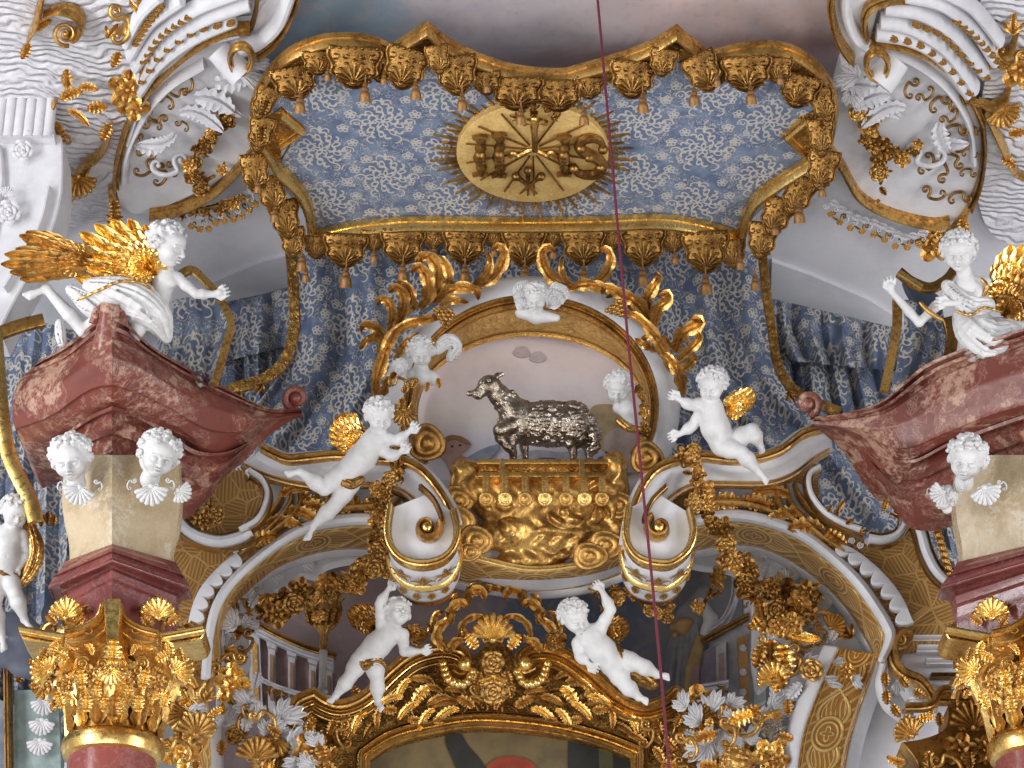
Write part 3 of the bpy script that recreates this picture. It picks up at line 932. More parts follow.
# the flaps of the two short ends, seen from the side
for x, y, Y, w, h, a in [(262, 88, -1.6, 26, 40, 20), (256, 118, -1.2, 30, 42, 10), (262, 150, -.8, 34, 44, -8), (276, 172, -.4, 34, 42, -18), (290, 196, -.1, 34, 44, -14), (300, 222, .1, 28, 36, -6),
                         (284, 106, -1.1, 26, 34, 100), (826, 90, -1.6, 28, 40, -16), (828, 120, -1.2, 30, 44, 0), (818, 146, -.8, 36, 46, 16), (796, 172, -.4, 36, 46, 24), (774, 194, -.2, 36, 44, 24), (756, 218, .0, 34, 42, 10), (808, 118, -1.1, 26, 32, -110)]:
    q = -1 if y > 140 else 1
    flap(x + (8 if x < 500 else -8) * q, y + (6 if q < 0 else 0), Y + (.12 if q < 0 else 0), w * .88, h * .88, a)
for x, y, Y, s in [(799, 213, -.4, 17), (775, 228, -.1, 12), (822, 190, -.8, 12), (275, 214, -.1, 14), (258, 186, -.6, 12), (302, 262, .2, 16)]:
    tas(x, y, Y, s)
for x, y, s, a in [(268, 100, 20, 200), (262, 126, 20, 180), (270, 156, 22, 150), (283, 180, 24, 170), (292, 205, 22, 200), (826, 104, 20, 160), (826, 134, 22, 190), (812, 160, 22, 210), (790, 182, 22, 200), (766, 204, 22, 190), (812, 100, 18, 30), (822, 128, 18, 0)]:
    put('leaf', x + (0 if y < 140 else 10 if x > 500 else -10), y, cY(x, y) - (.22 if y < 140 else -.05), s * .8, a, root, 'carved_leaf', GOLD_D)

# sun with the three letters
sun = thing('sunburst_medallion', 'oval gold sunburst with raised letters and three nails on the blue canopy', 'emblem', CP.at(532, 154))
m = M(); slab(m, [(532.5 + 76 * math.cos(a), 154 + 49 * math.sin(a)) for a in [2 * PI * k / 64 for k in range(64)]], Pl(CP.p + CP.n * .10, CP.n), .09, 1.5)
a = Mat('medallion_gold'); n = a.noise(a.coord('Object'), 6, 5); n2 = a.noise(a.coord('Object'), 40, 4)
a.set('Base Color', a.mix(ss(n * .5 + n2 * .5, .4, .6), (.86, .60, .23), (.70, .45, .15))); a.set('Metallic', .25); a.set('Roughness', .5); a.bump(n2, .3, .01)
m.obj('disc', a.m, sun)
random.seed(5)
SPn = Pl(CP.p + CP.n * .03, CP.n)
for k in range(64):
    t = 2 * PI * k / 64 + random.uniform(-.02, .02)
    l = 1.16 + (.13 if k % 2 else .0) + random.uniform(-.02, .05)
    c, s_ = math.cos(t), math.sin(t)
    w = .030
    m = M(); slab(m, [(532.5 + 74 * math.cos(t - w), 154 + 47 * math.sin(t - w)), (532.5 + 74 * math.cos(t + w), 154 + 47 * math.sin(t + w)), (532.5 + 78 * l * c, 154 + 50 * l * s_)], SPn, .025)
    m.obj('sun_ray', GOLD, sun, smooth=False)
LP_ = Pl(CP.p + CP.n * .14, CP.n)
for k in range(14):
    t = 2 * PI * k / 14 + .2
    m = M(); tube(m, [LP_.at(533 + 8 * math.cos(t), 152 + 6 * math.sin(t), -.02), LP_.at(532.5 + 68 * math.cos(t), 154 + 43 * math.sin(t), -.02)], .010, 6); m.obj('spoke', GOLD_D, sun)
def bar_letter(x, y0, y1, name):
    m = M()
    pts = [(x + 1.5 * math.sin(t * 9), y0 + (y1 - y0) * t) for t in [k / 16 for k in range(17)]]
    tube(m, [LP_.at(*p) for p in pts], lambda t: .045 + .012 * math.sin(t * 25), 8)
    for yy in (y0, y1):
        tube(m, [LP_.at(x - 7, yy + 1), LP_.at(x, yy - .5), LP_.at(x + 7, yy + 1)], .03, 6)
    for t in (.42, .5, .58): ball(m, LP_.at(x, y0 + (y1 - y0) * t, .03), .055)
    m.obj(name, GOLD_D, sun)
bar_letter(480, 137, 174, 'letter_i'); bar_letter(499, 135, 175, 'letter_h_stem'); bar_letter(564, 137, 174, 'letter_h_stem')
m = M(); tube(m, [LP_.at(*p) for p in cr([(510, 157), (513, 153), (518, 156), (526, 152), (533, 150), (541, 153), (547, 156), (551, 152), (556, 157)], 5)], .024, 7); m.obj('letter_h_bar', GOLD, sun)
m = M(); tube(m, [LP_.at(*p) for p in cr([(603, 147), (600, 141), (591, 138), (582, 141), (580, 148), (588, 154), (598, 159), (602, 167), (596, 174), (586, 175), (577, 172), (574, 165)], 5)], lambda t: .03 + .03 * math.sin(PI * t), 8)
for x, y in ((603, 147), (574, 166), (589, 155), (581, 146), (600, 165)): ball(m, LP_.at(x, y, .03), .05)
m.obj('letter_s', GOLD_D, sun)
m = M()
for pts in ([(535, 110), (535, 148)], [(523, 121), (535, 117), (547, 121)]): tube(m, [LP_.at(*p, .03) for p in pts], .032, 6)
m.obj('small_cross', GOLD_D, sun)
m = M(); tube(m, [LP_.at(535, 114, .07), LP_.at(534, 124, .08), LP_.at(536, 134, .06)], lambda t: .045 - .02 * t, 7)
for s in (-1, 1): tube(m, [LP_.at(535, 118, .07), LP_.at(535 + s * 9, 115, .07)], .02, 6)
ball(m, LP_.at(534, 112, .08), .035); m.obj('small_corpus', GOLD_B, sun)
for (x0, y0), (x1, y1) in (((516, 174), (537, 192)), ((541, 174), (520, 192)), ((528, 168), (528, 194))):
    m = M(); tube(m, [LP_.at(x0, y0, .02), LP_.at(x1, y1, .02)], lambda t: .03 - .02 * t, 6); ball(m, LP_.at(x0, y0, .03), .045); m.obj('nail', GOLD_D, sun)
for k in range(5):
    t = PI * (1.1 + .2 * k)
    put('sprig', 535 + 17 * math.cos(t), 122 + 12 * math.sin(t), LP_, 10, 90 + math.degrees(t), sun, 'leaf', GOLD_D)

# ---------------------------------------------------------------- curtains
def cloth(name, L, R, nu, nv, fold, Y0, amp, mat, parent, top=None, seed=1, skew=0., Yb=None, thick=.02):
    """cloth between a left and a right edge (pixel runs); folds run down"""
    Lr = resamp(cr(L, 6), nv); Rr = resamp(cr(R, 6), nv)
    G = []; uvs = []
    rng = random.Random(seed); ph = [rng.uniform(0, 6) for _ in range(4)]
    for i in range(nu):
        u = i / (nu - 1); row = []
        for j in range(nv):
            v = j / (nv - 1)
            x = Lr[j][0] * (1 - u) + Rr[j][0] * u; y = Lr[j][1] * (1 - u) + Rr[j][1] * u
            a = u * fold * 2 * PI + skew * v
            f = math.sin(a + ph[0] + .8 * math.sin(a * .37 + ph[1])) + .45 * math.sin(a * 2.3 + ph[2] + v * 2) + .25 * math.sin(a * .5 + v * 4 + ph[3])
            yy = (Y0 if Yb is None else Y0 * (1 - v) + Yb * v) + amp * f * (.5 + .6 * v)
            p = PT(x, y, yy); row.append(p)
            uvs.append((p.x * 1.12, p.z))
        G.append(row)
    m = M(); m.grid(G, uvs)
    o = m.obj(name, mat, parent)
    md = o.modifiers.new('thickness', 'SOLIDIFY'); md.thickness = thick; md.offset = 1
    return o
def hem(pts, Y, w, parent, name='gold_hem', mat=None, h=.05, n=6):
    m = M(); P = resamp(cr(pts, n), 60)
    sweep(m, [tuple(p) for p in P], VP(Y), w, h, 'flat'); return m.obj(name, mat or GOLD_R, parent)
cu = thing('curtain', 'wide blue damask curtain falling in folds behind the gold lamb frame', 'curtain', PT(530, 560, 1.4))
cloth('cloth', [(290, 225), (292, 300), (288, 360), (262, 400), (230, 440), (170, 490), (150, 535)], [(760, 225), (768, 290), (778, 350), (806, 400), (850, 440), (900, 500), (960, 560)], 150, 50, 10, 1.35, .075, DAMASK, cu, Yb=1.5)
hem([(289, 238), (293, 280), (294, 330), (284, 362), (262, 380), (236, 388), (214, 400)], .95, 5.5, cu)
hem([(762, 250), (766, 290), (772, 330), (778, 365), (792, 388), (815, 402), (840, 412)], .95, 4.5, cu)
for pts, s in (([(262, 384), (240, 392), (222, 402)], 1), ([(788, 392), (806, 404), (828, 414)], -1)):
    for x, y in pts: put('sprig', x, y, .9, 13, 180 + 30 * s, cu, 'fringe_leaf', GOLD_D)
lc = thing('side_curtain', 'blue damask drape hanging beneath the white wall at the winged child', 'curtain', PT(200, 420, 1.8))
cloth('cloth', [(150, 318), (160, 360), (160, 430), (150, 560)], [(292, 288), (296, 330), (300, 400), (310, 560)], 60, 40, 5, 1.85, .10, DAMASK, lc, seed=4)
rc = thing('side_curtain', 'blue damask drape with wavy top edge left of the seated angel', 'curtain', PT(850, 420, 1.8))
cloth('cloth', [(768, 300), (770, 360), (780, 430), (790, 560)], [(905, 332), (915, 380), (930, 430), (975, 620)], 70, 40, 5.5, 1.85, .12, DAMASK, rc, seed=8, skew=1.5)
cloth('drape_roll', [(770, 298), (775, 330), (790, 360)], [(905, 330), (905, 345), (905, 372)], 60, 14, 4, 1.6, .12, DAMASK, rc, seed=5)
cloth('drape_roll', [(168, 322), (172, 340), (180, 372)], [(292, 286), (292, 312), (290, 345)], 50, 14, 3, 1.6, .1, DAMASK, lc, seed=6)
fl = thing('side_curtain', 'blue damask drape behind the red marble at the far left edge', 'curtain', PT(30, 600, 1.3))
cloth('cloth', [(-40, 300), (-40, 420), (-40, 760)], [(110, 340), (90, 460), (80, 760)], 60, 40, 5, 1.2, .10, DAMASK, fl, seed=11)
# ---------------------------------------------------------------- moulded plaster cartouches on the vault
def curve_thing(name, label, cat, parts, org, group=None):
    t = thing(name, label, cat, org, group)
    for nm, pts, pl, w, h, prof, mat in parts:
        m = M(); sweep(m, cr(pts, 7), pl, w, h, prof); m.obj(nm, mat, t)
    return t
tl = thing('vault_cartouche', 'white vault panel in curling gold frame, touching the canopy end nearest the golden wings', 'stucco relief', PN.at(200, 150))
m = M(); slab(m, cr([(120, 205), (114, 170), (128, 125), (150, 85), (185, 50), (230, 28), (250, 25), (250, 25), (275, -10), (300, -20), (300, -20), (295, 10), (262, 55), (262, 55), (256, 95), (262, 140), (262, 140), (225, 175), (180, 200), (140, 214)], 6, True), PN, .12); m.obj('panel', WHITE, tl, smooth=False)
P2 = Pl(PN.p + PN.n * .02, PN.n)
for pts, w, h, mat, nm in [
    ([(116, 186), (118, 160), (130, 120), (152, 84), (186, 52), (225, 30), (251, 27)], 3.6, .12, GOLD, 'gold_moulding'),
    ([(251, 27), (256, 10), (258, -10)], 2.2, .1, GOLD_D, 'gold_moulding'),
    ([(150, 213), (180, 207), (215, 190), (245, 160), (263, 139)], 3.4, .12, GOLD, 'gold_moulding'),
    ([(300, -12), (292, 12), (276, 38), (258, 53)], 3.4, .12, GOLD, 'gold_moulding'),
    ([(292, -12), (280, 18), (262, 36), (242, 44), (228, 48)], 7, .16, WHITE, 'white_roll'),
    ([(124, 180), (128, 150), (146, 112), (170, 84), (205, 62)], 4, .10, WHITE, 'white_fillet'),
    ([(240, 30), (205, 40), (170, 64), (142, 100), (128, 140)], 3, .10, WHITE, 'white_fillet'),
]:
    m = M(); sweep(m, cr(pts, 7), P2, w, h, 'round' if mat is WHITE else 'mould'); m.obj(nm, mat, tl)
def ring(m, x, y, rx, ry, pl, w, h, ang=0, prof='mould'):
    c, s = math.cos(ang), math.sin(ang)
    sweep(m, [(x + rx * math.cos(a) * c - ry * math.sin(a) * s, y + rx * math.cos(a) * s + ry * math.sin(a) * c) for a in [2 * PI * k / 28 for k in range(28)]], pl, w, h, prof, True)
def roll(m, x0, y0, x1, y1, pl, r):
    """a rolled-up end of plaster, like paper round a stick"""
    a = pl.at(x0, y0, .1); b = pl.at(x1, y1, .25)
    tube(m, [a.lerp(b, t) for t in (0, .3, .6, 1)], lambda t: r * (.85 + .15 * t), 20)
m = M(); roll(m, 218, 42, 244, 56, P2, .13); m.obj('rolled_end', WHITE, tl)
m = M(); ring(m, 241, 58, 11, 13, Pl(P2.p + P2.n * .25, P2.n), 2.8, .07); m.obj('gold_ring', GOLD, tl)
for x, y, s, a, k in [(180, 110, 38, 60, 'plume'), (195, 95, 40, 75, 'bent_leaf'), (215, 80, 34, 80, 'leaf'), (175, 130, 30, 200, 'plume'), (165, 140, 28, 230, 'bent_leaf'), (205, 105, 30, 50, 'plume'), (240, 70, 26, 70, 'rocaille'), (252, 62, 18, 40, 'rocaille'), (170, 160, 22, 160, 'scroll')]:
    put(k, x, y, P2, s, a, tl, 'stucco_leaf', WHITE, h=.04)
for x, y, s, a in [(186, 78, 13, 70), (178, 86, 13, 200), (165, 98, 12, 30), (158, 112, 13, 200), (152, 122, 12, 0), (149, 136, 13, 190), (146, 150, 12, 10), (145, 163, 14, 140), (160, 170, 14, 100), (182, 122, 9, 30), (172, 165, 10, 60)]:
    put('scroll', x, y, P2, s, a, tl, 'gold_curl', GOLD_D, h=.05)
def flower_spray(name, label, pts, n, pl, size, seed, sp=9, cat='garland', group=None, parent=None, mat=None, Y=None, h=.08):
    """a trail of blossoms and leaves along a line of picture points"""
    t = parent or thing(name, label, cat, (Pl.at(pl, *pts[0][:2], 0) if isinstance(pl, Pl) else PT(pts[0][0], pts[0][1], pl)), group)
    rng = random.Random(seed); P = resamp(cr(pts, 6), n)
    if isinstance(pl, Pl): m = M(); tube(m, [pl.at(x, y, h * .6) for x, y in P], .018, 6)
    else: m = M(); tube(m, [PT(x, y, pl) for x, y in P], .02, 6)
    m.obj('stem', mat or GOLD_D, t)
    for i, (x, y) in enumerate(P):
        for q in range(2):
            k = rng.choice(['flower', 'sprig', 'flower', 'leaf', 'rosette', 'sprig'])
            put(k, x + rng.gauss(0, sp * .55), y + rng.gauss(0, sp * .55), pl if isinstance(pl, Pl) else pl - rng.uniform(0, .14), size * rng.uniform(.65, 1.25), rng.uniform(0, 360), t, {'flower': 'blossom', 'rosette': 'rose', 'sprig': 'leaf_sprig', 'leaf': 'leaf'}[k], mat or rng.choice([GOLD, GOLD_D]), h=h * rng.uniform(.6, 1.4) if isinstance(pl, Pl) else 0, tip=rng.uniform(-35, 35))
    return t
flower_spray('flower_spray', 'gold spray of blossoms on white vault panel above the golden wings', [(232, 108), (220, 124), (205, 138), (198, 152), (190, 166), (200, 178), (215, 172)], 14, P2, 9, 3, 9)
flower_spray('flower_spray', 'gold blossoms at the lower rim of the vault panel nearest the gilded wings', [(170, 214), (195, 206), (225, 200), (245, 192)], 7, P2, 7, 13, 5)
# right
tr = thing('vault_cartouche', 'white vault panel in curling gold frame above the seated angel', 'stucco relief', PN.at(890, 150))
m = M(); slab(m, cr([(829, 140), (829, 140), (833, 100), (842, 72), (842, 72), (838, 40), (830, -20), (828, -20), (880, -20), (870, 40), (870, 40), (920, 52), (955, 78), (978, 110), (982, 160), (976, 200), (950, 222), (925, 218), (880, 205), (850, 180)], 6, True), PN, .12); m.obj('panel', WHITE, tr, smooth=False)
for pts, w, h, mat, nm in [
    ([(868, 40), (895, 42), (930, 54), (955, 74), (972, 98), (982, 120)], 3.6, .12, GOLD, 'gold_moulding'),
    ([(982, 120), (984, 150), (980, 180), (970, 205)], 3, .12, GOLD_D, 'gold_moulding'),
    ([(833, -16), (831, 8), (838, 36), (852, 58)], 4, .13, GOLD, 'gold_moulding'),
    ([(888, -4), (870, 4), (864, 18), (866, 36)], 3.4, .12, GOLD, 'gold_moulding'),
    ([(888, -3), (905, -4), (925, -2)], 3.4, .12, GOLD, 'gold_moulding'),
    ([(846, -16), (846, 10), (856, 34), (872, 44)], 6, .14, WHITE, 'white_roll'),
    ([(828, 146), (842, 165), (860, 195), (890, 212), (930, 222), (950, 220)], 3.6, .12, GOLD, 'gold_moulding'),
    ([(878, 48), (910, 58), (945, 84), (968, 120), (974, 160)], 4, .10, WHITE, 'white_fillet'),
]:
    m = M(); sweep(m, cr(pts, 7), P2, w, h, 'round' if mat is WHITE else 'mould'); m.obj(nm, mat, tr)
m = M(); roll(m, 896, 52, 876, 64, P2, .15); m.obj('rolled_end', WHITE, tr)
m = M(); ring(m, 877, 64, 11, 13, Pl(P2.p + P2.n * .25, P2.n), 2.8, .07); m.obj('gold_ring', GOLD, tr)
for x, y, s, a, k in [(905, 105, 38, -60, 'plume'), (890, 92, 38, -75, 'bent_leaf'), (875, 84, 32, -80, 'leaf'), (930, 130, 32, 160, 'plume'), (940, 120, 30, 200, 'bent_leaf'), (900, 115, 26, -30, 'plume'), (858, 74, 24, -60, 'rocaille'), (852, 88, 18, -160, 'rocaille'), (925, 150, 24, 200, 'scroll')]:
    put(k, x, y, P2, s, a, tr, 'stucco_leaf', WHITE, mirror=True, h=.04)
for x, y, s, a in [(912, 84, 13, -60), (924, 90, 12, 150), (940, 100, 14, -30), (948, 112, 12, 150), (956, 128, 14, 0), (958, 142, 12, 180), (952, 158, 14, 30), (940, 168, 14, 80), (925, 160, 14, 120), (960, 100, 14, -20), (972, 128, 10, 10), (970, 150, 10, 10), (968, 170, 10, 10), (933, 188, 14, 200), (960, 195, 14, 0)]:
    put('scroll', x, y, P2, s, a, tr, 'gold_curl', GOLD_D, h=.05, mirror=True)
flower_spray('flower_spray', 'gold spray of blossoms on white vault panel above the seated angel', [(856, 100), (866, 112), (872, 128), (880, 148), (884, 165), (880, 180)], 13, P2, 10, 5, 8)
flower_spray('flower_spray', 'short gold side twig on the vault panel above the seated angel', [(890, 146), (905, 148), (918, 142)], 4, P2, 8, 6, 5)
# fluted fans with rows of gold drops
def fan(label, rows, cols, side):
    t = thing('fluted_shell_fan', label, 'stucco relief', PN.at(*rows[0][0]))
    for pts in rows:
        m = M(); sweep(m, cr(pts, 7), Pl(PN.p + PN.n * .05, PN.n), 6.5, .11, 'round'); m.obj('flute', WHITE, t)
    for pts in cols:
        for x, y in resamp(cr(pts, 5), 9): put('rosette', x, y, PN, 4.6, side * 35, t, 'gold_drop', GOLD_D, h=.14, sx=1.3, sy=.9)
    return t
fan('white fluted fan with rows of gold drops, next to the bright window', [[(140, 78), (165, 45), (205, 18), (250, 2)], [(135, 66), (158, 34), (195, 8), (240, -10)], [(130, 54), (150, 22), (182, -2)], [(138, 92), (160, 62), (195, 36), (235, 18)], [(126, 42), (142, 12), (160, -6)]],
    [[(144, 70), (165, 42), (198, 20), (232, 12)], [(146, 50), (162, 26), (190, 6)], [(138, 32), (150, 12), (162, -4)]], -1)
fan('white fluted fan with rows of gold drops above the roll over the seated angel', [[(880, 20), (910, 26), (945, 48), (975, 88)], [(885, 6), (920, 12), (955, 34), (985, 72)], [(905, -6), (940, 2), (972, 26), (995, 60)], [(876, 32), (910, 38), (940, 56), (968, 92)], [(940, -12), (972, 6), (1000, 40)]],
    [[(892, 28), (918, 34), (946, 56), (976, 92)], [(915, 14), (940, 24), (962, 46), (984, 66)], [(955, 10), (972, 24), (990, 44), (1000, 56)]], 1)
# bright stucco window surround at the far left
ww = thing('window_surround', 'bright white moulded window surround at the upper left edge', 'window frame', PT(10, 300, -.9))
WP = VP(-.9)
m = M(); slab(m, cr([(-60, 40), (-60, 40), (0, 46), (20, 42), (32, 52), (48, 66), (54, 90), (54, 130), (62, 140), (62, 190), (52, 230), (36, 262), (15, 300), (0, 330), (0, 330), (-60, 330), (-60, 330)], 6, True), WP, .5, 1.5); m.obj('surround', WHITE, ww, smooth=False)
for pts, w, h in [([(8, 50), (26, 54), (40, 68), (46, 88), (46, 96)], 2.5, .08), ([(0, 148), (2, 190), (-8, 240)], 3, .08), ([(50, 190), (42, 225), (26, 255), (5, 292)], 3, .1), ([(-10, 88), (20, 92), (50, 96)], 5, .2), ([(-10, 140), (20, 141), (56, 142)], 3, .14)]:
    m = M(); sweep(m, cr(pts, 6), WP, w, h, 'round'); m.obj('moulding', WHITE, ww)
for x in (0, 10, 20, 30, 40, 50):
    m = M(); T = PT(x, 118, -1.0); tube(m, [T + V3((0, 0, .2)), T, T - V3((0, 0, .22))], .05, 10); m.obj('fluting', WHITE, ww)
for x, y, s, k in [(14, 64, 12, 'rocaille'), (4, 62, 10, 'fleur'), (22, 150, 12, 'rosette'), (26, 138, 8, 'leaf'), (8, 212, 14, 'rosette'), (6, 196, 9, 'shell'), (36, 72, 9, 'leaf')]:
    put(k, x, y, -1.0, s, 10, ww, 'stucco_ornament', WHITE)
# gilt rocaille round the window
gr_ = thing('gilt_rocaille', 'gold curling leafwork running beside the bright window', 'ornament', PN.at(80, 100))
for pts, w in [([(28, 40), (36, 22), (40, 6), (44, -8)], 4), ([(44, 14), (60, 8), (76, 12), (82, 24), (74, 36), (64, 32)], 4), ([(56, 100), (50, 112), (50, 128), (52, 138)], 4), ([(92, 160), (84, 176), (76, 190), (62, 208)], 3.5), ([(138, 30), (144, 48), (142, 66), (136, 84), (132, 100), (124, 112)], 2.6), ([(112, 122), (108, 140), (98, 154), (86, 162), (76, 172)], 2.4), ([(110, 186), (114, 205), (118, 225)], 4), ([(150, 8), (140, 22), (126, 26), (114, 34)], 2.6)]:
    m = M(); sweep(m, cr(pts, 7), P2, w, .13, 'round', taper=lambda t: .5 + .5 * math.sin(PI * t)); m.obj('gilt_stem', GOLD, gr_)
for x, y, s, a, k in [(30, 40, 12, 200, 'leaf'), (54, 118, 16, 150, 'leaf'), (62, 96, 15, 30, 'bent_leaf'), (68, 84, 13, -10, 'leaf'), (80, 84, 12, 60, 'bent_leaf'), (88, 104, 14, 80, 'leaf'), (68, 108, 14, 70, 'plume'), (58, 136, 12, 180, 'scroll'), (66, 30, 15, 30, 'volute'), (118, 20, 16, 80, 'scroll'), (140, 10, 16, 0, 'sprig'), (108, 34, 12, 30, 'sprig'), (120, 48, 12, 200, 'leaf'), (128, 86, 14, 200, 'flower'), (134, 100, 12, 10, 'flower'), (110, 120, 13, 200, 'leaf'), (78, 172, 14, 170, 'shell'), (106, 135, 9, 0, 'sprig'), (116, 205, 18, 180, 'leaf'), (112, 195, 14, 140, 'bent_leaf'), (34, 28, 14, 20, 'bent_leaf')]:
    put(k, x, y, P2, s * 1.45, a, gr_, 'gilt_leaf', h=.05)
gr2 = thing('gilt_rocaille', 'gold curling leafwork at the upper right edge beside rippled stucco', 'ornament', PN.at(1000, 100))
for pts, w in [([(988, 66), (1000, 56), (1010, 50), (1018, 30)], 3), ([(984, 110), (992, 124), (1000, 140), (1012, 166), (1024, 178)], 4), ([(978, 100), (992, 106), (1004, 100), (1010, 84)], 4), ([(970, 205), (960, 222), (948, 236), (930, 240)], 4)]:
    m = M(); sweep(m, cr(pts, 7), P2, w, .13, 'round', taper=lambda t: .5 + .5 * math.sin(PI * t)); m.obj('gilt_stem', GOLD, gr2)
for x, y, s, a, k in [(1012, 30, 16, 10, 'sprig'), (1020, 66, 15, 0, 'flower'), (1000, 104, 14, 160, 'shell'), (1008, 130, 12, 90, 'leaf'), (1002, 152, 12, 140, 'leaf'), (962, 215, 14, 180, 'leaf'), (948, 232, 15, 240, 'leaf'), (934, 240, 14, 270, 'flower'), (1012, 50, 14, 200, 'scroll')]:
    put(k, x, y, P2, s * 1.4, a, gr2, 'gilt_leaf', h=.05)
# openwork rims below the panels
for lab, pts, sgn in (('pierced gold and white rim below the vault panel over the seated angel', [(830, 206), (842, 216), (856, 222), (872, 226), (888, 234), (900, 240), (918, 236)], 1), ('pierced gold and white rim below the vault panel over the winged child', [(192, 218), (206, 222), (218, 214), (232, 212), (246, 206), (256, 196)], -1)):
    t = thing('pierced_rim', lab, 'ornament', PN.at(*pts[3]))
    for i, (x, y) in enumerate(resamp(cr(pts, 5), 9)):
        put('scroll', x, y, P2, 9, 20 * sgn + 180 * (i % 2), t, 'curl', GOLD_D if i % 2 else WHITE, h=.02)
        put('rosette', x, y + 2, P2, 4, 0, t, 'boss', GOLD, h=.08)
    for x, y in resamp(cr(pts, 5), 12): put('leaf', x, y - 4, P2, 11, 90 * sgn + 20, t, 'stucco_leaf', WHITE)
# ---------------------------------------------------------------- the frame around the lamb
def ell_pts(cx, cy, rx, ry, a0=0., a1=360., n=60):
    return [(cx + rx * math.cos(math.radians(a0 + (a1 - a0) * k / n)), cy - ry * math.sin(math.radians(a0 + (a1 - a0) * k / n))) for k in range(n + 1)]
fr_ = thing('oval_frame', 'large oval white and gold frame arching over the silver lamb', 'frame', PT(531, 470, .1))
def band(m, A, B, YA, YB, n=70, steps=6, bulge=0., uscale=1.):
    """a surface between two runs, one nearer than the other; uv: metres along, 0..1 across"""
    A = resamp(A, n); B = resamp(B, n); G = []; uv = []; L = 0; prev = None
    for i in range(n):
        row = []
        for j in range(steps):
            t = j / (steps - 1)
            p = PT(A[i][0] * (1 - t) + B[i][0] * t, A[i][1] * (1 - t) + B[i][1] * t, YA * (1 - t) + YB * t - bulge * math.sin(PI * t))
            row.append(p)
        mid = row[steps // 2]
        if prev is not None: L += (mid - prev).length
        prev = mid
        uv += [(L * uscale, j / (steps - 1)) for j in range(steps)]
        G.append(row)
    m.grid(G, uv)
def bandobj(name, A, B, YA, YB, mat, parent, bulge=0., thick=.05, **k):
    m = M(); band(m, A, B, YA, YB, bulge=bulge, **k); o = m.obj(name, mat, parent)
    md = o.modifiers.new('t', 'SOLIDIFY'); md.thickness = thick; md.offset = 0
    return o
# white outer ring
bandobj('white_ring', ell_pts(531, 408, 143, 126, -28, 208), ell_pts(531, 410, 129, 114, -28, 208), -.02, -.12, WHITE, fr_, .06, .12)
bandobj('gold_inner_ring', ell_pts(531, 410, 124, 108, -30, 210), ell_pts(531, 414, 115, 80, -30, 210), -.05, .18, GOLD_M, fr_, 0, .04)
for c, w, h, mat, nm, Y in [((531, 410, 127, 111), 3.6, .09, GOLD, 'gold_moulding', -.1), ((531, 411, 120, 105), 2.0, .06, GOLD, 'gold_bead', -.08), ((531, 414, 116, 80), 1.8, .05, GOLD_B, 'inner_bead', .15), ((531, 408, 142, 126), 1.3, .05, GOLD_D, 'outer_bead', -.03)]:
    m = M(); sweep(m, ell_pts(*c, -30, 210), VP(Y), w, h, 'mould'); m.obj(nm, mat, fr_)
pic = thing('sky_painting', 'pale painted sky with small cherubs behind the silver lamb', 'painting', PT(531, 480, .5))
m = M(); LPn = VP(.26); LPn.p = PT(531, 430, .26); slab(m, ell_pts(531, 420, 124, 90, 0, 360, 80)[:-1], LPn, .05)
slab(m, [(410, 420), (650, 420), (640, 560), (420, 560)], VP(.28), .03)
m.obj('canvas', LAMBP, pic, smooth=False)
# the painted figures, thin relief of paint
def paint(name, pts, mat, parent, Y, n=5, lift=.012):
    m = M(); slab(m, cr(pts, n, True), VP(Y), lift); return m.obj(name, mat, parent, smooth=False)
for x, y, s in ((522, 352, 8), (538, 357, 8)):
    paint('painted_cherub', [(x + s * math.cos(t) * (1 + .15 * math.sin(3 * t)), y + s * .7 * math.sin(t)) for t in [k * .63 for k in range(10)]], plain('paint_pink_%d' % x, (.50, .40, .40), .8, 0, (.60, .50, .50), 14), pic, .245)
pc = paint('painted_child', [(440, 447), (444, 440), (452, 436), (462, 438), (470, 445), (466, 450), (462, 455), (474, 462), (470, 475), (455, 478), (446, 462), (440, 456)], PINKSK, pic, .24)
for x, y, r in ((452, 446, 1.2), (460, 445, 1.2)): paint('painted_eye', ell_pts(x, y, r, r * .7, 0, 360, 8)[:-1], DARKP, pc, .225)
paint('painted_hair', [(440, 445), (444, 438), (452, 435), (463, 437), (471, 444), (464, 443), (454, 439), (446, 442)], plain('paint_hair', (.36, .19, .10)), pic, 0.230)
paint('painted_wing', [(462, 462), (480, 450), (500, 444), (494, 455), (480, 464), (466, 468)], plain('paint_wing', (.34, .38, .50)), pic, 0.235)
paint('painted_cloth', [(515, 458), (535, 450), (560, 452), (600, 450), (622, 462), (618, 475), (560, 474), (520, 470)], plain('paint_cloth', (.50, .52, .60)), pic, 0.230)
paint('painted_blue_cloth', [(598, 458), (612, 458), (622, 466), (618, 476), (600, 474)], BLUEP, pic, 0.220)
paint('painted_blue_cloth', [(520, 466), (540, 458), (560, 460), (552, 470), (525, 472)], BLUEP, pic, 0.220)
paint('painted_wing', [(590, 410), (604, 404), (622, 408), (634, 420), (622, 442), (604, 452), (590, 440)], plain('paint_ochre', (.50, .38, .22)), pic, 0.235)
paint('painted_cloth', [(604, 440), (616, 428), (634, 425), (645, 440), (640, 470), (612, 468)], plain('paint_rose', (.56, .46, .44)), pic, 0.230)

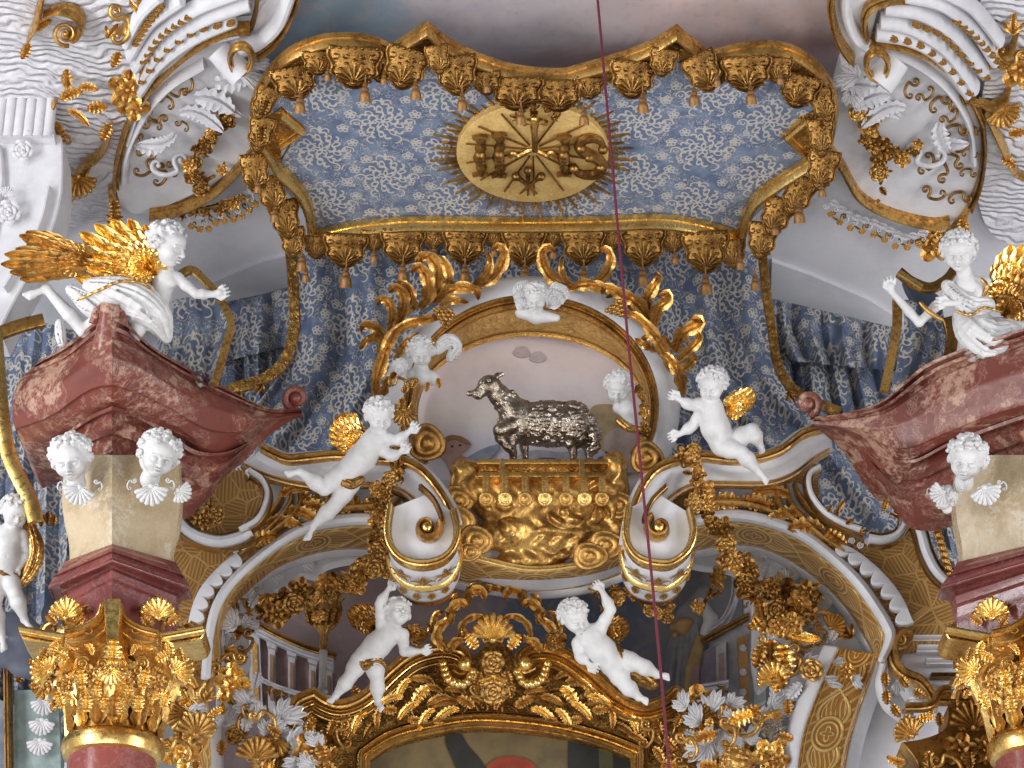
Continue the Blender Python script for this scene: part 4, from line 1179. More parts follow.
# fronds
fo = thing('gold_foliage', 'gold acanthus fronds climbing the side of the oval frame with the crowned cherub', 'foliage', PT(385, 400, -.2))
fo2 = thing('gold_foliage', 'gold acanthus fronds climbing the side of the oval frame with the upturned putto', 'foliage', PT(680, 400, -.2))
def frond(pts, W, parent, Y=-.2, lobes=4, mat=None, out=.35, name='frond'):
    P = cr(pts, 5); n = len(P); F = Fr(P[0][0], P[0][1], Y)
    S = [F.at(x, y, 60 * out * math.sin(PI * .8 * i / (n - 1))) for i, (x, y) in enumerate(P)]
    m = M(); leafG(m, S, W * F.s, lobes, nrm=F.b, n=16); return m.obj(name, mat or GOLD, parent)
for pts, W in [([(378, 404), (375, 385), (380, 365), (388, 340), (402, 325), (428, 317)], 7), ([(381, 375), (383, 350), (380, 335), (370, 326), (361, 327), (360, 333)], 7), ([(385, 345), (376, 338), (366, 342), (360, 350)], 5),
               ([(389, 330), (392, 315), (387, 302), (379, 300), (377, 306)], 6), ([(397, 325), (404, 308), (402, 294), (394, 288), (388, 293)], 7), ([(405, 312), (412, 305), (408, 288), (396, 282)], 6), ([(420, 308), (428, 296), (426, 276), (416, 267), (411, 273)], 8), ([(432, 303), (438, 285), (436, 266), (426, 256), (418, 261), (420, 268)], 8),
               ([(441, 298), (449, 282), (444, 262), (433, 258)], 6), ([(436, 302), (446, 292), (462, 287), (476, 290), (478, 299)], 7), ([(440, 306), (452, 300), (468, 302)], 5), ([(400, 330), (414, 322), (430, 318), (446, 312)], 6), ([(380, 400), (388, 380), (396, 372)], 5),
               ([(472, 287), (488, 281), (500, 268), (504, 252), (497, 246), (491, 251)], 7), ([(475, 283), (486, 275), (490, 262), (487, 252)], 5), ([(395, 360), (404, 345), (418, 332)], 5)]:
    frond(pts, W, fo)
for pts, W in [([(572, 288), (556, 281), (545, 268), (543, 252), (550, 247), (556, 252)], 7), ([(570, 286), (562, 272), (562, 258)], 4), ([(592, 284), (604, 276), (611, 262), (608, 250), (600, 250)], 6), ([(568, 289), (584, 285), (600, 288), (612, 294), (606, 298)], 7),
               ([(672, 372), (664, 350), (655, 334), (642, 318), (628, 310)], 7), ([(650, 325), (640, 305), (624, 295), (608, 286), (603, 292)], 8), ([(648, 318), (646, 303), (653, 290), (660, 278), (657, 274)], 7), ([(654, 328), (658, 310), (669, 301), (668, 294), (660, 296)], 7), ([(672, 348), (662, 338), (650, 336), (640, 340)], 5),
               ([(675, 352), (680, 338), (690, 330), (701, 326), (699, 320), (690, 322)], 8), ([(678, 360), (690, 350), (700, 340), (698, 332)], 6), ([(680, 372), (692, 362), (696, 356)], 6), ([(683, 395), (680, 375), (672, 360), (664, 352)], 7), ([(612, 292), (624, 300), (634, 312)], 5), ([(660, 350), (646, 345), (636, 338)], 5)]:
    frond(pts, W, fo2)
gr = put('grapes', 444, 317, -.45, 15, 0, None, 'grape_bunch', label='gold bunch of grapes above the crowned cherub', cat='grapes', group=None)
gr = put('grapes', 619, 310, -.45, 15, -40, None, 'grape_bunch', label='gold bunch of grapes beside the red cord on the oval frame', cat='grapes')

# cloud, book, seals
cl = thing('gold_cloud', 'swirling gold cloud bank under the book of seals', 'cloud', PT(535, 568, -.4))
F = Fr(535, 525, -.62); C = Clay(); rng = random.Random(2)
for x, y, rx, ry, w in [(520, 500, 34, 26, 0), (560, 500, 34, 28, 0), (500, 500, 28, 26, -4), (590, 505, 30, 28, -4), (540, 530, 48, 30, 2), (575, 535, 36, 24, 2), (500, 535, 24, 16, 0), (610, 490, 20, 26, -6), (470, 490, 20, 18, -4), (452, 520, 14, 14, 0), (475, 540, 16, 14, 0), (612, 530, 18, 22, -4), (530, 560, 34, 12, 0), (615, 465, 14, 14, -10), (465, 470, 16, 12, -8)]:
    C.ell((x, y, w), (rx, ry, 15), 6)
for k in range(24):   # long swirls dragged over the cloud
    cx, cy, R0 = rng.choice([(575, 512, 44), (575, 512, 30), (510, 500, 24), (500, 535, 22), (600, 495, 22), (548, 545, 26)])
    R = rng.uniform(4, R0); a0 = rng.uniform(0, 6.28); pts = []
    for q in range(9):
        a1 = a0 + q * .19; x = cx + R * 1.35 * math.cos(a1); y = cy + R * .75 * math.sin(a1)
        z = 15 * math.sqrt(max(0.02, 1 - ((x - 545) / 88) ** 2 - ((y - 518) / 54) ** 2)) + .6
        pts.append((x, y, z))
    C.chain(pts, [.8, 2.0, 3.2, 4.2, 4.6, 4.2, 3.2, 2.0, .8], 2.4)
def no(V):
    V = V.copy(); V[:, 2] += .8 * np.sin(V[:, 0] * .35 + 2 * np.sin(V[:, 1] * .21)) ; return V
C.build(F, 1.2, 'cloud_bank', GOLD, cl, no)
for x, y, s, sx in [(454, 522, 19, 1.15), (476, 541, 16, 1.1), (470, 484, 18, 1.2), (458, 500, 15, 1.1), (608, 484, 17, 1), (620, 505, 14, 1), (606, 545, 15, 1.2), (590, 556, 14, 1.3), (470, 566 - 14, 10, 1.2)]:
    put('puff', x, y, -.75, s, 0, cl, 'cloud_puff', sx=sx)
bk = thing('sealed_book', 'gold book lying flat under the lamb with seven seals hanging from ribbons', 'book', PT(543, 476, -.9))
def pbox(m, x0, x1, y0, y1, Yf, Yb):
    slab(m, [(x0, y0), (x1, y0), (x1, y1), (x0, y1)], VP(Yf - .12), Yb - Yf, .4)
m = M(); pbox(m, 479, 605, 463, 472, -.78, .1); m.obj('pages', GOLD_R, bk)
m = M(); pbox(m, 477, 608, 459, 463.5, -.86, .12); m.obj('cover', GOLD, bk)
m = M(); pbox(m, 478, 607, 472, 476.5, -.84, .1); m.obj('cover', GOLD, bk)
for x in (502, 582):
    m = M(); pbox(m, x - 2.5, x + 2.5, 458.5, 477, -.88, -.7); m.obj('clasp', GOLD_B, bk)
for i, x in enumerate((486, 505, 525, 545, 566, 584.5, 602)):
    m = M(); P = [PT(x, 476, -.98), PT(x, 484, -1.04), PT(x + .6, 498, -1.08)]
    for q in (-1, 1): tube(m, [p + V3((q * .014, 0, 0)) for p in P], .018, 6)
    m.obj('ribbon', GOLD_B, bk)
    put('disc', x, 499, -1.14, 7.6, 0, bk, 'seal', GOLD_B if i % 2 else GOLD)

# ---------------------------------------------------------------- the silver lamb
F = Fr(545, 425, -.5); C = Clay()
C.ell((549, 424, 0), (39, 22, 19), 6).ell((518, 422, 0), (18, 21, 16), 8).ell((574, 425, 0), (16, 23, 17), 6)
C.cone((516, 413, 2), (500, 396, 4), 14, 10.5, 7).cone((499, 394, 4), (492, 386, 6), 10, 9, 4)
C.ell((490, 385, 7), (11.5, 10.5, 9.5), 3).cone((486, 387, 9), (478, 394, 12), 8, 5.2, 3).cone((477, 393, 12), (480, 395, 12), 4.6, 4, 2)
C.cone((494, 379, 9), (503, 373, 8), 2.6, 1.4, 1.5).ell((500, 374.5, 8), (5.5, 2.4, 1.6), 1)
C.cone((481, 388, 6), (471, 393, 6), 2.6, 1.8, 1.5).ell((471, 393, 6), (5, 3, 1.8), 1)
C.ell((489, 381, 15), (1.9, 1.6, 1.6), .8, sub=True).ell((489, 381, 14.4), (1.3, 1.2, 1.2), .3).ell((481, 383, 14.8), (1.4, 1.4, 1.4), .6, sub=True)
C.ell((474, 393, 16), (.8, .6, .8), .4, sub=True).ell((477.5, 392.5, 16.4), (.8, .6, .8), .4, sub=True).cone((473, 396.2, 15), (480, 396.6, 15.6), .5, .5, .4, True)
# legs
C.chain([(516, 432, 8), (511, 444, 10), (513, 452, 9), (513, 457, 9)], [8, 4.5, 3.6, 3.8], 3)
C.chain([(512, 425, 13), (500, 430, 16), (500, 438, 15), (508, 447, 14), (511, 451, 13)], [8, 6.5, 4.6, 4, 3.2], 2.5)
C.chain([(574, 432, 6), (570, 444, 7), (573, 452, 7), (573, 458, 7)], [10, 5, 3.6, 3.8], 3)
C.chain([(584, 432, -4), (585, 444, -5), (588, 452, -5), (589, 458, -4)], [10, 5, 3.6, 3.8], 3)
C.chain([(524, 435, -6), (524, 448, -6), (525, 457, -6)], [7, 4, 3.6], 3)
C.chain([(592, 418, 2), (596, 432, 3), (594, 446, 4), (591, 454, 4)], [4, 5, 5, 3], 2.5)
rng = random.Random(9)
bodyE = [((549, 424, 0), (39.5, 22.5, 19.5)), ((518, 421, 0), (18.5, 22, 16.5)), ((574, 425, 0), (16.5, 23.5, 17.5)), ((507, 402, 3), (12, 12, 12)), ((594, 440, 4), (6, 14, 6))]
for k in range(800):
    c, r = rng.choices(bodyE, [6, 3, 3, 1, 1])[0]
    a, b = rng.uniform(0, 6.28), math.acos(rng.uniform(-.35, 1))
    d = (math.sin(b) * math.cos(a), math.sin(b) * math.sin(a), math.cos(b))
    p = tuple(c[i] + r[i] * d[i] * .99 for i in range(3))
    if p[0] < 510 and p[1] < 392: continue
    C.ell(p, (rng.uniform(1.8, 3.4), rng.uniform(1.3, 2.2), 1.5), 1.3)
lamb = C.build(F, .65, 'lamb', SILVER, None, label='silver lamb standing on the gold book of seals', cat='lamb')
# ---------------------------------------------------------------- the gallery arches
ga = thing('gallery_arch', 'broad white and gold gallery front with three arches and scalloped white edges', 'arch', PT(530, 600, 0))
YF, YB = -.55, .35
def inward(A, k):   # second run given separately
    return A
# centre arch soffit
CA = cr([(446, 546), (454, 549), (489, 560), (533, 568), (585, 562), (629, 546), (636, 542)], 8)
CB = cr([(444, 577), (489, 586), (533, 590), (585, 585), (626, 571), (634, 567)], 8)
CC = cr([(444, 583), (489, 592), (533, 596.5), (585, 591), (626, 577), (634, 573)], 8)
bandobj('strapwork_band', CA, CB, YF, YB - .1, BAND, ga)
bandobj('white_fillet', CB, CC, YB - .12, YB, WHITE, ga, .03, .06)
m = M(); sweep(m, CA, VP(YF), 1.6, .05, 'round'); sweep(m, CB, VP(YB - .12), 1.3, .04, 'round'); m.obj('gold_bead', GOLD_B, ga)
m = M(); slab(m, [tuple(p) for p in CA] + [(640, 480), (440, 480)], VP(YF + .08), .5); m.obj('centre_field', WHITE, ga, smooth=False)
# side arches: outer white line, band, inner white line
LA = [(204, 680), (206, 655), (209, 630), (215, 606), (228, 584), (250, 562), (278, 540), (305, 525), (335, 518), (368, 516), (400, 522), (425, 528)]
LB = [(219, 672), (219, 650), (220, 630), (231, 606), (250, 584), (278, 565), (313, 552), (351, 547), (387, 551), (415, 556)]
RA = [(660, 534), (680, 522), (697, 517), (731, 512), (764, 517), (802, 531), (832, 553), (860, 580), (880, 608), (890, 625), (893, 638), (881, 662)]
RB = [(668, 556), (693, 549), (737, 543), (770, 549), (802, 566), (830, 588), (852, 613), (868, 640), (880, 662)]
for A, B, s in ((LA, LB, 1), (RA, RB, -1)):
    A = cr(A, 8); B = cr(B, 8)
    A1 = [tuple(p) for p in resamp(A, 80)]; B1 = [tuple(p) for p in resamp(B, 80)]
    A2 = [(a[0] * .78 + b[0] * .22, a[1] * .78 + b[1] * .22) for a, b in zip(A1, B1)]
    B2 = [(b[0] * 1.22 - a[0] * .22, b[1] * 1.22 - a[1] * .22) for a, b in zip(A1, B1)]
    bandobj('white_fillet', A1, A2, YF - .03, YF, WHITE, ga, .04, .06)
    bandobj('strapwork_band', A2, B1, YF, YB - .15, BAND, ga)
    bandobj('white_fillet', B1, B2, YB - .15, YB, WHITE, ga, .03, .06)
    m = M(); sweep(m, A2, VP(YF), 1.2, .04, 'round'); sweep(m, B1, VP(YB - .15), 1.1, .04, 'round'); m.obj('gold_bead', GOLD_B, ga)
# front faces behind the mouldings
m = M(); slab(m, cr([(168, 470), (247, 470), (290, 468), (340, 464), (400, 466), (430, 500), (430, 530), (430, 530), (400, 522), (368, 516), (335, 518), (305, 525), (278, 540), (250, 562), (228, 584), (215, 606), (209, 630), (205, 680), (205, 680), (150, 690), (150, 690), (160, 560)], 5, True), VP(YF + .1), .5)
m.obj('basketwork_field', BASKET, ga, smooth=False)
m = M(); slab(m, cr([(650, 530), (660, 480), (720, 468), (790, 468), (815, 462), (822, 505), (850, 532), (892, 548), (905, 520), (922, 545), (930, 565), (945, 582), (970, 600), (978, 640), (905, 650), (905, 650), (893, 625), (880, 608), (860, 580), (832, 553), (802, 531), (764, 517), (731, 512), (697, 517), (680, 522)], 5, True), VP(YF + .1), .5)
m.obj('basketwork_field', BASKET, ga, smooth=False)
# cornice above: gold top roll, white cove, gold lower line
def cornice(top, bot, Yt=-.95, Yb=-.7):
    A = [tuple(p) for p in resamp(cr(top, 8), 70)]; B = [tuple(p) for p in resamp(cr(bot, 8), 70)]
    bandobj('white_cove', A, B, Yt, Yb, WHITE, ga, -.05, .16)
    m = M(); sweep(m, A, VP(Yt - .02), 3.8, .12, 'mould'); m.obj('gold_top_moulding', GOLD, ga)
    m = M(); sweep(m, B, VP(Yb - .04), 2.4, .07, 'mould'); m.obj('gold_lower_moulding', GOLD, ga)
    # top surface going back
    m = M(); m.grid([[PT(x, y, Yt), PT(x, y, Yt) + V3((0, .9, 0))] for x, y in A]); m.obj('ledge', WHITE, ga)
cornice([(262, 449), (275, 456), (289, 461), (313, 459), (340, 457), (373, 461), (401, 462), (422, 472), (439, 491), (450, 510), (454, 525)], [(242, 466), (269, 478), (302, 486), (335, 488), (368, 486), (398, 491), (415, 502), (427, 516), (430, 528)])
cornice([(627, 545), (632, 515), (641, 490), (655, 472), (674, 463), (700, 458), (730, 461), (755, 460), (780, 452), (802, 436), (827, 428)], [(653, 530), (660, 512), (672, 498), (690, 488), (712, 485), (764, 485), (791, 477), (813, 461), (829, 452)])
# C-scroll ends, white with gold edge
def cscroll(pts, w, parent, Y=-.75, mat=WHITE, edge=True, tp=None, h=.12):
    P = [tuple(p) for p in resamp(cr(pts, 8), 70)]
    m = M(); sweep(m, P, VP(Y), w, h, 'round', taper=tp); m.obj('white_scroll_band', mat, parent)
    if edge:
        for d in (-1, 1):
            m = M(); sweep(m, offset2(P, d * w * 1.0, False), VP(Y - .02), 1.3, .07, 'round', taper=tp); m.obj('gold_edge', GOLD_D, parent)
tap = lambda t: .35 + .65 * math.sin(PI * min(1, .15 + t * .8))
cscroll([(250, 474), (262, 482), (268, 496), (264, 512), (256, 524), (240, 533)], 4, ga)
cscroll([(250, 480), (247, 476), (252, 473)], 2, ga)
cscroll([(180, 524), (190, 534), (204, 541), (222, 544), (242, 539), (250, 533)], 7.5, ga, -.72)
cscroll([(819, 470), (810, 476), (808, 486), (812, 500), (824, 515), (842, 526), (864, 534)], 4, ga)
cscroll([(868, 541), (882, 542), (896, 537), (904, 526), (903, 514), (893, 508)], 6, ga, -.78, tp=lambda t: 1 - .5 * t)
cscroll([(898, 505), (912, 515), (920, 535), (926, 556), (936, 574), (950, 586), (962, 590)], 7, ga, -.8, tp=lambda t: .6 + .4 * math.sin(PI * t))
# gold frilled ruffle of the right S-scroll
for i, (x, y) in enumerate(resamp(cr([(884, 510), (888, 500), (900, 497), (914, 501), (926, 515), (934, 535), (940, 555), (946, 575)], 6), 20)):
    put('leaf', x, y, -.86, 9, 20 + i * 5.5, ga, 'frill', GOLD, sx=1.6)
for i, (x, y) in enumerate(resamp(cr([(176, 510), (190, 520), (205, 524)], 6), 8)):
    put('leaf', x, y, -.8, 8, -40 + i * 5, ga, 'frill', GOLD_D, sx=1.5)
# scalloped white ribbons
def scallop(A, B, Y, n):
    A = resamp(cr(A, 8), n * 8 + 1); B = resamp(cr(B, 8), n * 8 + 1)
    pts = [tuple(p) for p in A]
    low = []
    for i in range(len(B)):
        f = .38 + .6 * abs(math.sin(PI * i / 8)) ** .6
        low.append((A[i][0] * (1 - f) + B[i][0] * f, A[i][1] * (1 - f) + B[i][1] * f))
    m = M(); slab(m, pts + low[::-1], VP(Y), .07, .8); m.obj('scalloped_ribbon', WHITE, ga)
scallop([(236, 552), (218, 567), (202, 585), (193, 603), (188, 622)], [(246, 562), (230, 576), (215, 592), (207, 608), (203, 624)], YF - .06, 6)
scallop([(838, 540), (862, 554), (885, 574), (902, 596), (914, 622)], [(832, 552), (853, 566), (873, 585), (888, 604), (898, 628)], YF - .06, 7)
for x, y, a in ((236, 550, 60), (242, 547, 240), (860, 545, -60), (852, 541, 120), (868, 541, 40)): put('volute', x, y, YF - .1, 6, a, ga, 'small_scroll', WHITE)
for pts in ([(262, 484), (300, 489), (340, 489), (372, 489), (400, 498), (404, 512), (370, 513), (335, 515), (300, 522), (276, 530), (272, 505)], [(690, 500), (715, 489), (764, 489), (795, 482), (806, 492), (812, 512), (826, 530), (800, 524), (766, 512), (731, 508), (697, 512)]):
    m = M(); slab(m, cr(pts, 5, True), VP(YF + .04), .06, .6); m.obj('white_panel', WHITE, ga, smooth=False)
for P, s in (([(292, 490), (290, 505), (278, 522), (258, 540), (240, 556)], 1), ([(284, 488), (280, 502), (268, 518), (252, 530)], 1), ([(300, 492), (300, 506), (290, 520), (272, 534), (256, 548)], 1), ([(400, 500), (385, 508), (360, 509), (335, 511), (312, 518)], 1),
             ([(786, 486), (790, 503), (802, 520), (822, 538), (844, 552)], -1), ([(794, 484), (800, 498), (814, 514), (832, 528)], -1), ([(776, 490), (778, 505), (790, 518), (808, 532)], -1), ([(692, 505), (712, 504), (740, 505), (764, 510), (786, 520)], -1)):
    m = M(); sweep(m, cr(P, 7), VP(YF - .04), 3.2, .09, 'round', taper=lambda t: .35 + .65 * math.sin(PI * (.15 + .8 * t))); m.obj('relief_rib', GOLD, ga)
# gold relief leaves between cornice and arch
random.seed(11)
for x, y, s, a, k, mi in [(280, 498, 20, 20, 'plume', 0), (298, 492, 15, 100, 'bent_leaf', 0), (285, 512, 26, 60, 'plume', 0), (266, 524, 24, 45, 'plume', 0), (250, 545, 22, 40, 'bent_leaf', 0), (318, 492, 13, 180, 'leaf', 0), (330, 494, 12, 180, 'leaf', 0), (342, 494, 12, 180, 'leaf', 0), (356, 494, 12, 180, 'leaf', 0), (306, 505, 20, 80, 'bent_leaf', 0), (330, 506, 22, 85, 'leaf', 0), (360, 506, 20, 90, 'leaf', 0), (380, 500, 16, 120, 'plume', 0),
                          (790, 498, 24, -30, 'plume', 1), (804, 515, 26, -50, 'plume', 1), (822, 530, 26, -55, 'bent_leaf', 1), (775, 492, 15, 180, 'leaf', 1), (760, 494, 14, 180, 'bent_leaf', 1), (746, 494, 14, 180, 'bent_leaf', 1), (730, 494, 14, 180, 'leaf', 1), (716, 496, 14, 180, 'leaf', 1), (700, 500, 15, 180, 'bent_leaf', 1), (770, 505, 22, -75, 'leaf', 1), (740, 502, 24, -85, 'leaf', 1), (715, 504, 24, -90, 'leaf', 1), (845, 545, 20, -50, 'leaf', 1)]:
    put(k, x, y, YF - .05, s * 1.25, a, ga, 'relief_leaf', GOLD, mirror=bool(mi))
for x in range(306, 370, 11): put('rosette', x, 503, YF - .05, 3, 0, ga, 'bead', GOLD)
for x in range(712, 786, 11): put('rosette', x, 503, YF - .05, 3, 0, ga, 'bead', GOLD)
for x, y, s, k, a in [(165, 512, 10, 'flower', 0), (203, 520, 11, 'flower', 0), (215, 516, 10, 'rosette', 0), (195, 516, 9, 'leaf', 20), (210, 508, 10, 'sprig', 0), (828, 512, 8, 'leaf', 30), (838, 516, 14, 'plume', -20), (846, 524, 9, 'leaf', 60), (860, 532, 9, 'sprig', 80)]:
    put(k, x, y, -.85, s, a, ga, 'gold_blossom', GOLD_D)

# great volute consoles
def console(label, cx, cy, hx, hy, low, x0, x1, sgn):
    t = thing('scroll_console', label, 'volute', PT(cx, low, -1))
    Yf = -1.35
    ol = spiral(cx, cy, 31, 31, 0, 1, 40)
    out = cr([(x0 + 2, cy - 20), (x0 - 1, cy + 4), (x0 + 3, cy + 20), (x0 + 14, cy + 31), (cx, cy + 35), (x1 - 14, cy + 31), (x1 - 3, cy + 20), (x1 + 1, cy + 4), (x1 - 3, cy - 16)], 8)
    # face
    m = M(); slab(m, [tuple(p) for p in out] + [(cx + sgn * 6, cy - 34)], VP(Yf + .03), .4, 1); m.obj('face', WHITE, t, smooth=False)
    # the roll seen from below: bands running round it, each further back
    c0 = [PT(x, y, Yf) for x, y in out]; ctr = PT(cx, cy, Yf)
    for ya, yb, mat, nm, g0, g1, bl in [(-1.36, -1.24, GOLD, 'gold_band', .0, .02, .02), (-1.24, -.90, WHITE, 'white_band', .0, .0, .012), (-.90, -.83, GOLD_B, 'gold_moulding', .01, .01, .03), (-.83, -.56, WHITE, 'scalloped_band', .0, -.01, .01), (-.56, -.40, GOLD, 'base_band', -.03, -.07, .02)]:
        m = M(); G = []
        for i, p in enumerate(c0):
            d = (p - ctr); d.y = 0; d.normalize()
            G.append([V3((p.x, ya + (yb - ya) * q / 6, p.z)) + d * (g0 + (g1 - g0) * q / 6 + bl * math.sin(PI * q / 6) + (q / 6) * .03 * (yb + 1.35)) for q in range(7)])
        m.grid(G); o = m.obj(nm, mat, t); md = o.modifiers.new('t', 'SOLIDIFY'); md.thickness = .03; md.offset = 0
    m = M(); back = [V3((p.x, -.41, p.z)) for p in c0]; cc = V3((ctr.x, -.41, ctr.z))
    m.add(back + [cc], [(i, i + 1, len(back)) for i in range(len(back) - 1)]); m.obj('back', GOLD_D, t)
    hx_, hy_ = cx + sgn * 5, cy + 1
    sp = [(hx_ + (2 + 11 * (k / 40)) * math.cos(-sgn * 2 * PI * 1.35 * (k / 40) + 1.9), hy_ + (2 + 11 * (k / 40)) * math.sin(-sgn * 2 * PI * 1.35 * (k / 40) + 1.9)) for k in range(41)]
    m = M(); sweep(m, sp, VP(Yf - .01), 3.4, .10, 'round', taper=lambda t: .6 + .5 * t); m.obj('spiral_moulding', GOLD, t)
    m = M(); sweep(m, offset2([tuple(p) for p in out], 2.5, False), VP(Yf - .01), 3.4, .09, 'mould'); m.obj('rim_moulding', GOLD_B, t)
    fx = cx - sgn * 26
    m = M(); sweep(m, cr([sp[-1], (hx_ + sgn * 15, hy_ - 8), (cx + sgn * 12, cy - 26), (cx - sgn * 2, cy - 40)], 8), VP(Yf - .01), 2.4, .07, 'mould'); m.obj('rising_moulding', GOLD_D, t)
    m = M(); ball(m, PT(hx_, hy_, Yf - .05), .05, nu=14, nv=10); m.obj('eye', GOLD_B, t)
    return t
def on_roll(t, cx, cy, cnt, Y, rx, ry, key, s, mat, a0, a1, nm, flip=False):
    for i in range(cnt):
        a = math.radians(a0 + (a1 - a0) * i / (cnt - 1))
        ctr = PT(cx, cy, -1.35); p0 = PT(cx + rx * math.cos(a), cy + ry * math.sin(a), -1.35)
        d = p0 - ctr; d.y = 0; d.normalize(); u = V3((0, -1, 0)); r = u.cross(d)
        R = Matrix((r, u, d)).transposed().to_4x4()
        place(nm, umesh(key, mat), Matrix.Translation(V3((p0.x, Y, p0.z)) + d * .055) @ R @ Matrix.Rotation(PI if flip else 0, 4, 'Z') @ Matrix.Diagonal((s, s, s * .35, 1)), t)
c1 = console('big white and gold scroll console above the putto with one arm raised behind it', 422, 527, 0, 0, 606, 391, 454, 1)
c2 = console('big scroll console at the foot of the oval frame, crossed by the red cord', 664, 527, 0, 0, 602, 629, 690, -1)
for c, cx in ((c1, 422), (c2, 660)):
    on_roll(c, cx, 527, 3, -1.06, 31, 35, 'fleur', .13, GOLD, 52, 128, 'fleuron')
    on_roll(c, cx, 527, 2, -1.06, 31, 33, 'fleur', .10, GOLD, 18, 162, 'fleuron')
    on_roll(c, cx, 527, 6, -.80, 31, 35, 'leaf', .12, GOLD, 30, 150, 'scallop', True)
# ---------------------------------------------------------------- marble piers, capitals and scrolled pediments
def loft3(rows, nseg, ncol, sub=3, yof=None):
    """rows: lists of (px,py,Y); a doubled point is a sharp arris. -> grid of points"""
    R = []
    for r in rows:
        k = [i for i in range(1, len(r)) if r[i] == r[i - 1]]
        if k:
            i = k[0]; a = resamp(cr(r[:i], 6), ncol); b = resamp(cr(r[i:], 6), ncol); R.append(np.concatenate([a, b]))
        else: R.append(resamp(cr(r, 6), ncol))
    R = np.array(R)
    n = len(R); out = []
    for i in range(n - 1):
        for q in range(sub):
            t = q / sub; out.append(R[i] * (1 - t) + R[i + 1] * t if True else 0)
    out.append(R[-1])
    return np.array(out)
def loftobj(name, rows, ncol, mat, parent, sub=4, steps=None, back=.9, cubic=True, tb=None, **kw):
    R = []
    ks = []
    for r in rows:
        k = [i for i in range(1, len(r)) if tuple(r[i]) == tuple(r[i - 1])]
        if k: i = k[0]; R.append(np.concatenate([resamp(cr(r[:i], 6), ncol), resamp(cr(r[i:], 6), ncol)])); ks.append(1)
        else: R.append(resamp(cr(r, 6), ncol))
    R = np.array(R); n = len(R); out = []
    seq = [tuple(x.ravel()) for x in R]
    S = np.array(cr(seq, sub)).reshape(-1, R.shape[1], 3) if cubic else R
    if steps is not None:   # fine mouldings: (position 0..1, out in metres)
        nn = 60; idx = np.linspace(0, len(S) - 1, nn); lo = np.floor(idx).astype(int); hi = np.minimum(lo + 1, len(S) - 1); f = (idx - lo)[:, None, None]
        S = S[lo] * (1 - f) + S[hi] * f
        xs = [p[0] for p in steps]; ys = [p[1] for p in steps]
        for i in range(nn): S[i, :, 2] -= np.interp(i / (nn - 1), xs, ys)
    G = [[PT(*p) for p in row] for row in S]
    nc = len(G[0])
    bk = [V3((0, back * (tb(j / (nc - 1)) if tb else 1), 0)) for j in range(nc)]
    G = [[p + b for p, b in zip(G[0], bk)]] + G + [[p + b for p, b in zip(G[-1], bk)]]
    G = [[r[0] + bk[0]] + r + [r[-1] + bk[-1]] for r in G]
    m = M(); m.grid(G); return m.obj(name, mat, parent, **kw)
def Yrow(pts, dy):
    return [(x, y, Y + dy) for x, y, Y in pts]

lp = thing('scrolled_pediment', 'big veined red marble broken pediment curling to a scroll, under the winged child', 'pediment', PT(112, 480, -2.2))
KY = -2.75
rowsL = [
 [(38, 362, -1.95), (70, 342, -2.3), (98, 320, -2.65), (112, 316, KY), (112, 316, KY), (126, 322, -2.65), (150, 345, -2.4), (185, 366, -2.1), (230, 390, -1.75), (268, 408, -1.5), (300, 408, -1.35)],
 [(20, 380, -1.95), (60, 366, -2.3), (95, 340, -2.6), (112, 336, KY), (112, 336, KY), (130, 344, -2.65), (158, 362, -2.4), (195, 384, -2.1), (235, 402, -1.75), (270, 413, -1.5), (302, 412, -1.35)],
 [(13, 400, -1.95), (55, 386, -2.3), (90, 362, -2.6), (112, 357, KY), (112, 357, KY), (135, 366, -2.6), (165, 382, -2.4), (200, 402, -2.1), (240, 416, -1.75), (268, 419, -1.5), (302, 414, -1.35)],
 [(14, 425, -1.9), (50, 412, -2.2), (88, 386, -2.5), (112, 380, KY + .1), (112, 380, KY + .1), (138, 388, -2.5), (170, 404, -2.3), (205, 424, -2.0), (240, 430, -1.7), (266, 422, -1.5), (301, 415, -1.35)],
 [(24, 442, -1.8), (55, 428, -2.1), (88, 408, -2.4), (112, 402, KY + .25), (112, 402, KY + .25), (140, 410, -2.4), (172, 424, -2.2), (206, 444, -1.9), (236, 440, -1.65), (266, 424, -1.5), (300, 415, -1.35)],
]
loftobj('cornice', rowsL, 40, RED, lp, 6, [(0, .10), (.05, .10), (.06, .0), (.10, .0), (.11, .07), (.17, .05), (.19, -.01), (.26, .0), (.27, .05), (.5, .09), (.8, .04), (.82, .0), (.9, -.02), (1, -.05)], tb=lambda t: min(1, max(.05, (1 - t) * 3)))
rowsL2 = [
 [(34, 446, -1.6), (60, 436, -1.9), (90, 416, -2.2), (112, 406, KY + .3), (112, 406, KY + .3), (136, 414, -2.2), (166, 430, -2.0), (195, 450, -1.8), (225, 452, -1.55), (250, 442, -1.4)],
 [(48, 452, -1.55), (68, 452, -1.85), (90, 442, -2.1), (112, 434, KY + .5), (112, 434, KY + .5), (140, 444, -2.1), (165, 462, -1.9), (190, 478, -1.7), (222, 470, -1.5), (240, 454, -1.35)],
 [(60, 468, -1.5), (75, 478, -1.8), (92, 470, -2.05), (112, 462, KY + .6), (112, 462, KY + .6), (140, 476, -2.05), (160, 490, -1.85), (180, 504, -1.65), (208, 490, -1.5), (226, 474, -1.35)],
]
loftobj('under_mould', rowsL2, 30, RED, lp, 6, [(0, .05), (.08, .05), (.1, -.03), (.3, .04), (.5, .0), (.52, -.05), (.8, .03), (1, 0)], back=.5, tb=lambda t: min(1, max(.05, (1 - t) * 3)))
